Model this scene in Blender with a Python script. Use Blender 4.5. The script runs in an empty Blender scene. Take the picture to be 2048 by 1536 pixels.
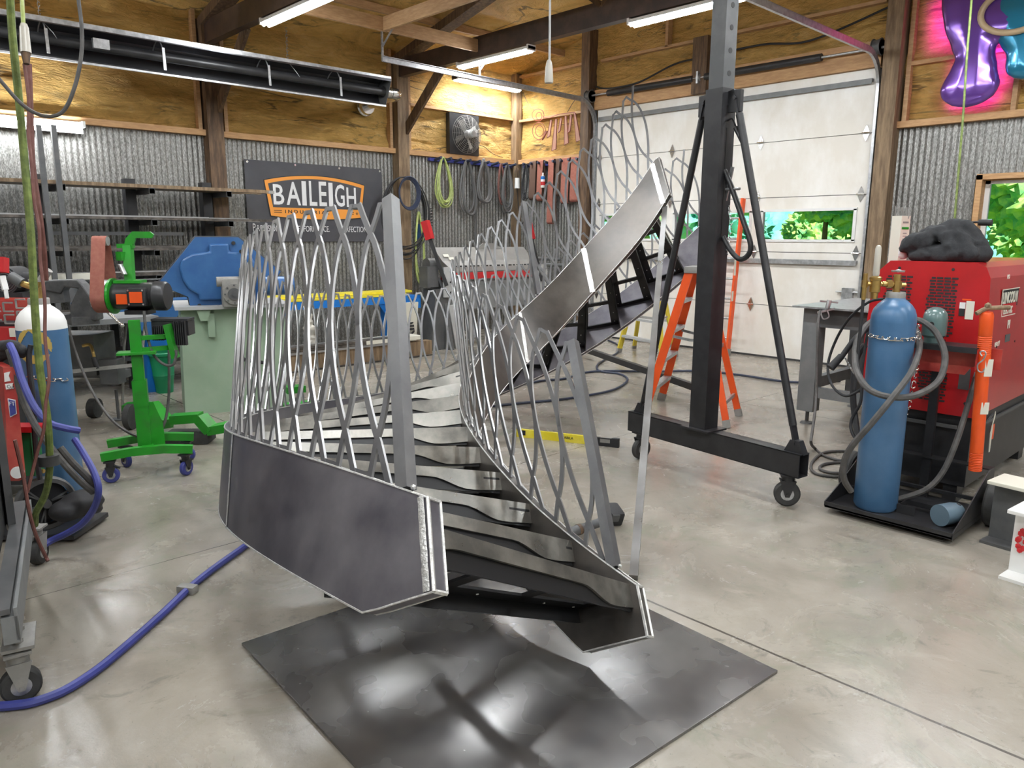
import bpy, bmesh, math, random
import numpy as np
from mathutils import Vector, Matrix, Euler, noise
random.seed(7)
PI = math.pi
SC = bpy.context.scene
COL = SC.collection

# ------------------------------------------------------------------ camera
F = 1516.0
CAMZ = 1.65
_p, _y, _r = math.radians(10.93), math.radians(43.34), math.radians(0.23)
FW = Vector((math.sin(_y)*math.cos(_p), math.cos(_y)*math.cos(_p), -math.sin(_p)))
_rt = Vector((math.cos(_y), -math.sin(_y), 0)); _up = _rt.cross(FW)
RT = _rt*math.cos(_r) + _up*math.sin(_r); UP = -_rt*math.sin(_r) + _up*math.cos(_r)
CP = Vector((0, 0, CAMZ))
cd = bpy.data.cameras.new('camera'); cam = bpy.data.objects.new('camera', cd); COL.objects.link(cam)
cd.sensor_width = 36.0; cd.lens = F/2048*36.0; cd.clip_end = 400
cam.matrix_world = Matrix((( RT.x, UP.x, -FW.x, 0), (RT.y, UP.y, -FW.y, 0), (RT.z, UP.z, -FW.z, CAMZ), (0, 0, 0, 1)))
SC.camera = cam
SC.view_settings.view_transform = 'Standard'; SC.view_settings.look = 'None'
SC.view_settings.gamma = 1.0; SC.view_settings.use_curve_mapping = False
SC.view_settings.exposure = 0.0
SC.cycles.use_denoising = True
SC.cycles.max_bounces = 6; SC.cycles.diffuse_bounces = 4; SC.cycles.glossy_bounces = 4
SC.cycles.sample_clamp_indirect = 6.0
SC.cycles.caustics_reflective = False; SC.cycles.caustics_refractive = False

# ------------------------------------------------------------------ daylight outside
w = bpy.data.worlds.new('world'); SC.world = w; w.use_nodes = True
_n = w.node_tree.nodes; _l = w.node_tree.links
sky = _n.new('ShaderNodeTexSky'); sky.sky_type = 'HOSEK_WILKIE'; sky.turbidity = 3.0
sky.sun_direction = Vector((-0.5, -0.6, 0.65)).normalized()
_l.new(sky.outputs[0], _n['Background'].inputs[0]); _n['Background'].inputs[1].default_value = 4.0
sd = bpy.data.lights.new('sun', 'SUN'); sd.energy = 10.0; sd.angle = 0.02; sd.color = (1, .96, .88)
so = bpy.data.objects.new('sun', sd); COL.objects.link(so); so.location = (-10, -12, 15)
so.rotation_euler = Vector((-0.5, -0.6, 0.65)).to_track_quat('Z', 'Y').to_euler()

# ------------------------------------------------------------------ pixel of the photo -> a point in the room
def ray(px, py): return RT*((px-1024)/F) + UP*((768-py)/F) + FW
def onz(px, py, z=0.0): d = ray(px, py); return CP + d*((z-CAMZ)/d.z)
def onx(px, py, X): d = ray(px, py); return CP + d*(X/d.x)
def ony(px, py, Y): d = ray(px, py); return CP + d*(Y/d.y)
def dep(px, py, D): return CP + ray(px, py)*D

# ------------------------------------------------------------------ mesh helpers
def V(*a): return Vector(a)
class MB:
    def __init__(s): s.b = bmesh.new()
    def _add(s, vs, fs):
        b = s.b; v = [b.verts.new(p) for p in vs]
        for f in fs:
            try: b.faces.new([v[i] for i in f])
            except ValueError: pass
        return s
    def box(s, c, d, rot=None, bev=0.0):
        """c centre, d full sizes, rot Matrix/Euler or z angle"""
        c = Vector(c); hx, hy, hz = d[0]/2, d[1]/2, d[2]/2
        if rot is None: R = Matrix.Identity(3)
        elif isinstance(rot, (int, float)): R = Matrix.Rotation(rot, 3, 'Z')
        else: R = rot if isinstance(rot, Matrix) else Euler(rot).to_matrix()
        if bev <= 0:
            vs = [c + R@V(x*hx, y*hy, z*hz) for x in (-1, 1) for y in (-1, 1) for z in (-1, 1)]
            return s._add(vs, [(0, 1, 3, 2), (4, 6, 7, 5), (0, 4, 5, 1), (2, 3, 7, 6), (0, 2, 6, 4), (1, 5, 7, 3)])
        t = bmesh.new(); bmesh.ops.create_cube(t, size=1)
        for v in t.verts: v.co = Vector((v.co.x*d[0], v.co.y*d[1], v.co.z*d[2]))
        bmesh.ops.bevel(t, geom=list(t.edges)+list(t.verts), offset=bev, segments=2, affect='EDGES', profile=.6)
        t.verts.index_update()
        s._add([c + R@v.co for v in t.verts], [[v.index for v in f.verts] for f in t.faces]); t.free(); return s
    def bar(s, a, b, wd, ht=None, up=(0, 0, 1)):
        """rectangular bar from a to b; wd across, ht along up"""
        a, b = Vector(a), Vector(b); ht = ht or wd; z = (b-a).normalized(); u = Vector(up)
        if abs(z.dot(u)) > .999: u = V(0, 1, 0) if abs(z.y) < .9 else V(1, 0, 0)
        x = u.cross(z).normalized(); u = z.cross(x)
        vs = [p + x*(i*wd/2) + u*(j*ht/2) for p in (a, b) for i, j in ((-1, -1), (1, -1), (1, 1), (-1, 1))]
        return s._add(vs, [(3, 2, 1, 0), (4, 5, 6, 7), (0, 1, 5, 4), (1, 2, 6, 5), (2, 3, 7, 6), (3, 0, 4, 7)])
    def cyl(s, a, b, r, r2=None, n=16, caps=True):
        a, b = Vector(a), Vector(b); r2 = r if r2 is None else r2; z = (b-a).normalized()
        x = z.orthogonal().normalized(); y = z.cross(x)
        vs = [a + (x*math.cos(2*PI*i/n)+y*math.sin(2*PI*i/n))*r for i in range(n)] + [b + (x*math.cos(2*PI*i/n)+y*math.sin(2*PI*i/n))*r2 for i in range(n)]
        fs = [(i, (i+1) % n, n+(i+1) % n, n+i) for i in range(n)]
        if caps: fs += [tuple(range(n))[::-1], tuple(range(n, 2*n))]
        return s._add(vs, fs)
    def lathe(s, prof, a, ax=(0, 0, 1), n=28, closed=False):
        """prof [(r, h)...] about axis ax from point a"""
        a = Vector(a); z = Vector(ax).normalized(); x = z.orthogonal().normalized(); y = z.cross(x); vs = []
        for r, h in prof:
            for i in range(n): vs.append(a + z*h + (x*math.cos(2*PI*i/n)+y*math.sin(2*PI*i/n))*max(r, 1e-4))
        fs = []
        m = len(prof)
        for k in range(m if closed else m-1):
            k2 = (k+1) % m
            for i in range(n): fs.append((k*n+i, k*n+(i+1) % n, k2*n+(i+1) % n, k2*n+i))
        if not closed:
            fs += [tuple(range(n))[::-1], tuple(range((m-1)*n, m*n))]
        return s._add(vs, fs)
    def tube(s, pts, r, n=8, smooth=0, caps=True):
        pts = [Vector(p) for p in pts]
        if smooth: pts = spline(pts, smooth)
        m = len(pts); t0 = (pts[1]-pts[0]).normalized(); x = t0.orthogonal().normalized(); vs = []
        for i, p in enumerate(pts):
            t = (pts[min(i+1, m-1)]-pts[max(i-1, 0)])
            t = t.normalized() if t.length > 1e-9 else t0
            x = (x - t*x.dot(t)); x = x.normalized() if x.length > 1e-6 else t.orthogonal().normalized(); y = t.cross(x)
            rr = r[i*len(r)//m] if isinstance(r, (list, tuple)) else r
            vs += [p + (x*math.cos(2*PI*k/n)+y*math.sin(2*PI*k/n))*rr for k in range(n)]
        fs = [(i*n+k, i*n+(k+1) % n, (i+1)*n+(k+1) % n, (i+1)*n+k) for i in range(m-1) for k in range(n)]
        if caps: fs += [tuple(range(n))[::-1], tuple(range((m-1)*n, m*n))]
        return s._add(vs, fs)
    def prism(s, poly, o, ux, uy, th):
        """2-D outline poly in plane (ux,uy) at o, thickened by th along ux x uy (centred)"""
        o, ux, uy = Vector(o), Vector(ux), Vector(uy); nz = ux.cross(uy).normalized(); n = len(poly)
        vs = [o + ux*a + uy*b - nz*th/2 for a, b in poly] + [o + ux*a + uy*b + nz*th/2 for a, b in poly]
        return s._add(vs, [tuple(range(n))[::-1], tuple(range(n, 2*n))] + [(i, (i+1) % n, n+(i+1) % n, n+i) for i in range(n)])
    def ball(s, c, r, sub=2, sc=(1, 1, 1), nz=0.0, ns=3.0, seed=0):
        t = bmesh.new(); bmesh.ops.create_icosphere(t, subdivisions=sub, radius=1); t.verts.index_update(); vs = []
        for v in t.verts:
            k = 1 + nz*noise.noise(v.co*ns + Vector((seed*3.1, 0, seed))) if nz else 1
            vs.append(Vector(c) + Vector((v.co.x*sc[0], v.co.y*sc[1], v.co.z*sc[2]))*r*k)
        s._add(vs, [[v.index for v in f.verts] for f in t.faces]); t.free(); return s
    def link(s, c, t, nrm, L=.05, W=.03, r=.005):
        """one chain link, centre c, long axis t, lying in plane with normal nrm"""
        t = Vector(t).normalized(); nn = Vector(nrm); nn = (nn - t*nn.dot(t)).normalized(); q = nn.cross(t); pts = []
        for i in range(13):
            a = 2*PI*i/12; x = math.cos(a)*(W/2) ; y = math.sin(a)*(W/2) + (L/2-W/2)*(1 if math.sin(a) >= 0 else -1)
            pts.append(Vector(c) + q*x + t*y)
        return s.tube(pts, r, 6)
    def chain(s, pts, L=.05, W=.03, r=.005):
        pts = spline([Vector(p) for p in pts], 12); acc = 0; k = 0; last = pts[0]
        out = [pts[0]]
        for a, b in zip(pts, pts[1:]):
            acc += (b-a).length
            if acc >= L*.72: out.append(b); acc = 0
        for i in range(len(out)-1):
            t = out[i+1]-out[i]; c = (out[i]+out[i+1])/2; o = t.orthogonal(); p = t.cross(o)
            s.link(c, t, o if i % 2 else p, L, W, r)
        return s
    def build(s, name, mat, parent=None, smooth=True, ang=38):
        b = s.b
        bmesh.ops.recalc_face_normals(b, faces=b.faces)
        me = bpy.data.meshes.new(name); b.to_mesh(me); b.free()
        if isinstance(mat, (list, tuple)):
            for m in mat: me.materials.append(m)
        else: me.materials.append(mat)
        if smooth:
            me.polygons.foreach_set('use_smooth', [True]*len(me.polygons))
            me.set_sharp_from_angle(angle=math.radians(ang))
        return put(name, me, parent)
def spline(pts, k=8):
    out = []; n = len(pts)
    for i in range(n-1):
        p0, p1, p2, p3 = pts[max(i-1, 0)], pts[i], pts[i+1], pts[min(i+2, n-1)]
        for j in range(k):
            t = j/k; out.append(.5*((2*p1)+(p2-p0)*t+(2*p0-5*p1+4*p2-p3)*t*t+(3*p1-p0-3*p2+p3)*t**3))
    out.append(pts[-1]); return out
def wm(o):
    m = o.matrix_basis
    return (wm(o.parent) @ o.matrix_parent_inverse @ m) if o.parent else m
def put(name, me, parent=None):
    o = bpy.data.objects.new(name, me); COL.objects.link(o)
    if parent is not None:
        o.parent = parent; o.matrix_parent_inverse = wm(parent).inverted()
    elif len(me.vertices) and max(v.co.length for v in me.vertices) > 0:
        n = len(me.vertices); a = np.empty(n*3); me.vertices.foreach_get('co', a); a = a.reshape(-1, 3)
        c = (a.min(0)+a.max(0))/2; c[2] = a[:, 2].min(); a -= c; me.vertices.foreach_set('co', a.ravel()); o.location = c
    return o
def tag(o, label=None, cat=None, group=None, kind=None):
    if label: o['label'] = label
    if cat: o['category'] = cat
    if group: o['group'] = group
    if kind: o['kind'] = kind
    return o
def thing(name, label, cat, loc=(0, 0, 0), group=None, rz=0.0):
    o = bpy.data.objects.new(name, None); COL.objects.link(o); o.location = loc; o.rotation_euler = (0, 0, rz); o.empty_display_size = .1
    return tag(o, label, cat, group)
def struct(o): o['kind'] = 'structure'; return o
def copytree(o, parent=None):
    c = o.copy(); COL.objects.link(c)
    if parent is not None: c.parent = parent
    for ch in list(o.children): copytree(ch, c)
    return c
def text(s, o, ux, uy, size, mat, parent, sx=1.0, ext=.0015, align='LEFT', name='lettering', bold=0.0):
    """flat lettering, baseline start at o, running along ux, upright along uy"""
    cu = bpy.data.curves.new(name, 'FONT'); cu.body = s; cu.size = size; cu.extrude = ext; cu.align_x = align; cu.offset = bold; cu.resolution_u = 3
    t = bpy.data.objects.new(name, cu); COL.objects.link(t); dg = bpy.context.evaluated_depsgraph_get(); dg.update()
    me = bpy.data.meshes.new_from_object(t.evaluated_get(dg)); bpy.data.objects.remove(t)
    ux, uy = Vector(ux).normalized(), Vector(uy).normalized(); n = ux.cross(uy)
    M = Matrix(((ux.x*sx, uy.x, n.x, o[0]), (ux.y*sx, uy.y, n.y, o[1]), (ux.z*sx, uy.z, n.z, o[2]), (0, 0, 0, 1)))
    me.transform(M); me.materials.clear(); me.materials.append(mat); me.name = name
    return put(name, me, parent)

# ------------------------------------------------------------------ materials
def mat(name, c, rough=.5, metal=0.0, c2=None, ns=6.0, lo=.4, hi=.65, bump=0.0, bs=40.0, rv=0.0, st=(1, 1, 1), coat=0.0, emit=0.0, det=6.0):
    m = bpy.data.materials.new(name); m.use_nodes = True; nt = m.node_tree; N = nt.nodes; L = nt.links; b = N['Principled BSDF']
    b.inputs['Base Color'].default_value = (*c, 1); b.inputs['Roughness'].default_value = rough; b.inputs['Metallic'].default_value = metal
    if coat: b.inputs['Coat Weight'].default_value = coat; b.inputs['Coat Roughness'].default_value = .12
    if emit: b.inputs['Emission Color'].default_value = (*c, 1); b.inputs['Emission Strength'].default_value = emit
    if c2 or bump or rv:
        tc = N.new('ShaderNodeTexCoord'); mp = N.new('ShaderNodeMapping'); mp.inputs['Scale'].default_value = st; L.new(tc.outputs['Object'], mp.inputs[0])
    if c2 or rv:
        n1 = N.new('ShaderNodeTexNoise'); n1.inputs['Scale'].default_value = ns; n1.inputs['Detail'].default_value = det; n1.inputs['Roughness'].default_value = .62; L.new(mp.outputs[0], n1.inputs['Vector'])
        if c2:
            r = N.new('ShaderNodeValToRGB'); r.color_ramp.elements[0].position = lo; r.color_ramp.elements[1].position = hi
            r.color_ramp.elements[0].color = (*c, 1); r.color_ramp.elements[1].color = (*c2, 1); L.new(n1.outputs[0], r.inputs[0]); L.new(r.outputs[0], b.inputs['Base Color'])
        if rv:
            q = N.new('ShaderNodeMapRange'); q.inputs[1].default_value = .3; q.inputs[2].default_value = .7; q.inputs[3].default_value = max(.02, rough-rv); q.inputs[4].default_value = min(1, rough+rv); L.new(n1.outputs[0], q.inputs[0]); L.new(q.outputs[0], b.inputs['Roughness'])
    if bump:
        n2 = N.new('ShaderNodeTexNoise'); n2.inputs['Scale'].default_value = bs; n2.inputs['Detail'].default_value = 4; L.new(mp.outputs[0], n2.inputs['Vector'])
        bp = N.new('ShaderNodeBump'); bp.inputs['Strength'].default_value = bump; bp.inputs['Distance'].default_value = .01; L.new(n2.outputs[0], bp.inputs['Height']); L.new(bp.outputs[0], b.inputs['Normal'])
    return m
def ease(name, c, rough=.5, metal=0.0, **k): return mat(name, c, rough, metal, **k)

def concrete():
    m = bpy.data.materials.new('polished concrete'); m.use_nodes = True; nt = m.node_tree; N = nt.nodes; L = nt.links; b = N['Principled BSDF']
    g = N.new('ShaderNodeNewGeometry')
    def noise_(sc, det, ro=.6, dist=0.0, st=None):
        n = N.new('ShaderNodeTexNoise'); n.inputs['Scale'].default_value = sc; n.inputs['Detail'].default_value = det; n.inputs['Roughness'].default_value = ro; n.inputs['Distortion'].default_value = dist
        if st:
            mp = N.new('ShaderNodeMapping'); mp.inputs['Scale'].default_value = st; L.new(g.outputs['Position'], mp.inputs[0]); L.new(mp.outputs[0], n.inputs['Vector'])
        else: L.new(g.outputs['Position'], n.inputs['Vector'])
        return n
    def ramp(n, stops):
        r = N.new('ShaderNodeValToRGB'); e = r.color_ramp.elements
        while len(e) < len(stops): e.new(.5)
        for i, (p, c) in enumerate(stops): e[i].position = p; e[i].color = (*c, 1)
        L.new(n.outputs[0], r.inputs[0]); return r
    def mix(f, a, c, mode='MIX'):
        x = N.new('ShaderNodeMix'); x.data_type = 'RGBA'; x.blend_type = mode
        if isinstance(f, float): x.inputs[0].default_value = f
        else: L.new(f, x.inputs[0])
        L.new(a, x.inputs[6])
        if isinstance(c, tuple): x.inputs[7].default_value = (*c, 1)
        else: L.new(c, x.inputs[7])
        return x.outputs[2]
    base = ramp(noise_(1.3, 8, .65, .6), [(.30, (.22, .195, .16)), (.5, (.31, .28, .235)), (.72, (.40, .365, .31))])
    green = ramp(noise_(2.3, 6, .7, 1.0), [(.52, (0, 0, 0)), (.72, (1, 1, 1))])
    c = mix(green.outputs[0], base.outputs[0], (.235, .235, .18))
    dark = ramp(noise_(4.5, 10, .72, 1.5), [(.57, (0, 0, 0)), (.74, (.75, .75, .75))])
    c = mix(dark.outputs[0], c, (.10, .095, .085))
    light = ramp(noise_(3.1, 9, .7, 1.2), [(.60, (0, 0, 0)), (.75, (.6, .6, .6))])
    c = mix(light.outputs[0], c, (.50, .46, .39))
    speck = ramp(noise_(60, 3, .6), [(.66, (0, 0, 0)), (.72, (.5, .5, .5))])
    c = mix(speck.outputs[0], c, (.12, .11, .1))
    # saw-cut joints parallel to the walls
    sp = N.new('ShaderNodeSeparateXYZ'); L.new(g.outputs['Position'], sp.inputs[0])
    wn = noise_(6, 3, .6)
    def cut(out, at, wd):
        a = N.new('ShaderNodeMath'); a.operation = 'SUBTRACT'; L.new(sp.outputs[out], a.inputs[0]); a.inputs[1].default_value = at
        q = N.new('ShaderNodeMath'); q.operation = 'MULTIPLY_ADD'; L.new(wn.outputs[0], q.inputs[0]); q.inputs[1].default_value = .012; q.inputs[2].default_value = -.006
        a2 = N.new('ShaderNodeMath'); a2.operation = 'ADD'; L.new(a.outputs[0], a2.inputs[0]); L.new(q.outputs[0], a2.inputs[1])
        d = N.new('ShaderNodeMath'); d.operation = 'ABSOLUTE'; L.new(a2.outputs[0], d.inputs[0])
        e = N.new('ShaderNodeMath'); e.operation = 'LESS_THAN'; L.new(d.outputs[0], e.inputs[0]); e.inputs[1].default_value = wd; return e.outputs[0]
    for o_, at, wd in ((1, 3.9, .003), (0, 2.70, .0065), (1, 7.6, .003), (0, 6.9, .003), (0, -1.5, .003)):
        c = mix(cut(o_, at, wd), c, (.07, .06, .05))
    L.new(c, b.inputs['Base Color'])
    rr_ = N.new('ShaderNodeMapRange'); L.new(noise_(2.2, 7, .7, .8).outputs[0], rr_.inputs[0]); rr_.inputs[1].default_value = .32; rr_.inputs[2].default_value = .68; rr_.inputs[3].default_value = .11; rr_.inputs[4].default_value = .36
    L.new(rr_.outputs[0], b.inputs['Roughness']); b.inputs['Specular IOR Level'].default_value = .55
    bp = N.new('ShaderNodeBump'); bp.inputs['Strength'].default_value = .12; bp.inputs['Distance'].default_value = .01; L.new(noise_(14, 8, .7).outputs[0], bp.inputs['Height']); L.new(bp.outputs[0], b.inputs['Normal'])
    return m
def foam():
    m = bpy.data.materials.new('spray foam'); m.use_nodes = True; nt = m.node_tree; N = nt.nodes; L = nt.links; b = N['Principled BSDF']
    tc = N.new('ShaderNodeNewGeometry'); mp = N.new('ShaderNodeMapping'); mp.inputs['Scale'].default_value = (.7, .7, 2.6); L.new(tc.outputs['Position'], mp.inputs[0])
    n = N.new('ShaderNodeTexNoise'); n.inputs['Scale'].default_value = 2.4; n.inputs['Detail'].default_value = 10; n.inputs['Roughness'].default_value = .7; n.inputs['Distortion'].default_value = 1.6; L.new(mp.outputs[0], n.inputs['Vector'])
    r = N.new('ShaderNodeValToRGB'); e = r.color_ramp.elements; e.new(.5); e.new(.6)
    for i, (p, c) in enumerate(((.28, (.24, .13, .04)), (.38, (.66, .40, .11)), (.56, (.86, .55, .17)), (.72, (.92, .66, .27)))): e[i].position = p; e[i].color = (*c, 1)
    L.new(n.outputs[0], r.inputs[0])
    m3 = N.new('ShaderNodeMapping'); m3.inputs['Scale'].default_value = (.55, .55, 3.2); L.new(tc.outputs['Position'], m3.inputs[0])
    n3 = N.new('ShaderNodeTexNoise'); n3.inputs['Scale'].default_value = 1.0; n3.inputs['Detail'].default_value = 6; n3.inputs['Distortion'].default_value = .8; n3.inputs['Roughness'].default_value = .55; L.new(m3.outputs[0], n3.inputs['Vector'])
    r3 = N.new('ShaderNodeValToRGB'); e3 = r3.color_ramp.elements; e3.new(.5); e3.new(.52)
    for i, (p, c) in enumerate(((.480, 0), (.494, .8), (.506, .8), (.520, 0))): e3[i].position = p; e3[i].color = (c, c, c, 1)
    n4 = N.new('ShaderNodeTexNoise'); n4.inputs['Scale'].default_value = 1.5; n4.inputs['Detail'].default_value = 3; L.new(tc.outputs['Position'], n4.inputs['Vector'])
    r4 = N.new('ShaderNodeValToRGB'); r4.color_ramp.elements[0].position = .46; r4.color_ramp.elements[1].position = .6; L.new(n4.outputs[0], r4.inputs[0])
    mu = N.new('ShaderNodeMath'); mu.operation = 'MULTIPLY'; L.new(n3.outputs[0], r3.inputs[0]); L.new(r3.outputs[0], mu.inputs[0]); L.new(r4.outputs[0], mu.inputs[1])
    x3 = N.new('ShaderNodeMix'); x3.data_type = 'RGBA'; L.new(mu.outputs[0], x3.inputs[0]); L.new(r.outputs[0], x3.inputs[6]); x3.inputs[7].default_value = (.10, .06, .025, 1)  # dark streaks painted in the colour: scorched crevices and shade of foam wrinkles
    L.new(x3.outputs[2], b.inputs['Base Color']); b.inputs['Roughness'].default_value = .55
    n2 = N.new('ShaderNodeTexNoise'); n2.inputs['Scale'].default_value = 7; n2.inputs['Detail'].default_value = 9; n2.inputs['Distortion'].default_value = 2.2; n2.inputs['Roughness'].default_value = .65; L.new(mp.outputs[0], n2.inputs['Vector'])
    bp = N.new('ShaderNodeBump'); bp.inputs['Strength'].default_value = 1.0; bp.inputs['Distance'].default_value = .07; L.new(n2.outputs[0], bp.inputs['Height']); L.new(bp.outputs[0], b.inputs['Normal'])
    return m
def corr():
    m = bpy.data.materials.new('weathered corrugated steel'); m.use_nodes = True; nt = m.node_tree; N = nt.nodes; L = nt.links; b = N['Principled BSDF']
    g = N.new('ShaderNodeNewGeometry'); mp = N.new('ShaderNodeMapping'); mp.inputs['Scale'].default_value = (26, 26, 9); L.new(g.outputs['Position'], mp.inputs[0])
    n = N.new('ShaderNodeTexNoise'); n.inputs['Scale'].default_value = 3.2; n.inputs['Detail'].default_value = 10; n.inputs['Roughness'].default_value = .8; L.new(mp.outputs[0], n.inputs['Vector'])
    r = N.new('ShaderNodeValToRGB'); e = r.color_ramp.elements; e.new(.5)
    for i, (p, c) in enumerate(((.36, (.09, .088, .082)), (.5, (.33, .325, .305)), (.66, (.72, .71, .68)))): e[i].position = p; e[i].color = (*c, 1)
    n2 = N.new('ShaderNodeTexNoise'); n2.inputs['Scale'].default_value = 1.1; n2.inputs['Detail'].default_value = 3; L.new(g.outputs['Position'], n2.inputs['Vector'])
    x = N.new('ShaderNodeMix'); x.data_type = 'RGBA'; x.blend_type = 'MULTIPLY'; x.inputs[0].default_value = .5; L.new(n.outputs[0], r.inputs[0]); L.new(r.outputs[0], x.inputs[6]); L.new(n2.outputs[0], x.inputs[7])
    L.new(x.outputs[2], b.inputs['Base Color']); b.inputs['Metallic'].default_value = .65; b.inputs['Roughness'].default_value = .42
    return m
M = {}
M['concrete'] = concrete(); M['foam'] = foam(); M['corr'] = corr()
M['timber'] = mat('old dark timber', (.075, .045, .028), .7, c2=(.19, .115, .062), ns=3, st=(8, 8, 1), bump=.3)
M['timberg'] = mat('grey brown timber', (.16, .105, .06), .7, c2=(.30, .21, .125), ns=3, st=(8, 8, 1), bump=.3)
M['pine'] = mat('pine board', (.48, .27, .12), .6, c2=(.60, .36, .17), ns=4, st=(2, 2, 12), bump=.1)
M['pinel'] = mat('light pine board', (.42, .25, .12), .6, c2=(.54, .34, .18), ns=4, st=(2, 2, 12), bump=.1)
M['chord'] = mat('painted dark chord', (.045, .032, .03), .45, c2=(.085, .055, .045), ns=5)
M['mill'] = mat('mill scale steel', (.105, .10, .118), .38, .55, c2=(.20, .19, .205), ns=3.5, lo=.38, hi=.7, rv=.10, det=8)
M['millb'] = mat('rolled steel plate', (.065, .060, .056), .38, .7, c2=(.14, .125, .11), ns=2.2, lo=.35, hi=.7, rv=.1, det=8)
M['bare'] = mat('ground bare steel', (.22, .215, .21), .36, .8, c2=(.29, .285, .28), ns=3, rv=.1)
M['bar'] = mat('flat bar steel', (.13, .13, .135), .42, .55, c2=(.19, .19, .19), ns=4, rv=.06)
M['cut'] = mat('bright cut edge', (.36, .36, .36), .32, .7)
M['riser'] = mat('clean steel bar', (.17, .165, .15), .36, .8, c2=(.29, .275, .245), ns=7, rv=.1)
M['weld'] = mat('ground weld', (.62, .62, .6), .35, .7, c2=(.9, .9, .88), ns=30, bump=.4, bs=120)
M['frameb'] = mat('black tread frame', (.012, .012, .013), .42, .3)
M['black'] = mat('black paint', (.018, .018, .02), .4, c2=(.03, .03, .032), ns=8)
M['blackm'] = mat('matt black', (.022, .022, .024), .7)
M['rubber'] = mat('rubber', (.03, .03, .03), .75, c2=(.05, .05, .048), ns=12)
M['dgrey'] = mat('dark grey paint', (.075, .078, .08), .5, c2=(.11, .11, .11), ns=6)
M['grey'] = mat('grey paint', (.17, .18, .185), .5, c2=(.22, .225, .225), ns=6)
M['brakeg'] = mat('brake grey', (.23, .225, .21), .5, c2=(.28, .275, .26), ns=6)
M['lgrey'] = mat('light grey paint', (.42, .43, .43), .5, c2=(.5, .5, .5), ns=6)
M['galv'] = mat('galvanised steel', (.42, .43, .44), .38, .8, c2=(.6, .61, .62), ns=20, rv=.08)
M['chrome'] = mat('zinc plated', (.75, .75, .74), .22, 1.0)
M['brass'] = mat('brass', (.62, .42, .14), .3, .9, c2=(.5, .33, .12), ns=20)
M['green'] = mat('bright green paint', (.015, .27, .015), .38, c2=(.03, .20, .025), ns=9, lo=.45, hi=.7)
M['mint'] = mat('mint green paint', (.29, .40, .28), .5, c2=(.34, .44, .32), ns=3)
M['blue'] = mat('blue machine paint', (.025, .105, .29), .38, c2=(.04, .14, .34), ns=4)
M['blueb'] = mat('bright blue paint', (.01, .17, .55), .4)
M['cylblue'] = mat('gas cylinder blue', (.055, .145, .28), .35, c2=(.08, .18, .33), ns=4, rv=.08)
M['yellow'] = mat('yellow paint', (.75, .62, .02), .45, c2=(.85, .75, .10), ns=9)
M['yellowl'] = mat('ladder yellow', (.65, .52, .05), .45)
M['orange'] = mat('fibreglass orange', (.85, .10, .012), .4, c2=(.75, .085, .012), ns=5)
M['red'] = mat('machine red', (.48, .012, .015), .3, c2=(.40, .012, .014), ns=3, coat=.4)
M['redtop'] = mat('scuffed red', (.36, .02, .02), .35, c2=(.55, .10, .07), ns=3, coat=.3)
M['redp'] = mat('red paint', (.5, .015, .02), .4)
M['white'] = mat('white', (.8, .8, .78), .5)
M['door'] = mat('white door steel', (.80, .76, .68), .45, c2=(.90, .88, .83), ns=2.2, st=(1, 1, .6))
M['cream'] = mat('cream', (.72, .70, .6), .5)
M['hoseb'] = mat('blue hose', (.035, .045, .22), .45, c2=(.06, .07, .30), ns=6)
M['hosedk'] = mat('dark blue hose', (.03, .04, .075), .45)
M['hoseg'] = mat('grey hose', (.13, .13, .13), .5)
M['cable'] = mat('welding cable', (.055, .052, .05), .6, c2=(.09, .085, .08), ns=20)
M['lime'] = mat('lime air hose', (.36, .44, .12), .45, c2=(.52, .60, .24), ns=16)
M['dirtyg'] = mat('dirty green hose', (.10, .14, .03), .65, c2=(.20, .26, .06), ns=25)
M['pinkc'] = mat('red brown cord', (.13, .045, .035), .6, c2=(.20, .085, .07), ns=14)
M['belt'] = mat('sanding belt', (.33, .115, .085), .85, c2=(.38, .15, .11), ns=30)
M['beltb'] = mat('belt backing', (.12, .07, .05), .8)
M['plastic'] = mat('clear plastic', (.55, .52, .45), .3)
M['decal'] = mat('yellow decal', (.55, .40, .10), .6)
M['cast'] = mat('cast iron grey', (.24, .235, .22), .5, c2=(.3, .29, .27), ns=16, bump=.2)
M['vise'] = mat('vise grey', (.07, .07, .072), .5, .3, c2=(.11, .11, .11), ns=12)
M['purple'] = mat('purple lacquer', (.20, .08, .46), .2, .55, coat=1.0)
M['teal'] = mat('teal lacquer', (.02, .28, .48), .2, .55, coat=1.0)
M['tan'] = mat('tan enamel', (.55, .42, .26), .35)
M['tube'] = mat('lit lamp tube', (.93, .97, 1.0), .5, emit=65.0)
M['capg'] = mat('cap grey green', (.10, .17, .165), .3, coat=.6)
M['banner'] = mat('charcoal banner', (.055, .055, .065), .55, c2=(.075, .075, .085), ns=1.5)
M['logoo'] = mat('logo orange', (.85, .33, .05), .5)
M['ink'] = mat('white ink', (.78, .78, .8), .5)
M['inkb'] = mat('black ink', (.02, .02, .02), .5)
M['lsteel'] = mat('stacked bar', (.07, .062, .055), .45, .6, c2=(.17, .15, .13), ns=12)
M['hi'] = mat('bright stacked bar', (.45, .45, .45), .35, .8)
M['jacket'] = mat('charcoal work jacket', (.018, .019, .021), .9, c2=(.03, .031, .034), ns=30, bump=.2, bs=200)
M['glass'] = mat('window glass', (.9, .95, .95), .02)
_g = M['glass'].node_tree.nodes['Principled BSDF']; _g.inputs['Transmission Weight'].default_value = 1.0; _g.inputs['IOR'].default_value = 1.02
M['leaf'] = mat('foliage', (.12, .42, .16), .8, c2=(.50, .68, .16), ns=2.6, det=8)
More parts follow.
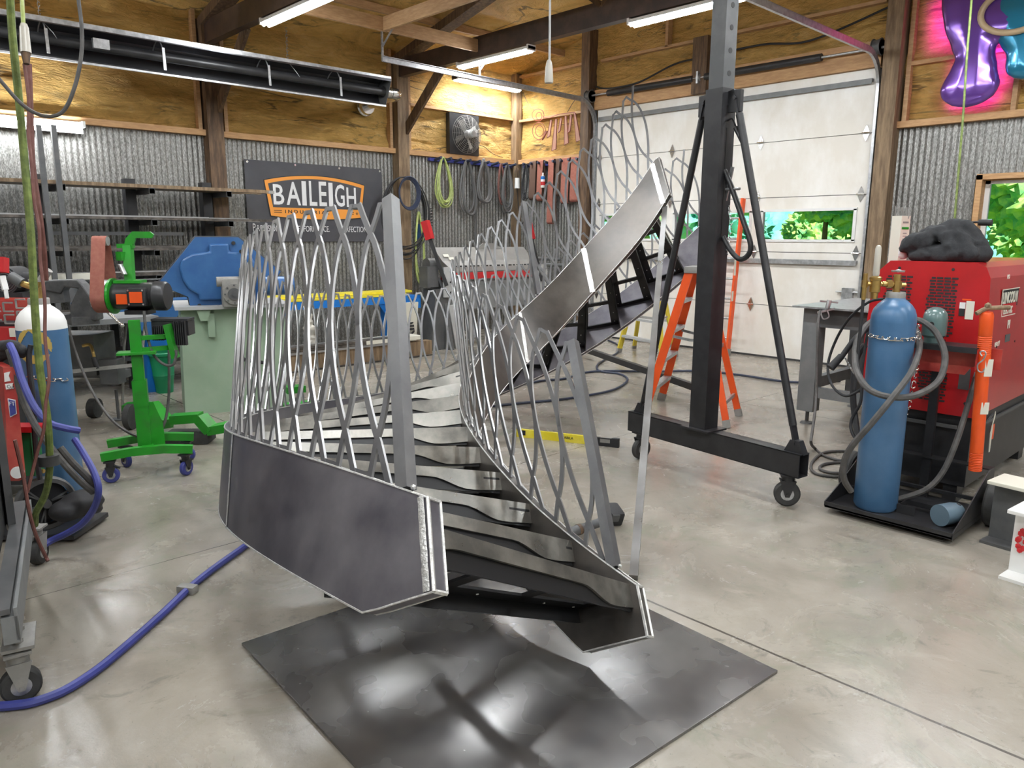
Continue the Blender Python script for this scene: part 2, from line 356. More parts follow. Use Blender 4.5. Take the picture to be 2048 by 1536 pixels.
M['leafb'] = mat('far foliage', (.12, .50, .42), .8, c2=(.28, .62, .40), ns=1.2, det=8)
M['grass'] = mat('grass', (.15, .30, .06), .9, c2=(.25, .42, .10), ns=2)
M['pink'] = mat('magenta lamp strip', (1.0, .03, .85), .5, emit=3.0)
# ================================================================== room shell
RY, RX = 10.45, 9.95            # inner faces of the two walls in view
def zroof(y): return 4.45 + .24*(10.45-y) if y > 2.5 else 4.45 + .24*(10.45-2.5) - .24*(2.5-y)
fl = MB(); fl.box((2, 2.5, -.06), (16.2, 16.2, .12)); struct(fl.build('floor', M['concrete'], smooth=False))
def foamgrid(x0, x1, zf, fixed, axis, step=.03, amp=.05):
    """lumpy sprayed surface: between x0..x1 along the wall, z from 2.98 to zf(u)"""
    b = MB(); nx = int((x1-x0)/step); out = []
    zmax = 2.98
    nz = 60; vs = []; fs = []
    for i in range(nx+1):
        u = x0+(x1-x0)*i/nx; zt = zf(u)
        for j in range(nz+1):
            z = 2.98 + (zt-2.98)*j/nz
            p = V(u*1.1, z*3.2, 5 if axis else 0); d = noise.fractal(p, 1.0, 2.1, 4)*amp; q = noise.noise(V(u*.7, z*2.2, 3)); d += -max(0, .16-abs(noise.noise(V(u*.9+q, z*3.4+q*2, 9))))*amp*2.6*(1 if q > -.1 else .3) + noise.noise(V(u*9, z*16, 1))*.006
            vs.append((u, fixed-d-.01, z) if axis == 0 else (fixed-d-.01, u, z))
    for i in range(nx):
        for j in range(nz):
            a = i*(nz+1)+j; fs.append((a, a+1, a+nz+2, a+nz+1))
    return b._add(vs, fs)
# wall_left : the long wall with banner and heater
b = MB(); b.box((2, RY+.12, 2.4), (16.2, .16, 4.8)); wl = struct(b.build('wall_left', M['foam'], smooth=False))
foamgrid(-2.5, 9.9, lambda u: 4.5, RY, 0).build('sprayed_foam', M['foam'], wl)
def corrugated(x0, x1, fixed, axis, z0, z1):
    n = int((x1-x0)/.0113); vs = []; fs = []
    for i in range(n+1):
        u = x0+(x1-x0)*i/n; d = .008*math.sin(u*2*PI/.068); q = fixed-.02-d
        for z in (z0, z1): vs.append((u, q, z) if axis == 0 else (q, u, z))
    for i in range(n): fs.append((2*i, 2*i+1, 2*i+3, 2*i+2))
    return MB()._add(vs, fs)
corrugated(-5.9, 9.92, RY, 0, 0, 2.96).build('corrugated_sheet', M['corr'], wl)
b = MB(); b.box((2, RY-.05, 2.99), (15.8, .13, .075)); b.build('ledger_board', M['pine'], wl, smooth=False)
for x0, x1 in ((-2, 1.1), (1.45, 4.15), (4.5, 7.15), (7.5, 9.85)):
    b = MB(); b.box(((x0+x1)/2, RY-.045, 3.73), (x1-x0, .10, .04)); b.build('girt_board', M['pine'], wl, smooth=False)
    for xx in (x0, x1):
        b = MB(); b.box((xx, RY-.045, 3.75), (.05, .10, 1.5)); b.build('edge_board', M['pinel'], wl, smooth=False)
# wall_right : the gable with the sectional door
wr_parts = []
b = MB()
for (y0, y1, z0, z1) in ((8.47, 10.5, 0, 3.7), (2.8, 4.04, 0, 3.7), (-5.6, 1.5, 0, 3.7), (1.5, 2.8, 0, 1.2), (1.5, 2.8, 2.3, 3.7)):
    b.box((RX+.10, (y0+y1)/2, (z0+z1)/2), (.16, y1-y0, z1-z0))
n = 20
poly = [(-5.6, 3.7)] + [(10.5, 3.7)] + [(10.5-16.1*i/n, zroof(10.5-16.1*i/n)+.1) for i in range(n+1)]
b.prism(poly, (RX+.10, 0, 0), (0, 1, 0), (0, 0, 1), .16)
wr = struct(b.build('wall_right', M['foam'], smooth=False))
def _zb(y): return zroof(y)+.03
g = foamgrid(3.75, 10.42, _zb, RX, 1)
# keep the foam above the header only, in the door bay
for v in g.b.verts:
    if 3.95 < v.co.y < 8.55 and v.co.z < 3.95: v.co.x = RX+.05
g.build('sprayed_foam', M['foam'], wr)
foamgrid(-1.5, 3.75, _zb, RX, 1).build('sprayed_foam', M['foam'], wr)
corrugated(8.6, 10.42, RX, 1, 0, 2.96).build('corrugated_sheet', M['corr'], wr)
corrugated(2.86, 3.85, RX, 1, 0, 2.96).build('corrugated_sheet', M['corr'], wr)
corrugated(-5.4, 1.45, RX, 1, 0, 2.96).build('corrugated_sheet', M['corr'], wr)
corrugated(1.45, 2.86, RX, 1, 0, 1.18).build('corrugated_sheet', M['corr'], wr)
corrugated(1.45, 2.86, RX, 1, 2.36, 2.96).build('corrugated_sheet', M['corr'], wr)
def wboard(c, d, m='pine', nm='girt_board'):
    b = MB(); b.box(c, d); return b.build(nm, M[m], wr, smooth=False)
wboard((RX-.05, 9.5, 2.99), (.13, 1.8, .075), nm='ledger_board'); wboard((RX-.05, -.8, 2.99), (.13, 9.1, .075), nm='ledger_board')
wboard((RX-.045, 9.5, 3.70), (.10, 1.7, .04)); wboard((RX-.045, 9.5, 4.45), (.10, 1.7, .04), 'pinel')
wboard((RX-.045, -.8, 3.67), (.10, 9.0, .045)); wboard((RX-.05, 6.2, 4.43), (.11, 4.4, .04), 'pinel'); wboard((RX-.05, 6.2, 5.15), (.11, 4.4, .04), 'pinel')
wboard((RX-.05, 7.14, 4.78), (.11, .05, .7), 'pinel', 'stud'); wboard((RX-.05, 3.68, 3.75), (.10, .05, 1.5), 'pinel', 'stud'); wboard((RX-.05, 8.58, 3.9), (.10, .05, 1.9), 'pinel', 'stud')
wboard((RX-.05, 2.56, 3.35), (.10, .05, .7), 'pinel', 'stud')
wboard((RX-.05, 6.25, 3.84), (.14, 4.5, .30), 'pine', 'header_board')
# the two sides behind the photographer
b = MB(); b.box((2, -5.62, 2.4), (16.2, .16, 4.8)); struct(b.build('wall_back', M['lgrey'], smooth=False))
b = MB(); b.box((-6.02, 2.5, 3.0), (.16, 16.2, 6.6)); struct(b.build('wall_far_left', M['lgrey'], smooth=False))
# roof deck
b = MB(); vs = []; fs = []; nx, ny = 150, 170
for i in range(nx+1):
    for j in range(ny+1):
        x = -6 + 16*i/nx; yy = -5.6 + 16.1*j/ny
        vs.append((x, yy, zroof(yy) + .03 + .02*noise.fractal(V(x*.9, yy*2, 3), 1, 2, 3)))
for i in range(nx):
    for j in range(ny): a = i*(ny+1)+j; fs.append((a, a+1, a+ny+2, a+ny+1))
b._add(vs, fs); cl = struct(b.build('ceiling', M['foam']))
b = MB(); b.prism([(10.6, zroof(10.6)+.12), (2.5, zroof(2.5)+.12), (-5.7, zroof(-5.7)+.12), (-5.7, zroof(-5.7)+.25), (2.5, zroof(2.5)+.25), (10.6, zroof(10.6)+.25)], (2, 0, 0), (0, 1, 0), (0, 0, 1), 16.3)
b.build('roof_sheet', M['grey'], cl, smooth=False)
tn = [0]
def trim(b, m, parent=None):
    tn[0] += 1; o = b.build('trim_%d' % tn[0] if parent is None else 'brace', M[m], parent, smooth=False)
    return struct(o) if parent is None else o
# posts
for x in (1.25, 4.31, 7.31):
    b = MB(); b.box((x, RY-.10, 2.2), (.21, .19, 4.4)); p = trim(b, 'timberg' if x > 5 else 'timber')
    b = MB(); b.bar((x+.06, RY-.16, 3.3), (x+.06, RY-1.15, 4.14), .045, .15); b.build('knee_brace', M['timber'], p, smooth=False)
b = MB(); b.box((RX-.10, RY-.10, 2.25), (.13, .13, 4.5)); trim(b, 'timberg')
b = MB(); b.box((RX-.12, 8.62, 2.45), (.20, .17, 4.95)); trim(b, 'timber')
b = MB(); b.box((RX-.11, 3.84, 2.8), (.22, .19, 5.7)); trim(b, 'timberg')
b = MB(); b.box((RX-.17, 6.48, 4.06), (.09, .24, .76)); trim(b, 'timber')
# roof trusses : bottom chord, top chord, web
for x in (1.25, 4.3, 7.3):
    b = MB(); b.box((x, 2.5, 4.22), (.115, 15.6, .26)); p = trim(b, 'chord')
    b = MB(); b.bar((x, 10.4, 4.33), (x, 2.5, 6.20), .115, .2, up=(1, 0, 0)); b.build('top_chord', M['timber'], p, smooth=False)
    b = MB(); b.bar((x, -5.4, 4.33), (x, 2.5, 6.20), .115, .2, up=(1, 0, 0)); b.build('top_chord', M['timber'], p, smooth=False)
    for ya, za, yb in ((6.2, 4.3, 7.3), (6.2, 4.3, 4.4)):
        b = MB(); b.bar((x, ya, za), (x, yb, zroof(yb)-.15), .05, .12, up=(1, 0, 0)); b.build('web', M['timber'], p, smooth=False)
b = MB(); b.box((5.8, 8.40, 4.23), (2.9, .04, .16)); trim(b, 'pinel')
b = MB(); b.box((5.72, 6.1, 4.23), (.04, 4.6, .16)); trim(b, 'pinel')
for yy in (9.3, 7.6, 6.2, 4.6):
    b = MB(); b.box((2, yy, zroof(yy)-.03), (15.9, .05, .10)); trim(b, 'pinel')

# ================================================================== door_1 : sectional overhead door
D = struct(bpy.data.objects.new('door_1', None)); COL.objects.link(D); D.location = (RX, 6.255, 0)
y0, y1 = 4.04, 8.47; dx = RX-.03
zs = [0, .735, 1.47, 2.20, 2.935, 3.69]
for k in range(5):
    za, zb = zs[k]+.004, zs[k+1]-.004; b = MB()
    if k == 2:
        wy = [(4.19, 5.43), (5.64, 6.88), (7.09, 8.33)]
        b.box((dx, (y0+y1)/2, (za+1.63)/2), (.05, y1-y0, 1.63-za)); b.box((dx, (y0+y1)/2, (zb+2.02)/2), (.05, y1-y0, zb-2.02))
        e = y0
        for a, c in wy: b.box((dx, (e+a)/2, 1.825), (.05, a-e, .39)); e = c
        b.box((dx, (e+y1)/2, 1.825), (.05, y1-e, .39))
    else: b.box((dx, (y0+y1)/2, (za+zb)/2), (.05, y1-y0, zb-za))
    s_ = b.build('door_section', M['door'], D, smooth=False)
    if k == 2:
        for a, c in wy:
            b = MB(); b.box((dx-.03, (a+c)/2, 1.625), (.02, c-a+.09, .035)); b.box((dx-.03, (a+c)/2, 2.025), (.02, c-a+.09, .035)); b.box((dx-.03, a-.02, 1.825), (.02, .04, .40)); b.box((dx-.03, c+.02, 1.825), (.02, .04, .40))
            for q in range(6): b.cyl((dx-.045, a+.1+q*(c-a-.2)/5, 1.625), (dx-.035, a+.1+q*(c-a-.2)/5, 1.625), .006, n=6); b.cyl((dx-.045, a+.1+q*(c-a-.2)/5, 2.025), (dx-.035, a+.1+q*(c-a-.2)/5, 2.025), .006, n=6)
            b.build('window_frame', M['white'], s_, smooth=False)
            b = MB(); b.box((dx, (a+c)/2, 1.825), (.006, c-a, .39)); b.build('pane', M['glass'], s_, smooth=False)
b = MB()
for z in zs[1:5]: b.box((dx+.012, (y0+y1)/2, z), (.02, y1-y0, .03))
b.box((dx+.03, y0+.0, 1.85), (.02, .10, 3.7)); b.box((dx+.03, y1, 1.85), (.02, .10, 3.7)); b.build('light_stop_strip', M['rubber'], D, smooth=False)  # added dark strips behind seams and edges, stopping outside light leaking through
for z in (3.55, 1.36, .72):
    if z == .72: continue
    b = MB(); b.box((dx-.05, (y0+y1)/2, z), (.05, y1-y0-.1, .035)); b.box((dx-.075, (y0+y1)/2, z-.02), (.006, y1-y0-.1, .05)); b.build('strut', M['galv'] if z < 3 else M['grey'], D, smooth=False)
hm = MB()
hm.prism([(-.045, 0), (-.02, .06), (0, .10), (.02, .06), (.045, 0)], (dx-.032, 0, 0), (0, 1, 0), (0, 0, 1), .008)
hm.prism([(-.045, 0), (-.02, -.06), (0, -.10), (.02, -.06), (.045, 0)], (dx-.032, 0, 0), (0, 1, 0), (0, 0, 1), .008)
hm.cyl((dx-.045, -.05, 0), (dx-.045, .05, 0), .012, n=8)
hme = None
for z in zs[1:5]:
    for yy in (4.12, 5.535, 6.985, 8.40):
        if hme is None:
            h = hm.build('hinge', M['chrome'], D); hme = h.data
        else:
            h = bpy.data.objects.new('hinge', hme); COL.objects.link(h); h.parent = D; h.matrix_parent_inverse = wm(D).inverted()
        h.location = (0, yy, z)
b = MB(); b.box((dx-.05, 4.17, .95), (.05, .14, .16)); b.cyl((dx-.06, 4.02, .98), (dx-.06, 4.32, .98), .012, n=8); b.build('slide_latch', M['galv'], D)
b = MB(); b.box((dx+.0, (y0+y1)/2, -.0+.012), (.06, y1-y0, .03)); b.build('bottom_seal', M['rubber'], D, smooth=False)
for sgn, yy, nm in ((1, 8.50, 'left'), (-1, 3.99, 'right')):
    pts = [V(RX-.10, yy, 0.02), V(RX-.10, yy, 3.42)]
    for k in range(1, 9):
        a = k/8*PI/2; pts.append(V(RX-.10-.40*(1-math.cos(a)), yy, 3.42+.40*math.sin(a)))
    pts.append(V(5.75, yy, 3.85))
    b = MB()
    for p, q in zip(pts, pts[1:]):
        t = (q-p).normalized(); nrm = V(0, 1, 0).cross(t)
        b.bar(p, q, .006, .065, up=nrm)
        b.bar(p+nrm*.032+V(0, .014*-sgn, 0), q+nrm*.032+V(0, .014*-sgn, 0), .034, .006, up=nrm); b.bar(p-nrm*.032+V(0, .014*-sgn, 0), q-nrm*.032+V(0, .014*-sgn, 0), .034, .006, up=nrm)
    b.build('track', M['galv'], D, smooth=False)
    b = MB(); b.box((RX-.05, yy+sgn*.03, 1.85), (.05, .006, 3.7)); b.box((RX-.02, yy+sgn*.055, 1.85), (.006, .06, 3.7)); b.build('track_angle', M['galv'], D, smooth=False)
    b = MB()
    for z in (.6, 1.4, 2.2, 3.0): b.box((RX-.06, yy+sgn*.02, z), (.09, .012, .05))
    b.build('track_bracket', M['chrome'], D, smooth=False)
    # end hanger of punched angle
    if sgn > 0:
        b = MB(); b.box((5.76, yy-.0, 4.03), (.034, .004, .42)); b.box((5.743, yy-.017, 4.03), (.004, .034, .42)); b.bar((5.76, yy-.01, 4.0), (5.76, yy-.28, 4.20), .032, .004, up=(1, 0, 0)); b.box((5.75, yy-.16, 4.2), (.034, .36, .03))
        for q in range(10): b.cyl((5.735, yy-.017, 3.86+q*.038), (5.745, yy-.017, 3.86+q*.038), .009, n=6)
        b.build('hanger_angle', M['galv'], D, smooth=False)
        b = MB(); b.box((7.38, yy, 3.98), (.034, .004, .26)); b.bar((7.38, yy, 3.95), (7.38, yy-.2, 4.1), .03, .004, up=(1, 0, 0)); b.build('hanger_angle', M['galv'], D, smooth=False)
b = MB(); b.cyl((RX-.20, 3.75, 3.88), (RX-.20, 8.62, 3.90), .016); b.build('shaft', M['galv'], D)
b = MB(); b.cyl((RX-.20, 4.7, 3.885), (RX-.20, 6.38, 3.89), .048); b.cyl((RX-.20, 6.58, 3.89), (RX-.20, 8.15, 3.895), .048); b.build('torsion_spring', M['black'], D)
b = MB()
for yy in (4.02, 8.53): b.cyl((RX-.20, yy-.05, 3.89), (RX-.20, yy+.05, 3.89), .085, n=20); b.cyl((RX-.20, yy-.05, 3.89), (RX-.20, yy-.04, 3.89), .10, n=20); b.cyl((RX-.20, yy+.04, 3.89), (RX-.20, yy+.05, 3.89), .10, n=20)
b.build('cable_drum', M['dgrey'], D)
b = MB()
for yy in (6.48,): b.box((RX-.18, yy, 3.89), (.16, .03, .16)); b.cyl((RX-.2, yy-.03, 3.89), (RX-.2, yy+.03, 3.89), .05)
b.build('spring_bracket', M['galv'], D)
b = MB(); b.tube([(RX-.09, 8.5, 4.05), (RX-.12, 8.2, 3.98), (RX-.14, 7.6, 3.99), (RX-.10, 7.0, 4.16), (RX-.12, 6.5, 4.18), (RX-.1, 5.6, 4.2), (RX-.12, 4.9, 4.13), (RX-.1, 3.95, 4.35)], .014, smooth=6); b.build('cable', M['blackm'], wr)
# window_1
W1 = MB()
for c, d in (((RX-.02, 2.80, 1.76), (.18, .06, 1.2)), ((RX-.02, 1.50, 1.76), (.18, .06, 1.2)), ((RX-.02, 2.15, 2.34), (.18, 1.36, .06)), ((RX-.02, 2.15, 1.18), (.18, 1.36, .06))): W1.box(c, d)
w1 = struct(W1.build('window_1', M['pine'], smooth=False))
b = MB()
for c, d in (((RX+.05, 2.745, 1.76), (.05, .05, 1.1)), ((RX+.05, 1.555, 1.76), (.05, .05, 1.1)), ((RX+.05, 2.15, 2.29), (.05, 1.24, .05)), ((RX+.05, 2.15, 1.23), (.05, 1.24, .05)), ((RX+.05, 2.15, 1.76), (.05, .04, 1.06))): b.box(c, d)
b.build('window_sash', M['white'], w1, smooth=False)
b = MB(); b.box((RX+.06, 2.15, 1.76), (.006, 1.2, 1.04)); b.build('pane', M['glass'], w1, smooth=False)

# ================================================================== outside : grass, wooded hill
b = MB(); b.box((70, 10, -.25), (119, 140, .3)); struct(b.build('ground', M['grass'], smooth=False))
def tree(x, y, h, r, seed, m='leaf', lab=None):
    t = thing('broadleaf_tree', lab, 'tree', (x, y, 0), 'trees on the slope outside the door')
    b = MB(); b.cyl((x, y, -.1), (x, y, h*.4), r*.09, r*.05, n=8); b.build('trunk', M['timber'], t)
    b = MB(); rnd = random.Random(seed)
    for k in range(9): b.ball((x+rnd.uniform(-.5, .5)*r, y+rnd.uniform(-.55, .55)*r, h*.55+rnd.uniform(-.3, .42)*h*.6), r*rnd.uniform(.40, .62), 4, (1, 1, .9), .55, 6.0, seed+k)
    b.build('crown', M[m], t)
rnd = random.Random(4)
for k in range(12):
    az = .60 + .075*k; d_ = 34 + 6*(k % 2)
    x, yy = d_*math.sin(az), d_*math.cos(az)
    tree(x, yy, rnd.uniform(3.2, 4.6), rnd.uniform(1.3, 1.5), k, 'leaf' if k % 3 else 'leafb', 'leafy green tree on the slope seen through the door windows')
for k in range(5):
    tree(24+3*(k % 2), 2.5+k*3.3, rnd.uniform(5.5, 7), rnd.uniform(1.6, 1.9), 50+k, 'leaf' if k % 2 else 'leafb', 'leafy green tree on the slope seen through the door windows')
b = MB(); vs = []; fs = []; n = 60
for i in range(n+1):
    for j in range(n+1):
        a = -.4+2.2*i/n; q = j/n; rr_ = 45+50*q
        vs.append((rr_*math.sin(a), rr_*math.cos(a), -1 + 20*q**.7 + 2.2*noise.fractal(V(i*.35, j*.35, 0), 1, 2, 4)))
for i in range(n):
    for j in range(n): a = i*(n+1)+j; fs.append((a, a+1, a+n+2, a+n+1))
b._add(vs, fs); o = b.build('hill', M['leafb']); struct(o)

# ================================================================== lamps
def lamp(x, y, z, along, L=1.46, lab='', m_watts=36, nm='fluorescent_light', wall=False):
    t = thing(nm, lab, 'light fixture', (x, y, z), 'lit tube fixtures under the roof')
    ax = V(0, 1, 0) if along == 'y' else V(1, 0, 0); sx = V(1, 0, 0) if along == 'y' else V(0, 1, 0); c = V(x, y, z)
    b = MB(); hb = V(0, .07, -.03) if wall else V(0, 0, 0); b.bar(c-ax*L/2+hb, c+ax*L/2+hb, .035 if wall else .13, .13 if wall else .035); b.bar(c-ax*L/2-ax*.0, c-ax*(L/2-.03), .14, .07); b.bar(c+ax*(L/2-.03), c+ax*L/2, .14, .07); b.build('housing', M['white'], t, smooth=False)
    b = MB()
    for s_ in (-1, 1): b.cyl(c-ax*(L/2-.03)+sx*.033*s_-V(0, 0, .035), c+ax*(L/2-.03)+sx*.033*s_-V(0, 0, .035), .019, n=10)
    b.build('tube', M['tube'], t)
    ld = bpy.data.lights.new('lamp_light', 'AREA'); ld.shape = 'RECTANGLE'; ld.size = L; ld.size_y = .12; ld.energy = m_watts; ld.color = (.93, .97, 1.0)
    lo = bpy.data.objects.new('lamp_light', ld); COL.objects.link(lo); lo.location = c-V(0, 0, .07); lo.rotation_euler = (0, 0, PI/2 if along == 'y' else 0); lo.parent = t; lo.matrix_parent_inverse = wm(t).inverted()
    return t
LAMPS = [(7.3, 8.12, 4.05, 'y', 'lit tube fixture under the dark beam, between the door track and the post'),
 (7.3, 5.07, 4.05, 'y', 'lit tube fixture under the dark beam, beside the crane mast'),
 (7.3, 2.0, 4.05, 'y', 'added unseen tube fixture under the dark beam, in front of the right-hand window'),  # out of frame, added with the unseen rows for its light
 (4.3, 7.96, 4.05, 'y', 'lit twin tube fixture at the top edge above the long heater'),
 (8.97, 10.12, 4.20, 'x', 'lit tube fixture along the banner wall, above the wall fan'),
 (2.0, 10.25, 2.93, 'x', 'lit tube fixture on the corrugated wall above the steel rack')]
for x, yy, z, al, lab in LAMPS: lamp(x, yy, z, al, lab=lab, wall=(z < 3), m_watts=40 if z > 3 else 16)
for x, yy in ((4.3, 4.9), (4.3, 1.9), (4.3, -1.1), (7.3, -1.1), (1.25, 7.96), (1.25, 4.9), (1.25, 1.9), (1.25, -1.1), (-1.8, 5), (-1.8, 1.0), (-1.8, -3), (4.3, -4), (1.25, -4)):  # unseen fixtures, added to light the room from outside the view
    lamp(x, yy, 4.05, 'y', lab='added tube fixture out of view above the camera, lighting the room', m_watts=36)
# ================================================================== the curved staircase lying tilted on the floor
XP = [-0.5388, 0.4528, 0.2485, 1.629, 1.4753, 0.4779, 0.6979, 6.3401, 0.2467, 0.1899, 0.3946, 0.4968, 1.0444, 1.0505, 0.3964, 0.5873, 0.3928, 0.3932, 0.6505, 0.5307, 0.6173, 0.376, 0.572, 0.1297]
_v = np.array(XP[:3]); _a = np.linalg.norm(_v); _k = _v/_a; _K = np.array([[0, -_k[2], _k[1]], [_k[2], 0, -_k[0]], [-_k[1], _k[0], 0]])
SR = np.eye(3)+np.sin(_a)*_K+(1-np.cos(_a))*_K@_K; ST = np.array(XP[3:6]); KS = .992
SUP = Vector(SR[:, 2]); SW, TH, SL, SM = 1.3, .05, XP[7], XP[6]
_s = np.linspace(0, SL, 1601); _kk = np.interp(_s, np.linspace(0, SL, 9), XP[14:23])
_psi = np.concatenate([[0], np.cumsum((_kk[1:]+_kk[:-1])/2*np.diff(_s))])
_X = np.concatenate([[0], np.cumsum((np.sin(_psi[1:])+np.sin(_psi[:-1]))/2*np.diff(_s))]); _Y = np.concatenate([[0], np.cumsum((np.cos(_psi[1:])+np.cos(_psi[:-1]))/2*np.diff(_s))])
def zs_(s): return SM*s + XP[23]*math.sin(PI*s/SL)
def SP(s, off, z):
    """stair frame: s along the walking line, off across (+ inner side), z up -> world"""
    psi = np.interp(s, _s, _psi); x = np.interp(s, _s, _X)+math.cos(psi)*off; y = np.interp(s, _s, _Y)-math.sin(psi)*off
    p = SR@np.array([x, y, z])+ST; c = np.array(CP); return Vector(c+(p-c)*KS)
def nrm(s):
    psi = np.interp(s, _s, _psi); return Vector(SR@np.array([math.cos(psi), -math.sin(psi), 0]))
def tng(s): return (SP(s+.01, 0, zs_(s+.01))-SP(s-.01, 0, zs_(s-.01))).normalized()
def arc(off): return np.concatenate([[0], np.cumsum(np.diff(_s)*(1-(_kk[1:]+_kk[:-1])/2*off))])
AO, AI = arc(-(SW/2-TH/2)), arc(SW/2-TH/2)
stair = thing('curved_staircase', 'unfinished curved steel staircase with pointed-arch lattice rails, tilted on the floor', 'staircase', onz(1152, 1297, .0))
def stringer(sg, zt, d, name):
    """sg -1 outer, +1 inner"""
    n = 128; ss = list(np.linspace(0, SL, n)); sk = (d-zt)/SM; ss = sorted(ss+[sk]); vs = []; fs = []
    o1, o2 = sg*SW/2, sg*(SW/2-TH)
    for s in ss:
        z = zs_(s); t = z+zt; b_ = max(0, z+zt-d)
        if s > SL-.12: t = min(t, zs_(SL-.12)+zt+.03)
        vs += [SP(s, o1, b_), SP(s, o1, t), SP(s, o2, t), SP(s, o2, b_)]
    m = len(ss)
    for i in range(m-1):
        for k in range(4): fs.append((4*i+k, 4*i+(k+1) % 4, 4*i+4+(k+1) % 4, 4*i+4+k))
    fs += [(0, 1, 2, 3), (4*m-4, 4*m-1, 4*m-2, 4*m-3)]
    o = MB()._add(vs, fs).build(name, M['mill'] if sg < 0 else M['millb'], stair, ang=25)
    for w_, (off, top) in enumerate(((o1, 1), (o2, 1), (o1, 0), (o2, 0))):
        b = MB(); pts = []
        for s in ss:
            z = zs_(s); t = z+zt; b_ = max(0, z+zt-d)
            if s > SL-.12: t = min(t, zs_(SL-.12)+zt+.03)
            pts.append(SP(s, off, t if top else b_))
        b.tube(pts, .0032, 5); b.build('ground_edge', M['weld'], o)
    # end caps ground bright round their edges
    for s in (0, SL):
        z = zs_(s); t = z+zt if s == 0 else zs_(SL-.12)+zt+.03; b_ = max(0, z+zt-d); b = MB()
        q = [SP(s, o1, b_), SP(s, o1, t), SP(s, o2, t), SP(s, o2, b_)]
        for i in range(4): b.tube([q[i], q[(i+1) % 4]], .006, 5)
        b.build('ground_edge', M['weld'], o)
    return o
so_ = stringer(-1, XP[8], XP[10], 'outer_stringer'); si_ = stringer(1, XP[9], XP[11], 'inner_stringer')
def seam(par, s, off, zt, d, wd=.035):
    b = MB(); n = 14; sg = 1 if off > 0 else -1; rnd = random.Random(int(s*100)); vs = []; fs = []
    for i in range(n+1):
        q = i/n; z = zs_(s); b_ = max(0, z+zt-d)+.004; t = z+zt-.004; jj = rnd.uniform(.9, 1.08)
        zz = b_+(t-b_)*q
        vs += [SP(s-wd/2*jj, off+sg*.0015, zz), SP(s, off+sg*.004, zz), SP(s+wd/2*jj*rnd.uniform(.92, 1.1), off+sg*.0015, zz)]
    for i in range(n):
        for k in (0, 1): fs.append((3*i+k, 3*i+k+1, 3*i+4+k, 3*i+3+k))
    b._add(vs, fs).build('weld_seam', M['weld'], par)
for s in (.018,): seam(so_, s, -SW/2-.001, XP[8], XP[10], .018)
seam(so_, .92, -SW/2-.001, XP[8], XP[10], .02)
for s, w_ in ((3.97, .05), (5.10, .07), (6.22, .07)): seam(si_, s, SW/2+.001, XP[9], XP[11], w_)
# treads : clean bar in front, black pan frame behind
NT = 20; DS = .313
for i in range(NT):
    s = .05+DS*i; zt = zs_(s)+.165; a, c = SP(s, -(SW/2-TH), zt), SP(s, SW/2-TH, zt)
    ax = (c-a); Ln = ax.length; ux = ax.normalized(); poly = []
    for k in range(33):
        q = k/32; e = lambda t: 3*t*t-2*t*t*t
        dp = .048
        if q > .70: dp += .050*e(min(1, (q-.70)/.16))
        if q > .9: dp -= .008*(q-.9)/.1
        if q < .12: dp += .02*e((.12-q)/.12)
        poly.append((q*Ln, -dp))
    poly = [(0, 0)]+poly+[(Ln, 0)]
    b = MB(); b.prism(poly, a, ux, SUP, .010); tr = b.build('riser_bar', M['riser'], stair, smooth=False)
    if i == NT-1: break
    s2 = s+DS+.02; zf = zt-.035; off = lambda u: -(SW/2-TH-.006)+u*(SW-2*TH-.012)
    b = MB()
    def fb(sa, ua, sb, ub, wd, b=b, zf=zf):
        p, q = SP(sa, off(ua), zf), SP(sb, off(ub), zf); b.bar(p, q, wd, .010, up=SUP)
    fb(s+.045, 0, s+.045, 1, .075); fb(s2-.035, 0, s2-.035, 1, .075)
    fb(s+.02, .012, s2, .012, .06); fb(s+.02, .985, s2, .985, .05)
    fb(s+.03, .36, s2-.02, .36, .055); fb(s+.03, .68, s2-.02, .68, .055)
    b.bar(SP(s+.012, off(0), zf-.035), SP(s+.012, off(1), zf-.035), .008, .07, up=SUP); b.bar(SP(s2, off(0), zf-.03), SP(s2, off(1), zf-.03), .008, .06, up=SUP)
    fo = b.build('tread_frame', M['frameb'], stair, smooth=False)
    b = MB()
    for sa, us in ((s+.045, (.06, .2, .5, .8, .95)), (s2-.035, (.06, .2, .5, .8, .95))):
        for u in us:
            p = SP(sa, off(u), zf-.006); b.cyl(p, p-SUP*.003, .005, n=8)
    b.build('hole_dots', M['white'], fo)  # white discs put in for brightness showing through the bolt holes
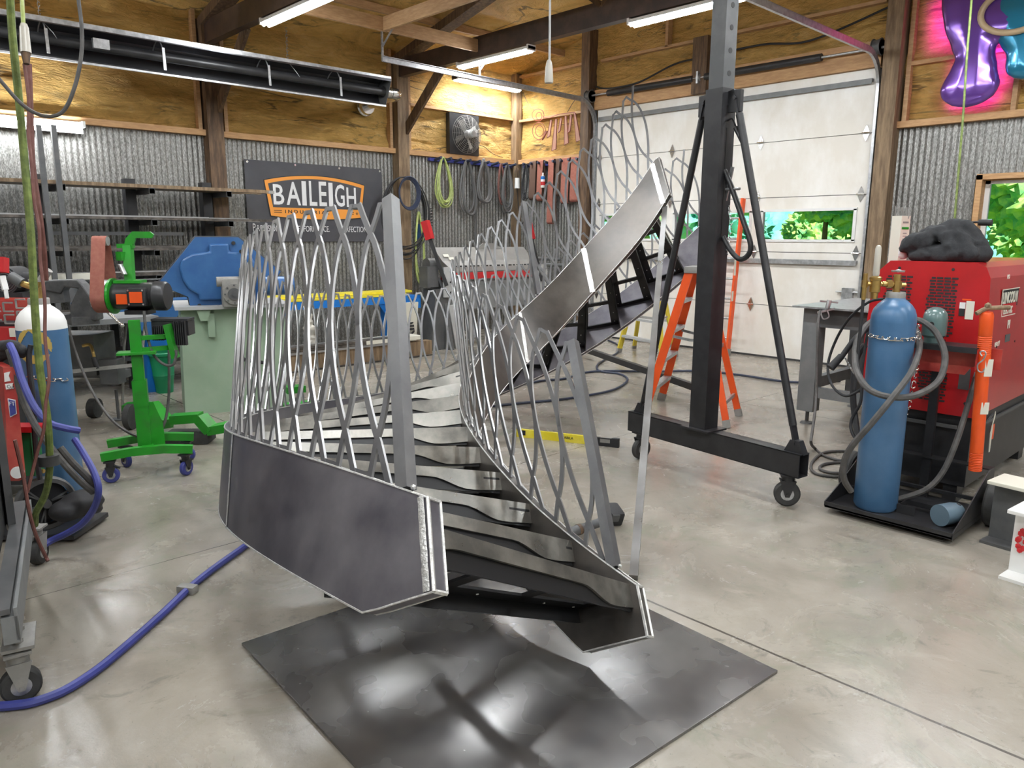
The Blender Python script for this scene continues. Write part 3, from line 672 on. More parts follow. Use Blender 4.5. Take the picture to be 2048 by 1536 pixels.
# lattice rails
def strand_u(v):
    lo, hi = .135, .875
    if v < lo: return -.29*(lo-v)/lo*.9
    if v > hi: return -.36*((v-hi)/(1-hi))**.85
    return .5*math.sin(PI*(v-lo)/(hi-lo))**.8
def lattice(sg, A, zt, hr, L0, L1, cells, name):
    off = sg*(SW/2-TH/2); b = MB(); n = 18; P = (L1-L0)/cells
    fl_ = lambda L, v: (lambda s: SP(s, off, zs_(s)+zt+v*hr))(float(np.interp(L, A, _s)))
    nr = lambda L: nrm(float(np.interp(L, A, _s)))
    for k in range(cells):
        for d in (-1, 1):
            pts = []
            for i in range(n+1):
                v = i/n; L = L0+(k+.5+d*strand_u(v))*P; pts.append((L, v))
            for (La, va), (Lb, vb) in zip(pts, pts[1:]): 
                p, q = fl_(La, va), fl_(Lb, vb); e = (q-p)*.06; b.bar(p-e, q+e, .009, .0195, up=nr(La).cross(q-p))
    for k in range(cells+1):            # flat tips and feet joining neighbours
        c = L0+k*P
        if 0 < k < cells:
            b.bar(fl_(c-.14*P, .995), fl_(c+.14*P, .995), .007, .016, up=SUP); b.bar(fl_(c-.24*P, .006), fl_(c+.24*P, .006), .007, .016, up=SUP)
    o = b.build(name, [M['bar'], M['cut']], stair, smooth=False)
    ix = np.tile(np.array([0, 0, 1, 0, 1, 0]), len(o.data.polygons)//6+1)[:len(o.data.polygons)]; o.data.polygons.foreach_set('material_index', ix)
    return o
def post(sg, s, zt, hr, lab=None):
    off = sg*(SW/2-TH/2); p = SP(s, off, zs_(s)+zt); u = tng(s); u = (u-SUP*u.dot(SUP)).normalized()
    b = MB(); b.bar(p, p+SUP*(hr+.02)*KS, .042, .042, up=u); o = b.build('rail_post', M['bar'], stair, smooth=False)
    
    for q in (-.026, .026): b = MB(); b.ball(p+u*q, .009, 1); b.build('tack_weld', M['weld'], o)
    return o
post(-1, .075, XP[8], XP[12]); post(1, .127, XP[9], XP[13]); post(1, 4.325, XP[9], XP[13])
def sl(A, s): return float(np.interp(s, _s, A))
lattice(-1, AO, XP[8], XP[12], sl(AO, .098), sl(AO, 2.9), round((sl(AO, 2.9)-sl(AO, .098))/.144), 'lattice_rail')
lattice(-1, AO, XP[8], XP[12], sl(AO, 2.9), sl(AO, 6.30), round((sl(AO, 6.3)-sl(AO, 2.9))/.152), 'lattice_rail')
lattice(1, AI, XP[9], XP[13], sl(AI, .145), sl(AI, 4.30), round((sl(AI, 4.3)-sl(AI, .145))/.137), 'lattice_rail')
lattice(1, AI, XP[9], XP[13], sl(AI, 4.35), sl(AI, 6.28), round((sl(AI, 6.28)-sl(AI, 4.35))/.135), 'lattice_rail')
# steel plate under the stair
pc = [onz(490, 1285, .012), onz(1282, 1206, .012), onz(1545, 1335, .012)]
p4 = pc[0]+(pc[2]-pc[1]); print('plate', pc, p4, (pc[1]-pc[0]).length, (pc[2]-pc[1]).length, (pc[1]-pc[0]).normalized().dot((pc[2]-pc[1]).normalized()))
# prop tube from floor to the top end
foot = onz(1263, 1158, 0); topp = SP(SL-.35, SW/2+.03, zs_(SL-.35)+XP[9]-XP[11]+.02); print('prop', foot, topp)
# ================================================================== steel plate, prop
def one(o, lab, cat, group=None): return tag(o, lab, cat, group)
b = MB(); b.box((1.868, 2.034, .0062), (1.518, 1.518, .012), math.radians(-3.3), .002)
M['plate'] = mat('hot rolled floor plate', (.13, .125, .125), .27, .6, c2=(.26, .25, .235), ns=2.6, lo=.35, hi=.95, rv=.07, det=3)
one(b.build('steel_plate', M['plate']), 'square dark steel plate lying on the floor under the staircase', 'steel plate')
for q in ((0, 0), ): pass
b = MB(); a_, c_ = onz(1266, 1166, 0.0)+V(0, 0, .0), dep(1331, 400, 6.95); u_ = (c_-a_).normalized(); b.bar(a_+u_*.03, c_, .042); b.build('tube', M['bare']) if 0 else one(b.build('square_tube_prop', M['bare']), 'long bare square tube propping the upper end of the staircase', 'prop')

# ================================================================== rolling crane frame
def caster(c, r, wd, ang, parent, tyre, fork='black', top=None, brake=False, name='caster'):
    """wheel centre above floor point c, axle direction ang, top plate at z=top"""
    c = Vector(c); ax = V(math.cos(ang), math.sin(ang), 0); w = c+V(0, 0, r); tp = top or 2.5*r; f = V(-ax.y, ax.x, 0)
    b = MB(); b.box((c.x, c.y, tp-.005), (r*1.3, r*1.3, .010), ang); b.cyl((c.x, c.y, tp-.045), (c.x, c.y, tp-.01), r*.5)
    for s_ in (-1, 1):
        o = w+ax*s_*(wd*.5+.008)
        b.prism([(-.16*r, -.22*r), (.16*r, -.22*r), (.62*r, tp-.04-r), (-.62*r, tp-.04-r)], o, f, (0, 0, 1), .004)
    b.box((c.x, c.y, tp-.043), (wd+.022, r*1.1, .006), ang)
    if brake: b.box(w+f*r*.75+V(0, 0, r*.95), (wd*.8, r*.75, .01), Matrix.Rotation(ang, 3, 'Z')@Matrix.Rotation(-.4, 3, 'X'))
    b.cyl(w-ax*(wd*.5+.016), w+ax*(wd*.5+.016), .008, n=8)
    o = b.build(name, M[fork], parent)
    b = MB(); b.lathe([(r*.5, -wd/2), (r*.88, -wd/2), (r, -wd*.32), (r, wd*.32), (r*.88, wd/2), (r*.5, wd/2)], w, ax, 26, closed=False); b.build('tyre', M[tyre], o)
    b = MB(); b.cyl(w-ax*(wd/2+.002), w+ax*(wd/2+.002), r*.5, n=20); b.cyl(w-ax*(wd/2+.006), w+ax*(wd/2+.006), r*.2, n=12); b.build('wheel_hub', M['galv'], o)
    return o
G = thing('mobile_crane_frame', 'black steel A-frame crane mast on a wheeled base beam', 'crane frame', (4.46, 2.76, 0))
g0, g1 = V(4.545, 3.47, .285), V(4.365, 2.02, .285); gu = (g1-g0).normalized(); gn = V(gu.y, -gu.x, 0)
b = MB()
for s_ in (-1, 1): b.bar(g0+gn*s_*.047, g1+gn*s_*.047, .006, .15)
b.bar(g0+V(0, 0, .072), g1+V(0, 0, .072), .10, .006); b.bar(g0-V(0, 0, .072), g1-V(0, 0, .072), .10, .006); b.bar(g0+gu*.02, g0+gu*.03, .1, .15); b.bar(g1-gu*.30, g1-gu*.29, .09, .14)
b.build('base_beam', M['black'], G, smooth=False)
mb = onz(1412, 855, .36); mb = g0+gu*((mb-g0).dot(gu)); mb.z = .36
b = MB(); b.bar(mb, mb+V(0, 0, 2.22), .135, .135, up=gu); b.build('outer_mast', M['black'], G, smooth=False)
b = MB(); b.bar(mb+V(0, 0, 2.2), mb+V(0, 0, 3.7), .112, .112, up=gu); im = b.build('inner_mast', M['dgrey'], G, smooth=False)
b = MB()
for z in (2.33, 2.465, 2.60, 2.73):
    b = MB(); b.cyl(mb+V(0, 0, z-.02)+gu*.054, mb+V(0, 0, z-.02)+gu*.0575, .017); b.build('pin_hole', M['inkb'], im)
b = MB(); b.bar(mb-V(0, 0, .002), mb+V(0, 0, .010), .20, .24, up=gu); b.build('mast_plate', M['black'], G, smooth=False)
b = MB(); b.box(mb+gu*.069+V(0, 0, 1.86), (.0015, .0015, .0015)); b.bar(mb+gu*.0685+V(0, 0, 1.30)-gn*0, mb+gu*.0685+V(0, 0, 1.98), .016, .003, up=gu); b.build('slot', M['inkb'], G, smooth=False)
def brace_(foot, top, nm='brace_tube'):
    b = MB(); u = (top-foot).normalized(); b.tube([foot+u*.12, top-u*.12], .0235, 14)
    b.bar(foot, foot+u*.14, .012, .055, up=gn); b.bar(top-u*.14, top, .012, .05, up=gn); b.cyl(foot-gn*.03+u*.02, foot+gn*.03+u*.02, .012, n=8); b.cyl(top-gn*.03-u*.02, top+gn*.03-u*.02, .012, n=8)
    b.build(nm, M['black'], G)
topR, topL = mb+gu*.12+V(0, 0, 2.17), mb-gu*.12+V(0, 0, 2.17)
footR = g1-gu*.06+V(0, 0, .12); footL = g0+gu*.10+V(0, 0, .12)
brace_(footR, topR); brace_(footL, topL)
for p in (footR, footL): b = MB(); b.prism([(-.07, -.05), (.07, -.05), (.03, .03), (-.03, .03)], p-V(0, 0, .0), gu, (0, 0, 1), .05); b.build('gusset', M['black'], G)
for p in (topR, topL): b = MB(); b.bar(p-V(0, 0, .10), p+V(0, 0, .03), .03, .09, up=gu); b.bar(p+(mb-p).normalized()*0, V(mb.x, mb.y, p.z-.03), .03, .08); b.build('gusset', M['black'], G)
b = MB(); q = onz(1171, 699, .12); q2 = onz(1400, 778, .12); b.bar(q, q2, .06, .07); b.build('rear_bar', M['black'], G, smooth=False)
b = MB(); h0 = mb+gu*.06+V(0, 0, 1.72)
b.tube([h0, h0+gu*.06-V(0, 0, .10), h0+gu*.17-V(0, 0, .32), h0+gu*.235-V(0, 0, .46), h0+gu*.225-V(0, 0, .53), h0+gu*.16-V(0, 0, .56), h0+gu*.08-V(0, 0, .50), h0+gu*.02-V(0, 0, .42)], .017, 10, 5); b.build('hand_lever', M['black'], G)
b = MB(); c0 = mb+gu*.05+V(0, 0, 2.02); b.tube([c0, c0+gu*.05+V(0, 0, .01), c0+gu*.085-V(0, 0, .05)], .006, 6, 4); b.cyl(c0+gu*.08-V(0, 0, .045), c0+gu*.15-V(0, 0, .15), .016, n=10); b.build('crank_handle', M['black'], G)
b = MB(); b.bar(mb+gu*.10-gn*.03+V(0, 0, 1.74), mb+gu*.05-gn*.03+V(0, 0, 1.50), .022, .01, up=gn)
for z in (1.52, 1.36): b.cyl(mb+gu*.04-gn*.09+V(0, 0, z), mb+gu*.04+gn*.06+V(0, 0, z), .012, n=10)
b.cyl(mb+gu*.08+V(0, 0, 1.60), mb+gu*.19+V(0, 0, 1.60), .009, n=8)
b.build('lock_pin', M['galv'], G)
b = MB(); b.chain([mb+gu*.07-gn*.05+V(0, 0, 1.50), mb+gu*.10-gn*.05+V(0, 0, 1.38), mb+gu*.085-gn*.05+V(0, 0, 1.27), mb+gu*.075-gn*.06+V(0, 0, 1.17)], .032, .018, .003); b.build('safety_chain', M['galv'], G)
cR, cL = onz(1577, 1012), onz(1299, 905); aa = math.atan2(gu.y, gu.x)
caster((g1-gu*.10+gn*0).xy.to_3d(), .080, .045, 3.75, G, 'rubber', top=.21); caster((g0+gu*.10).xy.to_3d(), .080, .045, 4.5, G, 'rubber', top=.21)

# ================================================================== stepladders and extension ladder
def ladder(name, lab, A, B, h, capw, colr, nstep, steps='galv', top=.06):
    """A: two feet of the climbing side, B: two feet of the rear side"""
    A = [Vector(a) for a in A]; B = [Vector(a) for a in B]; c = sum((*A, *B), Vector())/4; T = thing(name, lab, 'ladder', (c.x, c.y, 0))
    wdir = (A[1]-A[0]).normalized(); f = V(-wdir.y, wdir.x, 0)
    if f.dot(A[0]-B[0]) < 0: f = -f
    tA = [c+V(0, 0, h)-wdir*capw/2+f*.05, c+V(0, 0, h)+wdir*capw/2+f*.05]; tB = [c+V(0, 0, h-.03)-wdir*capw/2*.95-f*.05, c+V(0, 0, h-.03)+wdir*capw/2*.95-f*.05]
    for k in (0, 1):
        b = MB(); b.bar(A[k], tA[k], .028, .075, up=f); b.build('front_rail', M[colr], T, smooth=False)
        b = MB(); b.bar(B[k], tB[k], .025, .06, up=f); b.build('rear_rail', M[colr], T, smooth=False)
        b = MB(); b.bar(A[k]-V(0, 0, 0), A[k].lerp(tA[k], .06), .036, .082, up=f); b.build('foot', M['cast'], T, smooth=False)
        b = MB(); b.bar(B[k]-V(0, 0, 0), B[k].lerp(tB[k], .05), .032, .066, up=f); b.build('foot', M['cast'], T, smooth=False)
    for i in range(1, nstep+1):
        q = i/(nstep+1); p, r = A[0].lerp(tA[0], q), A[1].lerp(tA[1], q)
        b = MB(); b.bar(p+f*0, r+f*0, .075, .006); b.bar(p+f*.036-V(0, 0, .015), r+f*.036-V(0, 0, .015), .004, .03); b.bar(p-f*.036-V(0, 0, .015), r-f*.036-V(0, 0, .015), .004, .03); b.build('step', M[steps], T, smooth=False)
    for q in (.15, .5, .8):
        p, r = B[0].lerp(tB[0], q), B[1].lerp(tB[1], q); b = MB(); b.bar(p, r, .02, .035); b.build('rear_brace', M[steps], T, smooth=False)
    b = MB()
    for k in (0, 1):
        p, r = A[k].lerp(tA[k], .56), B[k].lerp(tB[k], .56); m_ = (p+r)/2-V(0, 0, .02); b.bar(p, m_, .006, .025); b.bar(m_, r, .006, .025)
    b.build('spreader', M['galv'], T, smooth=False)
    b = MB(); b.box(c+V(0, 0, h+.0), (capw+.07, .20, top), math.atan2(wdir.y, wdir.x), .012); cp = b.build('cap', M['cast'], T)
    return T, c, wdir, f, tA, A
T, c, wd, f_, tA, A_ = ladder('stepladder', 'orange fibreglass stepladder standing open behind the crane mast', [onz(1287, 830), onz(1322, 800)], [onz(1454, 856), onz(1478, 832)], 1.37, .30, 'orange', 4)
b = MB()
for k, (q0, q1) in enumerate(((.60, .84), (.42, .56))):
    for kk in (0,):
        Bf = onz(1454, 856); tb = c+V(0, 0, 1.34)-wd*.14-f_*.05
        p, r = Bf.lerp(tb, q0), Bf.lerp(tb, q1); vdir = (p-CP).normalized(); o_ = (p+r)/2; b.bar(p-wd*.016, r-wd*.016, .003, .045, up=f_)
b.build('label_sticker', M['cream'], T, smooth=False)
ladder('stepladder', 'small yellow stepladder behind the staircase, near the overhead door', [onz(1237, 705), onz(1325, 724)], [onz(1268, 697), onz(1352, 714)], 1.05, .42, 'yellowl', 3, 'lgrey')
T = thing('extension_ladder', 'tall orange ladder leaning upright against the overhead door', 'ladder', (9.72, 5.8, 0))
for yy in (5.70, 6.10):
    b = MB(); b.bar((9.62, yy, 0.0), (9.80, yy, 2.2), .03, .085, up=(1, 0, 0)); b.build('rail', M['orange'], T, smooth=False)
    b = MB(); b.bar((9.615, yy, 0.0), (9.63, yy, .1), .05, .1, up=(1, 0, 0)); b.build('foot', M['cast'], T, smooth=False)
for k in range(7):
    b = MB(); b.cyl((9.64+.17*k/7.4, 5.7, .25+.28*k), (9.64+.17*k/7.4, 6.1, .25+.28*k), .016, n=10); b.build('rung', M['galv'], T)
b = MB(); b.box((9.655, 5.68, 1.25), (.05, .003, .22)); b.box((9.63, 5.68, .85), (.045, .003, .14)); b.build('label_sticker', M['cream'], T, smooth=False)

# ================================================================== welding table
T = thing('welding_table', 'grey steel welding table with bright top beside the overhead door', 'table', (6.5, 3.0, 0))
x0, x1, ya, yb, H_ = 6.42, 7.75, 3.19, 2.12, 1.07
b = MB(); b.box(((x0+x1)/2, (ya+yb)/2, H_-.008), (x1-x0, ya-yb, .016)); b.build('tabletop', M['galv'], T, smooth=False)
for x, yy in ((x0+.16, ya-.14), (x1-.16, ya-.14), (x0+.16, yb+.14), (x1-.16, yb+.14)):
    b = MB(); b.box((x, yy, (H_-.016+.12)/2), (.13, .15, H_-.136)); lg = b.build('leg', M['grey'] if x < 7 else M['dgrey'], T, smooth=False)
    b = MB(); b.cyl((x, yy, .02), (x, yy, .13), .016, n=10); b.cyl((x, yy, 0), (x, yy, .012), .06, .05, n=20); b.build('levelling_foot', M['dgrey'], lg)
b = MB()
for x in (x0+.14, x1-.14): b.box((x, (ya+yb)/2, H_-.10), (.08, ya-yb-.3, .165))
for yy in (ya-.12, yb+.12): b.box(((x0+x1)/2, yy, H_-.10), (x1-x0-.3, .08, .165))
b.build('apron', M['dgrey'], T, smooth=False)
b = MB()
for x in (x0+.14, x1-.14): b.box((x, (ya+yb)/2, .30), (.07, ya-yb-.3, .09))
for yy in (ya-.12, yb+.12): b.box(((x0+x1)/2, yy, .36), (x1-x0-.3, .07, .10))
b.build('stretcher', M['grey'], T, smooth=False)
# earth clamp + lead on the table edge
T = thing('earth_clamp', 'ground clamp biting the corner of the welding table, its lead coiled on the floor', 'clamp', onx(1650, 618, 6.42))
p = onx(1655, 612, 6.40); b = MB()
b.bar(p+V(.06, -.06, .03), p+V(-.02, .06, .04), .03, .015); b.bar(p+V(.04, -.05, -.02), p+V(-.03, .07, -.06), .03, .015); b.cyl(p+V(0, 0, -.02), p+V(.01, -.01, .05), .02, n=10); b.tube([p+V(-.02, .05, -.04), p+V(-.02, .02, -.11), p+V(0, -.02, -.09), p+V(-.01, .0, -.03)], .006, 6, 5)
b.build('jaw', M['galv'], T)
b = MB(); pts = [dep(x, yy, D) for x, yy, D in ((1640, 622, 6.38), (1636, 650, 6.3), (1634, 720, 6.25), (1632, 800, 6.15), (1625, 860, 5.85), (1622, 885, 5.72))]
pts += [onz(x, yy, .012) for x, yy in ((1630, 897), (1650, 912), (1690, 922), (1725, 912), (1700, 903), (1650, 905), (1624, 925), (1628, 945), (1665, 953), (1700, 950), (1722, 935), (1690, 925), (1650, 928), (1640, 938), (1665, 946), (1700, 944))]
b.tube(pts, .011, 8, 6); b.build('lead', M['cable'], T)

# ================================================================== engine welder on its black base, hand cart with cylinder
WX, WY0, WY1, WZ0, WZ1 = 5.15, 1.345, 2.02, .575, 1.515
T = thing('welder_generator', 'large red engine-driven welder with slotted front panel', 'welder', (5.8, 1.5, 0))
xe = 6.85; r_ = .09
poly = [(WY0, WZ0), (WY0-.025, WZ0+.40), (WY0, WZ1-r_), (WY0+r_*.3, WZ1-r_*.3), (WY0+r_, WZ1), (WY1-.10, WZ1), (WY1-.03, WZ1-.07), (WY1+.0, WZ1-.14), (WY1+.02, WZ0+.40), (WY1, WZ0)]
b = MB(); b.prism([(a-1.68, c-1.0) for a, c in poly], ((WX+xe)/2, 1.68, 1.0), (0, 1, 0), (0, 0, 1), xe-WX); hd = b.build('housing', M['red'], T, ang=20)
b = MB(); b.box(((WX+xe)/2+.02, (WY0+WY1)/2, (.12+WZ0)/2), (xe-WX-.04, WY1-WY0-.03, WZ0-.12)); bs_ = b.build('base_box', M['black'], T, smooth=False)
b = MB(); b.box(((WX+xe)/2+.02, WY0+.006, .50), (xe-WX-.10, .012, .02)); b.box((WX+.25, WY0+.008, .48), (.40, .010, .012), (0, -.25, 0)); b.box((WX+.012, (WY0+WY1)/2, .50), (.02, .5, .02)); b.build('ridge', M['dgrey'], bs_, smooth=False)
for x in (WX+.12, xe-.15):
    for yy in (WY0+.10, WY1-.10): b = MB(); b.box((x, yy, .06), (.12, .08, .12)); b.build('skid_foot', M['black'], T, smooth=False)
# slotted grilles
def grille(yc, zc, w_, h_):
    b = MB(); rows = int(h_/.0185)
    for k in range(rows):
        z = zc+h_/2-.009-k*.0185; n = 4; sh = (k % 2)*.5
        taper = .02*abs(2*k/rows-1)
        lo, hi = yc-w_/2+taper*(k % 2), yc+w_/2-taper*((k+1) % 2); st_ = w_/n; e = lo+(-sh*st_)
        while e < hi:
            a, c = max(e, lo), min(e+st_-.007, hi)
            if c-a > .012: b.box((WX-.0008, (a+c)/2, z), (.0025, c-a, .0115))
            e += st_
    b.build('grille', M['inkb'], hd, smooth=False)
grille(1.86, 1.24, .17, .37); grille(1.60, 1.24, .17, .37); grille(1.86, .80, .17, .32); grille(1.60, .80, .17, .32)
b = MB()
for yy, z in ((1.86, 1.47), (1.55, 1.47), (1.97, .66), (1.40, .66)): b.cyl((WX-.003, yy, z), (WX, yy, z), .009, n=10)
b.cyl((WX+.20, WY0-.027, 1.0), (WX+.20, WY0-.018, 1.0), .007, n=8); b.cyl((WX+.6, WY0-.027, 1.0), (WX+.6, WY0-.018, 1.0), .007, n=8)
b.build('screw', M['inkb'], hd)
def wl_plate(yc, zc, w_, h_, m): b = MB(); b.box((WX-.001, yc, zc), (.002, w_, h_)); return b.build('sticker', M[m], hd, smooth=False)
wl_plate(1.435, 1.23, .045, .11, 'cream'); wl_plate(1.477, 1.255, .032, .04, 'white'); wl_plate(1.477, 1.215, .032, .045, 'inkb'); wl_plate(1.457, 1.292, .05, .010, 'orange'); wl_plate(1.42, .81, .06, .13, 'dgrey')
b = MB(); fx = .985
sy = WY0-.010
b.box((WX+.42, sy, 1.29), (.36, .004, .11)); b.build('logo_panel', M['inkb'], hd, smooth=False)
b = MB(); b.box((WX+.42, sy-.001, 1.22), (.30, .004, .075)); b.build('logo_panel', M['redp'], hd, smooth=False)
b = MB()
for (cx, cz, w_, h_) in ((WX+.42, 1.347, .37, .006), (WX+.235, 1.29, .006, .12), (WX+.42, 1.181, .30, .006), (WX+.27, 1.21, .006, .06)): b.box((cx, sy-.003, cz), (w_, .003, h_))
b.build('logo_border', M['cream'], hd, smooth=False)
text('LINCOLN', (WX+.245, sy-.004, 1.262), (1, 0, 0), (0, 0, 1), .095, M['cream'], hd, sx=.80, bold=.003); text('ELECTRIC', (WX+.29, sy-.005, 1.195), (1, 0, 0), (0, 0, 1), .06, M['cream'], hd, sx=.75, bold=.002)
text('PO', (WX+.32, sy+.004, 1.41), (1, 0, 0), (0, 0, 1), .04, M['cream'], hd)
text('PI', (WX+.40, WY0-.020, 1.10), (1, 0, 0), (0, 0, 1), .07, M['cream'], hd, bold=.003)
b = MB(); b.box((WX+.43, WY0-.02, 1.035), (.11, .006, .05)); b.build('sticker', M['dgrey'], hd, smooth=False)
text('REACH', (WX+.16, WY0-.022, 1.00), (1, 0, .05), (.1, 0, 1), .04, M['cream'], hd, sx=.8, bold=.002)
b = MB(); b.prism([(0, .0), (.02, 0), (.02, .19), (.05, .24), (.04, .27), (-.02, .13)], (WX+.42, WY0-.001, .28), (1, 0, 0), (0, 0, 1), .004); b.build('sticker', M['cream'], bs_, smooth=False)
b = MB(); b.box((WX+.50, WY0+.012, .40), (.07, .004, .10)); b.build('sticker', M['orange'], bs_, smooth=False)

C_ = thing('cylinder_cart', 'low black two-wheeled cart carrying the tall blue gas cylinder', 'cart', (4.85, 1.6, 0))
X0, X1, Y0, Y1 = 4.43, 5.10, 1.19, 1.90
b = MB(); b.box(((X0+X1)/2, (Y0+Y1)/2, .045), (X1-X0, Y1-Y0, .010)); b.box((X0+.004, (Y0+Y1)/2, .055), (.008, Y1-Y0, .035)); b.bar((X0, Y0, .05), (X1, Y0, .05), .008, .03); b.build('tray', M['black'], C_, smooth=False)
for yy in (Y0, Y1):
    b = MB(); b.prism([(X0-4.8, .0), (X1-4.8, 0), (X1-4.8, .27), (X1-4.9, .27), (4.62-4.8, .10), (X0-4.8, .03)], (4.8, yy, .045), (1, 0, 0), (0, 0, 1), .006); b.build('side_plate', M['black'], C_, smooth=False)
b = MB(); b.bar((4.95, Y0-.07, .135), (4.95, Y1+.07, .135), .02); b.box((X1-.04, (Y0+Y1)/2, .31), (.07, Y1-Y0, .008)); b.bar((4.75, Y0, .09), (4.75, Y1, .09), .03, .03); b.build('crossbar', M['black'], C_, smooth=False)
b = MB(); b.box((4.70, 1.54, .075), (.10, .006, .06)); b.box((4.62, 1.50, .075), (.006, .10, .06)); b.build('stop', M['black'], C_, smooth=False)
for yy in (Y0-.06, Y1+.06):
    w_ = V(4.95, yy, .138); b = MB(); b.lathe([(.095, -.03), (.128, -.034), (.138, -.022), (.138, .022), (.128, .034), (.095, .03)], w_, (0, 1, 0), 32); wt = b.build('wheel', M['rubber'], C_)
    b = MB(); b.cyl(w_-V(0, .036, 0), w_+V(0, .036, 0), .024, n=12)
    for k in range(7):
        a = 2*PI*k/7
        for s_ in (-1, 1): b.bar(w_+V(0, s_*.033, 0), w_+V(math.cos(a)*.1, s_*.033, math.sin(a)*.1), .008, .014)
    b.build('spoke', M['dgrey'], wt)
# upright with shelf
b = MB(); b.box((5.06, 1.55, .55), (.03, .05, 1.0)); b.box((4.98, 1.55, 1.035), (.19, .50, .006)); b.box((4.885, 1.55, 1.02), (.006, .5, .03)); b.build('shelf', M['black'], C_, smooth=False)
b = MB(); b.prism([(1.20-1.5, 0), (1.80-1.5, 0), (1.80-1.5, -.17), (1.38-1.5, -.17), (1.35-1.5, -.12), (1.20-1.5, -.12)], (5.0, 1.5, 1.03), (0, 1, 0), (0, 0, 1), .01); b.box((4.94, 1.30, .97), (.10, .006, .12)); b.build('bracket', M['redtop'], C_, smooth=False)
b = MB(); p = V(4.86, 1.265, 1.0); b.tube([p, p+V(0, .012, .02), p+V(0, -.005, .03), p+V(0, -.018, .015), p+V(0, -.008, -.02), p+V(0, .016, -.05), p+V(0, .010, -.085), p+V(0, -.012, -.09), p+V(0, -.02, -.07)], .004, 6, 5); b.build('hook', M['galv'], C_)
# gas cylinder
def cylinder(name, lab, c, r, h, body, dome, label_cat='gas cylinder'):
    T = thing(name, lab, label_cat, c); c = Vector(c)
    b = MB(); b.lathe([(r*.9, 0), (r, .02), (r, h-.17)], c, n=40); bd = b.build('body', M[body], T)
    b = MB(); b.lathe([(r, h-.17), (r*.985, h-.135), (r*.9, h-.10), (r*.74, h-.072), (r*.56, h-.052), (r*.45, h-.042), (r*.42, h-.03)], c, n=40); b.build('shoulder', M[dome], T)
    b = MB(); b.lathe([(r*.43, h-.045), (r*.43, h-.005), (r*.40, h), (.02, h)], c, n=24); b.build('neck_ring', M['cast'], T)
    return T, bd
cyl0 = V(4.62, 1.675, .052)
T, bd = cylinder('gas_cylinder', 'tall blue gas cylinder with brass regulator, chained in front of the red welder', cyl0, .122, 1.30, 'cylblue', 'cylblue')
ct = cyl0+V(0, 0, 1.30); rt = RT.copy(); rt.z = 0; rt.normalize(); fw_ = V(FW.x, FW.y, 0).normalized()
b = MB(); b.cyl(ct, ct+V(0, 0, .10), .02, n=12); b.cyl(ct+V(0, 0, .02), ct+V(0, 0, .06), .028, n=8); b.cyl(ct+V(0, 0, .045), ct+V(0, 0, .045)-rt*.085, .016, n=10); b.cyl(ct+V(0, 0, .045)-rt*.03, ct+V(0, 0, .045)-rt*.06, .024, n=6); b.cyl(ct+V(0, 0, .04), ct+V(0, 0, .04)+rt*.05, .012, n=8); b.build('valve', M['brass'], T)
b = MB(); b.cyl(ct+V(0, 0, .113), ct+V(0, 0, .122), .035, .038, n=14); b.ball(ct+V(0, 0, .12), .02, 1, (1, 1, .5)); b.build('handwheel', M['galv'], T)
rg = ct+V(0, 0, .045)-rt*.125
b = MB(); b.lathe([(.018, -.085), (.022, -.05), (.030, -.045), (.030, .02), (.034, .025), (.034, .038), (.02, .045)], rg, n=16); b.cyl(rg, rg+rt*.05, .012, n=8); b.cyl(rg-rt*.02, rg-rt*.06, .012, n=8); b.cyl(rg-rt*.06+V(0, 0, .06), rg-rt*.06-V(0, 0, .09), .013, n=8); b.cyl(rg-rt*.06+V(0, 0, .02), rg-rt*.06-V(0, 0, .02), .018, n=6); b.build('regulator', M['brass'], T)
b = MB(); b.lathe([(.016, .045), (.019, .06), (.017, .20), (.012, .215), (.004, .22)], rg, n=14); b.build('flow_tube', M['plastic'], T)
b = MB(); b.tube([rg-rt*.06-V(0, 0, .09), rg-rt*.063-V(0, 0, .35), rg-rt*.066-V(0, 0, .62)], .010, 8, 6); b.build('gas_line', M['blackm'], T)
b = MB(); cc = cyl0+V(0, 0, 1.05)
b.chain([cc+rt*.13*math.cos(a)-fw_*.13*math.sin(a)+V(0, 0, -.01*math.sin(a)) for a in np.linspace(-.15, PI+.15, 9)], .042, .022, .0035); b.chain([cc+rt*.15+fw_*.0+V(0, 0, .06), cc+rt*.155-fw_*.02+V(0, 0, -.18), cc+rt*.10-fw_*.06+V(0, 0, -.48)], .042, .022, .0035); b.build('retaining_chain', M['chrome'], T)
# cap on the shelf, cap on the tray
T = thing('valve_guard', 'grey green domed cylinder cap standing on the cart shelf', 'cylinder cap', (4.96, 1.56, 1.04)); c = V(4.96, 1.56, 1.04)
b = MB(); b.lathe([(.052, 0), (.052, .03), (.068, .045), (.068, .14), (.062, .175), (.045, .20), (.02, .212), (.001, .214)], c, n=32); cb = b.build('dome', M['capg'] if 'capg' in M else mat('cap grey green', (.10, .17, .165), .3, coat=.6), T)
d_ = (CP-c); d_.z = 0; d_.normalize(); d_ = (d_-rt*.35).normalized()
b = MB(); b.cyl(c+V(0, 0, .115)+d_*.060, c+V(0, 0, .115)+d_*.070, .015, n=14); b.cyl(c+V(0, 0, .085)+d_*.060, c+V(0, 0, .085)+d_*.0695, .005, n=8); b.build('vent_hole', M['inkb'], T)
p = onz(1870, 1045, .10); p = V(4.56, 1.30, .115)
T = thing('valve_guard', 'open blue grey cylinder cap lying on its side in the cart tray', 'cylinder cap', (p.x, p.y, .052)); ax_ = V(.9, -.35, 0).normalized()
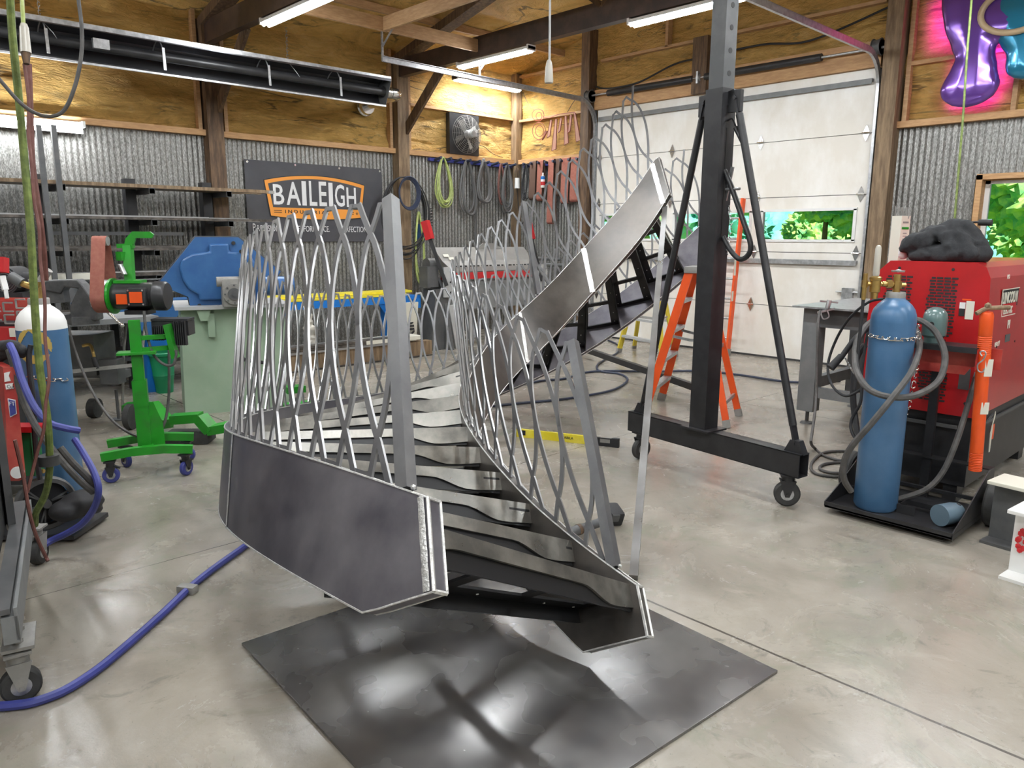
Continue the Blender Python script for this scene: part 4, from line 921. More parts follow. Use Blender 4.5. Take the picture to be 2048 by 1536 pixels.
b = MB(); b.lathe([(.056, 0), (.062, .0), (.062, .10), (.055, .14), (.03, .165), (.001, .17), (.001, .16), (.03, .155), (.05, .13), (.055, .10), (.055, .005)], p, ax_, 28); b.build('dome', mat('cap blue grey', (.12, .18, .23), .4), T)
b = MB(); q = p+ax_*.085+V(0, 0, .045)+rt*.035; b.cyl(q, q+V(0, 0, .012)+rt*.01, .013, n=10); b.build('vent_hole', M['inkb'], T)
# orange corrugated tube standing in the cart
p0, p1 = V(4.99, 1.262, .30), V(4.93, 1.285, 1.245)
T = thing('flexible_tube', 'orange plastic tube standing upright in the cart, ribbed at both ends', 'tube', p0)
b = MB(); u = (p1-p0).normalized(); prof = [(.036, 0)]; L_ = (p1-p0).length
for k in range(11): prof += [(.036, .006+k*.010), (.033, .009+k*.010), (.036, .012+k*.010)]
prof.append((.036, L_-.24))
for k in range(9): prof += [(.036, L_-.24+k*.012), (.033, L_-.236+k*.012), (.036, L_-.232+k*.012)]
prof += [(.036, L_-.02), (.03, L_)]
b.lathe(prof, p0, u, 20); b.build('body', M['orange'], T); 
b = MB(); b.box(p0+u*(L_-.32)-fw_*.034+rt*.012, (.004, .045, .10), math.atan2(fw_.y, fw_.x)); b.build('paper_label', M['cream'], T, smooth=False); b = MB(); b.box(p0+u*(L_-.56)-fw_*.034+rt*.008, (.004, .045, .07), math.atan2(fw_.y, fw_.x)); b.build('paper_label', M['cream'], T, smooth=False)
b = MB(); b.tube([p1-V(0, .06, 0)+rt*.06+V(0, 0, .03), p1+V(0, 0, .02), p1-rt*.06+V(0, 0, -.01)], .013, 8, 4); b.ball(p1+V(0, 0, .035), .02, 1); b.build('rag_tie', M['timberg'], T)
# welding rod box behind the cylinder
p0 = dep(1803, 640, 5.55); T = thing('welding_rod_box', 'tall white cardboard box of welding rods standing behind the gas cylinder', 'box', p0)
q1 = onx(1818, 430, 0) if 0 else dep(1806, 432, 5.55); q0 = dep(1790, 600, 5.45); u = V(0, 0, 1)
ctr = dep(1803, 432, 5.35); zb = WZ1 if 0 else 1.13; bx = V(ctr.x, ctr.y, 0)
b = MB(); a0 = math.atan2(rt.y, rt.x); b.box((bx.x, bx.y, (zb+ctr.z)/2), (.098, .075, ctr.z-zb), a0+.5); cbx = b.build('carton', M['cream'], T, smooth=False)
b = MB()
for k in range(26): a = random.uniform(-.04, .04); c2 = random.uniform(-.028, .028); bb = V(bx.x, bx.y, ctr.z-.02)+rt*a+fw_*c2; b.cyl(bb, bb+V(random.uniform(-.008, .008), random.uniform(-.008, .008), random.uniform(.05, .10)), .0028, n=5)
b.build('rod', M['cast'], T)
R_ = Matrix.Rotation(a0+.5, 3, 'Z'); ux = R_@V(1, 0, 0); fy = R_@V(0, -1, 0); o_ = V(bx.x, bx.y, ctr.z)+fy*.0385-ux*.042
text('WESTCOTT', o_+V(0, 0, -.055)+ux*.012, ux, (0, 0, 1), .014, M['inkb'], cbx) if 0 else None
b = MB(); b.box(o_+ux*.042+V(0, 0, -.085), (.075, .002, .016), a0+.5); b.build('stripe', M['green'], cbx, smooth=False)
b = MB()
for k in range(26):
    wq = .05 if k < 6 else .062; b.box(o_+ux*.042+V(0, 0, -.12-(k*.02 if k < 6 else .12+(k-6)*.0095)), (wq*random.uniform(.8, 1), .0015, .0035 if k > 5 else .006), a0+.5)
b.box(o_+ux*.042+V(0, 0, -.045), (.06, .0015, .012), a0+.5)
b.build('small_print', M['cast'], cbx, smooth=False)
# jacket
def blob(name, parts, m, parent=None, vox=.02, sm=6, bump=0.0, bs=6.0, zc=None):
    b = MB()
    for p in parts:
        if p[0] == 'b': b.ball(p[1], p[2], 2, p[3] if len(p) > 3 else (1, 1, 1))
        elif p[0] == 't': b.tube(p[1], p[2], 12, 6)
    me = bpy.data.meshes.new(name); bmesh.ops.recalc_face_normals(b.b, faces=b.b.faces); b.b.to_mesh(me); b.b.free()
    o = bpy.data.objects.new(name, me); COL.objects.link(o)
    r = o.modifiers.new('r', 'REMESH'); r.mode = 'VOXEL'; r.voxel_size = vox; s = o.modifiers.new('s', 'SMOOTH'); s.iterations = sm; s.factor = .6
    dg = bpy.context.evaluated_depsgraph_get(); dg.update(); m2 = bpy.data.meshes.new_from_object(o.evaluated_get(dg)); bpy.data.objects.remove(o)
    if bump:
        for v in m2.vertices:
            q = Vector((v.co.x*bs, v.co.y*bs, v.co.z*bs*1.6)); k = 1-abs(noise.noise(q+Vector((noise.noise(q*.7)*1.5, 0, 0))))*2; v.co += v.normal*bump*k
            if zc is not None and v.co.z < zc: v.co.z = zc
    m2.materials.clear(); m2.materials.append(M[m]); m2.polygons.foreach_set('use_smooth', [True]*len(m2.polygons)); m2.name = name
    return put(name, m2, parent)
jc = V(5.33, 1.66, WZ1)
def J(a, z, d=0.0): return jc - V(0, 1, 0)*a + V(0, 0, z) + V(1, 0, 0)*d
T = thing('work_jacket', 'crumpled charcoal work jacket heaped on top of the red welder', 'jacket', jc)
blob('cloth', [('b', J(.02, .04), .15, (1, 1.6, .5)), ('t', [J(-.19, .06), J(-.12, .15), J(-.02, .19), J(.08, .20), J(.16, .12), J(.23, .03)], [.05, .05, .045, .055, .055, .05, .04]), ('t', [J(-.20, .05, -.05), J(-.18, .11, -.05), J(-.05, .13, -.08)], .055), ('t', [J(-.10, .16, -.05), J(.0, .17, -.07), J(.06, .08, -.1), J(.07, .02, -.1)], .04), ('t', [J(.02, .2, -.03), J(.10, .14, -.07), J(.17, .05, -.1), J(.20, .02, -.1)], .04), ('b', J(.15, .02), .07, (1.2, 1.4, .5)), ('b', J(-.10, .03, -.05), .08, (1, 1.3, .5))], 'jacket', T, .012, 3, .013, 9.0, WZ1+.001)
blob('lining', [('t', [J(-.23, .10, -.02), J(-.25, .05, -.01), J(-.24, .015, 0)], .028)], 'white', T, .01, 2, .006, 20, WZ1+.001)
b = MB(); b.tube([J(.08, .2, .05), J(.11, .235, .05), J(.15, .24, .05), J(.19, .235, .05)], .007, 8, 4); b.cyl(J(.155, .238, .05), J(.225, .236, .05), .020, n=12); b.build('cord_plug', M['blackm'], T)
# hoses about the cylinder : each one a thing
def hose(name, lab, pts, r, m, cat='hose', group=None, sm=7, n=8):
    b = MB(); b.tube([dep(*p) if len(p) == 3 else onz(p[0], p[1], r+.001) for p in pts], r, n, sm); return one(b.build(name, M[m]), lab, cat, group)
hose('cable_loop', 'thick grey cable looped round the front of the right-hand blue gas cylinder', [(1822, 640, 4.62), (1845, 643, 4.5), (1874, 668, 4.42), (1890, 712, 4.35), (1878, 760, 4.25), (1838, 788, 4.16), (1790, 795, 4.12), (1740, 780, 4.2), (1713, 740, 4.35), (1712, 690, 4.5), (1730, 655, 4.62), (1748, 640, 4.66)], .0185, 'cable', 'cable')
hose('cable_loop', 'thick grey cable slanting down across the blue gas cylinder into the cart', [(1826, 648, 4.62), (1836, 668, 4.5), (1838, 700, 4.36), (1822, 745, 4.18), (1785, 795, 4.10), (1742, 848, 4.14), (1704, 892, 4.22), (1688, 925, 4.27), (1688, 958, 4.3), (1702, 982, 4.34)], .018, 'cable', 'cable')
hose('cable_loop', 'thick grey cable hanging from a hook on the red welder down to the cart', [(1985, 712, 4.72), (1968, 712, 4.66), (1955, 745, 4.6), (1936, 810, 4.52), (1912, 885, 4.5), (1885, 945, 4.52), (1850, 980, 4.55), (1790, 1000, 4.6)], .0175, 'cable', 'cable')
hose('welding_lead', 'thin black lead curving from the regulator over the welding table', [(1768, 598, 4.5), (1738, 604, 4.6), (1700, 635, 4.75), (1672, 680, 4.9), (1656, 730, 4.95), (1664, 770, 4.9), (1692, 792, 4.8), (1728, 775, 4.72)], .0085, 'blackm', 'cable')
hose('welding_lead', 'dark lead dropping beside the cylinder toward the left cart wheel', [(1736, 660, 4.75), (1724, 740, 4.72), (1722, 800, 4.68), (1703, 840, 4.72), (1704, 865, 4.7), (1718, 885, 4.66)], .010, 'blackm', 'cable')
T = thing('welding_stinger', 'black insulated cable plug hanging left of the blue gas cylinder', 'connector', dep(1680, 720, 4.75))
b = MB(); b.tube([dep(1742, 652, 4.7), dep(1712, 676, 4.72), dep(1690, 704, 4.75), dep(1682, 716, 4.75)], .017, 10, 5); b.build('lead', M['blackm'], T)
b = MB(); b.cyl(dep(1683, 712, 4.75), dep(1661, 736, 4.75), .022, .026, n=12); b.build('grip', M['blackm'], T)
b = MB()
for k in range(6): b.cyl(dep(1690+k*3, 715+k*5, 4.8), dep(1700+k*4, 735+k*6, 4.85), .006, n=6)
b.build('clip', M['galv'], T)
hose('cable_bundle', 'bundle of black cables hanging behind the left edge of the blue gas cylinder', [(1730, 690, 4.85), (1712, 720, 4.9), (1706, 790, 4.9), (1712, 850, 4.85), (1716, 880, 4.8)], .02, 'blackm', 'cable')
# beam off-cuts at the right edge
def ibeam(name, lab, c, h, w_, L_, ang, m1, m2):
    T = thing(name, lab, 'steel offcut', c); R = Matrix.Rotation(ang, 3, 'Z'); c = Vector(c)
    b = MB(); b.box(c+V(0, 0, .008), (L_, w_, .016), R); b.build('lower_flange', M[m2], T, smooth=False)
    b = MB(); b.box(c+V(0, 0, h/2), (L_*.98, .014, h-.03), R); b.build('beam_web', M[m1], T, smooth=False)
    b = MB(); b.box(c+V(0, 0, h-.010), (L_, w_, .02), R, .004); b.build('upper_flange', M['cream'] if m2 == 'dgrey' else M[m2], T, smooth=False)  # upper flange is cream where the rest is dark grey
    return T
ibeam('beam_offcut', 'dark steel I-beam offcut standing beside the cart wheel, pale top', (4.70, .94, 0), .36, .22, .30, -PI/2-.12, 'dgrey', 'dgrey')
T = ibeam('beam_offcut', 'white painted beam offcut with dark red splashes at the right edge', (4.27, .735, 0), .36, .24, .30, -PI/2-.1, 'white', 'white')
b = MB(); p = V(4.05, .72, .22)
for k in range(9): a = k*.8; b.ball(V(4.255, .84+.02*math.cos(a)*random.uniform(.4, 1), .19+.05*math.sin(a)), .014, 1, (.4, 1, 1.2))
b.build('paint_splash', M['redp'], T)

# ================================================================== floor things
T = thing('spirit_level', 'long yellow and black spirit level lying on the floor behind the lattice rail', 'spirit level', onz(1130, 885, 0))
e0, e1 = onz(1028, 872, 0), onz(1238, 895, 0); u = (e1-e0).normalized(); n_ = V(-u.y, u.x, 0); Lv = (e1-e0).length
def lvl(a, c, m, w_=.026, h_=.068, nm='body'): b = MB(); b.bar(e0+u*Lv*a+V(0, 0, h_/2), e0+u*Lv*c+V(0, 0, h_/2), w_, h_); return b.build(nm, M[m], T, smooth=False)
lvl(.03, .74, 'yellow'); lvl(.74, .955, 'blackm', nm='display_unit'); lvl(0, .03, 'blackm', .032, .072, 'end_cap'); lvl(.94, 1.0, 'blackm', .036, .072, 'end_cap')
b = MB(); b.bar(e0+u*Lv*.83-n_*.014*1+V(0, 0, .045), e0+u*Lv*.92-n_*.014+V(0, 0, .045), .004, .03); b.bar(e0+u*Lv*.83+n_*.0+V(0, 0, .069), e0+u*Lv*.93+V(0, 0, .069), .02, .003); b.build('screen', M['cast'], T, smooth=False)
b = MB(); b.bar(e0+u*Lv*.08-n_*.0135+V(0, 0, .04), e0+u*Lv*.12-n_*.0135+V(0, 0, .04), .004, .04); b.build('vial_window', M['inkb'], T, smooth=False)
text('STABILA', e0+u*Lv*.46-n_*.0145+V(0, 0, .028), u, (0, 0, 1), .03, M['inkb'], T)
# cordless nibbler
T = thing('cordless_angle_grinder', 'grey and red cordless power tool lying on the floor beside the front rail post', 'power tool', onz(1190, 1062, 0))
g_ = [onz(1132, 1070, .05), onz(1155, 1060, .05), onz(1185, 1050, .055), onz(1212, 1040, .06)]
b = MB(); b.tube(g_, [.030, .030, .026, .026, .030], 14, 5); b.build('handle', M['dgrey'], T)
b = MB(); b.cyl(g_[0]+V(0, 0, -.03), g_[0]+V(0, 0, .03), .035, n=16); b.cyl(g_[0]-V(0, 0, .045), g_[0]-V(0, 0, .03), .05, n=16); b.build('gear_head', M['cast'], T)
b = MB(); b.cyl(g_[1], g_[1]+(g_[2]-g_[1])*.2, .0315, n=14); b.build('trim_ring', M['timber'], T)
b = MB(); b.box(onz(1226, 1030, .055)+V(0, 0, .005), (.09, .12, .09), (0.3, .1, -.4), .015); b.build('battery', M['blackm'], T)
b = MB(); b.box(onz(1226, 1030, .055)+V(-.035, -.045, .005), (.05, .02, .05), (0.3, .1, -.4), .006); b.build('battery_label', M['dgrey'], T)
# floor hoses
hose('air_hose', 'long blue hose running across the floor to the lower left corner', [(560, 1040), (490, 1092), (430, 1135), (380, 1175), (320, 1232), (260, 1285), (200, 1335), (140, 1375), (90, 1397), (40, 1409), (-40, 1412), (-160, 1395)], .0175, 'hoseb')
hose('air_hose', 'dark blue hose lying across the floor behind the stepladder', [(980, 788), (1020, 775), (1080, 762), (1130, 757), (1165, 746), (1210, 742), (1300, 743), (1400, 742), (1480, 750), (1560, 762), (1620, 765), (1680, 762)], .014, 'hosedk')
hose('air_hose', 'dark hose curling on the floor under the high end of the staircase', [(985, 812), (1040, 806), (1110, 800), (1180, 790), (1230, 778), (1255, 760), (1240, 748), (1200, 742), (1195, 730), (1215, 716), (1236, 704), (1236, 690), (1215, 680)], .013, 'hosedk')
b = MB(); b.box(onz(375, 1178, .018), (.05, .09, .04), .6, .01); one(b.build('hose_tape', M['cast']), 'grey tape wrapped round the blue floor hose', 'tape')
# ================================================================== long radiant tube heater
def YY(x, y, Y): return ony(x, y, Y)
T = thing('radiant_tube_heater', 'long dark radiant tube heater with metal reflector hung along the banner wall', 'heater', (4.0, 9.45, 3.64))
xa, xb = 1.2, 6.42
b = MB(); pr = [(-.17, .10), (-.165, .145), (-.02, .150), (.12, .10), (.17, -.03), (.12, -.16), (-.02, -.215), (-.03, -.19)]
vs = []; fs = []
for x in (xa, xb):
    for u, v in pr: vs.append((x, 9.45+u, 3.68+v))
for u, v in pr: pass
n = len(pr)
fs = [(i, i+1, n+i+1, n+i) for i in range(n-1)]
b._add(vs, fs); b._add([(x, y+(.003 if k < 3 else -.003), z-.003) for k, (x, y, z) in enumerate(vs)], fs); b.build('reflector', mat('heater reflector', (.16, .16, .17), .28, .9), T, smooth=False)  # dark metal colour stands in for dark surroundings mirrored by the reflector
b = MB(); b.box(((xa+xb)/2, 9.285, 3.815), (xb-xa, .008, .05)); b.bar((xa, 9.49, 3.492), (xb, 9.49, 3.492), .10, .012, up=(0, -.35, .94)); b.box(((xa+xb)/2, 9.43, 3.468), (xb-xa, .03, .02)); b.build('reflector_lip', M['galv'], T, smooth=False)  # wide lower strip is lighter metal, putting the lit band into the colour
b = MB(); b.cyl((xa, 9.45, 3.66), (xb+.08, 9.45, 3.66), .052, n=20); b.build('burner_tube', M['black'], T)
b = MB()
for s_ in (-1, 1): pass
b.prism([(u*1.0, v*1.0) for u, v in pr[:]], (xb, 9.45, 3.68), (0, 1, 0), (0, 0, 1), .006); b.build('end_plate', M['dgrey'], T, smooth=False)
for x in (2.2, 3.35, 4.6, 5.6):
    b = MB(); b.tube([(x, 9.26, 3.50), (x, 9.28, 3.72), (x, 9.42, 3.83), (x, 9.6, 3.72), (x, 9.66, 3.53)], .007, 6, 4); b.bar((x, 9.24, 3.48), (x, 9.255, 3.72), .03, .006); b.build('hanger_strap', M['galv'], T)
for x in (2.2, 4.95):
    b = MB(); b.chain([(x, 9.43, 3.84), (x, 9.43, 4.25)], .045, .024, .003); b.tube([(x-.0, 9.43, 3.84), (x+.10, 9.40, 3.72), (x+.12, 9.36, 3.66)], .004, 6); b.build('hanging_chain', M['galv'], T)
b = MB(); b.cyl((xb-.02, 9.45, 3.66), (xb+.10, 9.45, 3.66), .075, n=24); b.cyl((xb+.03, 9.45, 3.66), (xb+.045, 9.45, 3.66), .082, n=24); b.cyl((xb+.08, 9.45, 3.66), (xb+.09, 9.45, 3.66), .08, n=24)
b.tube([(xb+.10, 9.45, 3.66), (xb+.20, 9.47, 3.66), (xb+.255, 9.54, 3.655), (xb+.265, 9.66, 3.65)], .078, 20, 4); b.tube([(xb+.265, 9.64, 3.65), (xb+.27, 10.36, 3.60)], .062, 20); b.lathe([(.075, -.10), (.115, -.10), (.125, -.05), (.105, -.04), (.14, -.02), (.14, 0)], (xb+.27, 10.39, 3.60), (0, 1, 0), 24); b.build('exhaust_elbow', M['chrome'], T)
b = MB(); b.box((2.72, 9.30, 3.66), (.16, .05, .10)); b.build('sight_box', M['galv'], T, smooth=False)

# ================================================================== banner
T = thing('banner', 'charcoal banner with an orange bordered BAILEIGH INDUSTRIAL logo pinned to the corrugated wall', 'banner', (5.85, 10.38, 1.65))
bx0, bx1, bz0, bz1 = 4.73, 6.97, 1.58, 2.695; by = 10.395
b = MB(); vs = []; fs = []; nx, nz = 40, 20
for i in range(nx+1):
    for j in range(nz+1):
        x = bx0+(bx1-bx0)*i/nx; z = bz0+(bz1-bz0)*j/nz; vs.append((x, by+.004*noise.noise(V(x*2+z*1.5, z*1.2, 2)), z))
for i in range(nx):
    for j in range(nz): a = i*(nz+1)+j; fs.append((a, a+1, a+nz+2, a+nz+1))
b._add(vs, fs); b._add([(x, y+.003, z) for x, y, z in vs], fs); sheet = b.build('sheet', M['banner'], T)
b = MB()
for k in range(4): b.cyl((bx0+.04+k*(bx1-bx0-.08)/3, by-.006, bz1-.03), (bx0+.04+k*(bx1-bx0-.08)/3, by+.004, bz1-.03), .016, n=8)
b.build('grommet', M['chrome'], sheet)
def shield(g, y, m, nm='logo_border', zb=0.0):
    pts = []
    for i in range(21): q = -1+2*i/20; pts.append((q*(.816-g), 2.43-g*.8+(.096-g*.05)*(1-q*q)))
    zb_ = 1.945+g if not zb else zb
    for i in range(21): q = 1-2*i/20; pts.append((q*((.742-g) if not zb else (.757-g)), zb_-(.04 if not zb else 0)*(1-q*q)))
    b = MB(); b.prism(pts, (5.82, y, 0), (1, 0, 0), (0, 0, 1), .002); return b.build(nm, M[m], sheet, smooth=False)
shield(-.012, by-.006, 'inkb'); shield(0, by-.008, 'logoo'); shield(.052, by-.0105, 'banner', zb=2.062)
# arched word : tall condensed capitals
wd_ = 'BAILEIGH'; xs = [5.125, 5.325, 5.572, 5.69, 5.85, 6.01, 6.115, 6.315]; wds = [.165, .225, .07, .125, .125, .07, .165, .165]
for ch, x, w0 in zip(wd_, xs, wds):
    q = ((x+w0/2)-5.82)/.70; hh = .355*(1-.27*q*q)
    o = text(ch, (0, 0, 0), (1, 0, 0), (0, 0, 1), 1.0, M['ink'], None, ext=.001, bold=.012, name='lettering')
    me = o.data; a = np.empty(len(me.vertices)*3); me.vertices.foreach_get('co', a); a = a.reshape(-1, 3); mn, mx = a.min(0), a.max(0)
    a[:, 0] = x+(a[:, 0]-mn[0])/(mx[0]-mn[0])*w0; a[:, 2] = 2.10+(a[:, 2]-mn[2])/(mx[2]-mn[2])*hh; a[:, 1] = by-.0125+(a[:, 1]-mn[1])
    me.vertices.foreach_set('co', a.ravel()); o.location = (0, 0, 0); o.parent = sheet; o.matrix_parent_inverse = wm(sheet).inverted()
text('I N D U S T R I A L', (5.29, by-.0105, 1.985), (1, 0, 0), (0, 0, 1), .066, M['inkb'], sheet, sx=1.35, bold=.001); text('®', (6.47, by-.0105, 1.985), (1, 0, 0), (0, 0, 1), .05, M['inkb'], sheet)
b = MB()
for x in (5.185, 6.395):
    for z in (2.018, 1.992): b.box((x, by-.0100, z), (.12 if x < 6 else .08, .001, .008))
b.build('logo_rule', M['inkb'], sheet, smooth=False)
for px_, rest in ((4.79, 'RECISION.'), (5.42, 'ERFORMANCE.'), (6.185, 'ERFECTION.')):
    text('P', (px_, by-.008, 1.725), (1, 0, 0), (0, 0, 1), .155, M['ink'], sheet, sx=.60); text(rest, (px_+.062, by-.008, 1.725), (1, 0, 0), (0, 0, 1), .120, M['ink'], sheet, sx=.66)
# ================================================================== wall fan
T = thing('wall_fan', 'round dark wire-guarded exhaust fan in a black box high on the foam wall', 'fan', (8.60, 10.3, 3.03)); fc = V(8.62, 10.27, 3.36)
b = MB(); b.box((8.60, 10.355, 3.36), (.64, .09, .66)); b.build('box', M['black'], T, smooth=False)
b = MB()
for k in range(11): 
    r0 = .05+k*.026; pts = [fc+V(r0*math.cos(a), -.10*(1-(r0/.31)**2), r0*math.sin(a)) for a in np.linspace(0, 2*PI, 25)]; b.tube(pts, .0032, 4)
for k in range(16):
    a = 2*PI*k/16; b.tube([fc+V(q*math.cos(a), -.10*(1-(q/.31)**2), q*math.sin(a)) for q in (.05, .12, .2, .31)], .0032, 4)
b.build('guard', M['cast'], T)
b = MB()
for k in range(4):
    a = PI/2*k+.5; u = V(math.cos(a), 0, math.sin(a)); v = V(-math.sin(a), 0, math.cos(a)); b.prism([(.05, -.03), (.24, -.08), (.26, .05), (.05, .03)], fc+V(0, .02, 0), u, (v+V(0, .5, 0)).normalized(), .003)
b.build('blade', M['cast'], T, smooth=False)
b = MB(); b.cyl(fc+V(0, -.16, 0), fc+V(0, .0, 0), .065, n=18); b.cyl(fc+V(0, -.18, 0), fc+V(0, -.16, 0), .05, n=18); b.box(fc+V(.08, -.08, -.01), (.08, .1, .06)); b.build('motor', M['lgrey'], T)
b = MB(); b.tube([(8.9, 10.3, 3.22), (9.1, 10.36, 3.20), (9.25, 10.36, 3.12), (9.4, 10.37, 3.08), (9.55, 10.38, 3.06)], .006, 6, 5); b.build('cord', M['timberg'], T)

# ================================================================== peg rails with hoses, cords and belts
T = thing('peg_rail', 'dark blue peg rail on the banner wall under the fan', 'rack', (8.8, 10.3, 2.88)); b = MB(); b.box((8.8, 10.36, 2.91), (1.85, .05, .05))
b.build('rail', M['hoseb'], T, smooth=False)
for k in range(9): b = MB(); b.cyl((7.98+k*.21, 10.36, 2.90), (7.98+k*.21, 10.16, 2.935), .022, n=10); b.build('peg', M['hosedk'], T)
T = thing('peg_rail', 'dark blue peg rail on the overhead door wall beside the corner post', 'rack', (9.86, 9.4, 2.88)); b = MB(); b.box((9.87, 9.4, 2.91), (.05, 1.5, .05))
b.build('rail', M['hoseb'], T, smooth=False)
for k in range(8): b = MB(); b.cyl((9.86, 10.0-k*.18, 2.90), (9.68, 10.0-k*.18, 2.935), .022, n=10); b.build('peg', M['hosedk'], T)
def coil(name, lab, c, ax, h, w_, n, r, m, seed=0, jit=.05, cat='hose', extra=None, group=None):
    rnd = random.Random(seed); c = Vector(c); ux = V(1, 0, 0) if ax == 'x' else V(0, -1, 0); nn = V(0, -1, 0) if ax == 'x' else V(-1, 0, 0); pts = []
    for k in range(n):
        hh = h*(1-rnd.uniform(0, jit*3)); ww = w_*(1-rnd.uniform(0, jit*4)); of = rnd.uniform(-jit, jit)*w_*2; dd = rnd.uniform(0, .08)
        for i in range(12):
            a = 2*PI*i/12; q = (1-math.cos(a))/2
            pts.append(c + ux*(math.sin(a)*ww/2*(.45+.75*q)+of*q) - V(0, 0, 1)*(q*hh) + nn*(dd*q*.6+.02*k/n+.005))
    pts.append(c)
    if extra: pts += [Vector(e) for e in extra]
    b = MB(); b.tube(pts, r, 6, 4); return one(b.build(name, M[m]), lab, cat, group)
coil('coiled_air_hose', 'lime green air hose coiled on the peg rail below the fan', (8.10, 10.28, 2.95), 'x', .85, .36, 9, .011, 'lime', 3, .07)
coil('coiled_hose', 'grey hose coil on the peg rail, beside the lime green coil', (8.62, 10.28, 2.94), 'x', .92, .36, 2, .022, 'hoseg', 4, .08)
coil('coiled_hose', 'thick pale grey hose looped over the middle pegs of the banner wall rail', (8.98, 10.26, 2.94), 'x', .74, .36, 2, .027, 'hoseg', 5, .04, extra=[(8.85, 10.3, 2.2), (8.86, 10.33, 1.6), (8.86, 10.33, 1.25)])
coil('extension_lead', 'red cord coil hanging between grey coils near the room corner', (9.40, 10.28, 2.93), 'x', .70, .20, 3, .012, 'pinkc', 6, .06, 'cord')
coil('extension_lead', 'grey welding cord coil with many loops next to the room corner post', (9.52, 10.25, 2.93), 'x', .86, .27, 9, .012, 'hoseg', 7, .07, 'cord')
coil('extension_lead', 'thin dark cord coil on the door wall rail nearest the corner', (9.75, 9.98, 2.93), 'y', .62, .16, 5, .009, 'blackm', 8, .1, 'cord')
T = thing('work_light', 'caged work light with white socket hanging beside the corner post', 'work light', (9.72, 10.16, 2.5)); b = MB(); b.cyl((9.70, 10.16, 2.52), (9.70, 10.16, 2.70), .05, .045, n=14); b.build('socket', M['white'], T)
b = MB(); 
for k in range(6): a = k*PI/3; b.tube([(9.70+.045*math.cos(a), 10.16+.045*math.sin(a), 2.70), (9.70+.05*math.cos(a), 10.16+.05*math.sin(a), 2.80), (9.70, 10.16, 2.88)], .003, 4, 3)
b.build('cage', M['chrome'], T)
b = MB(); b.tube([(9.70, 10.16, 2.52), (9.71, 10.15, 2.3), (9.70, 10.10, 2.1), (9.72, 10.05, 2.25), (9.72, 10.0, 2.0), (9.72, 10.08, 1.85)], .008, 6, 6); b.build('flex', M['blackm'], T)
def belt(lab, yc, w_, h, m='belt', dz=0):
    vs = []; fs = []; th = .035; pts = []
    for i in range(13): a = PI*i/12; pts.append((-th*math.cos(a)*.8, math.sin(a)*th*.6))
    n1 = len(pts)
    for i in range(17): a = PI*i/16; pts.append((th*math.cos(a)*1.6, -h+.0-math.sin(a)*th*1.5))
    n = len(pts); T = thing('sanding_belt', lab, 'sanding belt', (9.75, yc, 2.95-h), 'sanding belts on the door wall rail')
    for y_ in (yc-w_/2, yc+w_/2):
        for u, v in pts: vs.append((9.76-u, y_, 2.955+v+dz))
    fs = [(i, (i+1) % n, n+(i+1) % n, n+i) for i in range(n)]
    MB()._add(vs, fs).build('abrasive_face', M[m], T)
    cx = 9.76; MB()._add([(cx-(cx-x)*.93, y, z) for x, y, z in vs], fs).build('cloth_back', M['beltb'], T)
belt('brown sanding belt hanging nearest the corner on the door wall rail', 9.80, .15, .60, 'beltb'); belt('reddish sanding belt beside the brown one nearest the corner', 9.62, .13, .62)
belt('longest sanding belt, its loop reaching well below the others', 9.36, .13, 1.02); belt('narrow dark sanding belt between the longest belt and the wide pair', 9.20, .08, .55, 'beltb')
belt('wide brown sanding belt second from the door track', 9.02, .17, .68, 'belt'); belt('widest reddish sanding belt nearest the door track', 8.80, .19, .66)
T = thing('spray_bottle', 'small white bottle with red and blue label hanging among the sanding belts', 'bottle', (9.66, 9.48, 2.42)); b = MB(); b.lathe([(.035, 0), (.037, .01), (.037, .18), (.015, .21), (.015, .25)], (9.66, 9.48, 2.50), n=14); b.build('body', M['white'], T)
b = MB(); b.cyl((9.66, 9.48, 2.54), (9.66, 9.48, 2.60), .0385, n=14); b.build('red_band', M['redp'], T); b = MB(); b.cyl((9.66, 9.48, 2.64), (9.66, 9.48, 2.69), .0385, n=14); b.build('blue_band', M['blueb'], T)
# black wire coil round the post with a lime hose and reel
cc = V(7.22, 10.17, 1.98); b = MB(); rnd = random.Random(3)
for k in range(8):
    rx, rz = .42+rnd.uniform(-.05, .05), .60+rnd.uniform(-.07, .06); oz = .6-rz; b.tube([cc+V(rx*math.sin(a), -.01*k, rz*math.cos(a)+oz) for a in np.linspace(0, 2*PI, 33)], .009, 5)
one(b.build('wire_coil', M['blackm']), 'large black wire coil hung on the timber post beside the banner', 'coil')
b = MB()
for k in range(4): b.tube([V(7.28, 10.12-.012*k, 2.33)+V((.17+.012*k)*math.sin(a), 0, (.22+.012*k)*math.cos(a)) for a in np.linspace(0, 2*PI, 25)], .012, 6)
one(b.build('small_coil', M['hosedk']), 'small dark blue hose ring hung inside the large black wire coil', 'coil')
coil('hanging_air_hose', 'lime green hose doubled and hanging beside the red-handled brake lever', (7.52, 10.2, 2.05), 'x', 1.15, .22, 5, .013, 'lime', 12, .06)
T = thing('air_regulator', 'blue and white air regulator fixed to the wall near the lime hose', 'regulator', (7.60, 10.3, 1.72)); b = MB(); b.cyl((7.60, 10.28, 1.60), (7.60, 10.28, 1.86), .04, n=12); b.build('bowl', M['blue'], T); b = MB(); b.cyl((7.66, 10.28, 1.90), (7.66, 10.20, 1.90), .04, n=14); b.cyl((7.66, 10.28, 1.80), (7.66, 10.2, 1.80), .035, n=14); b.build('gauge', M['white'], T)
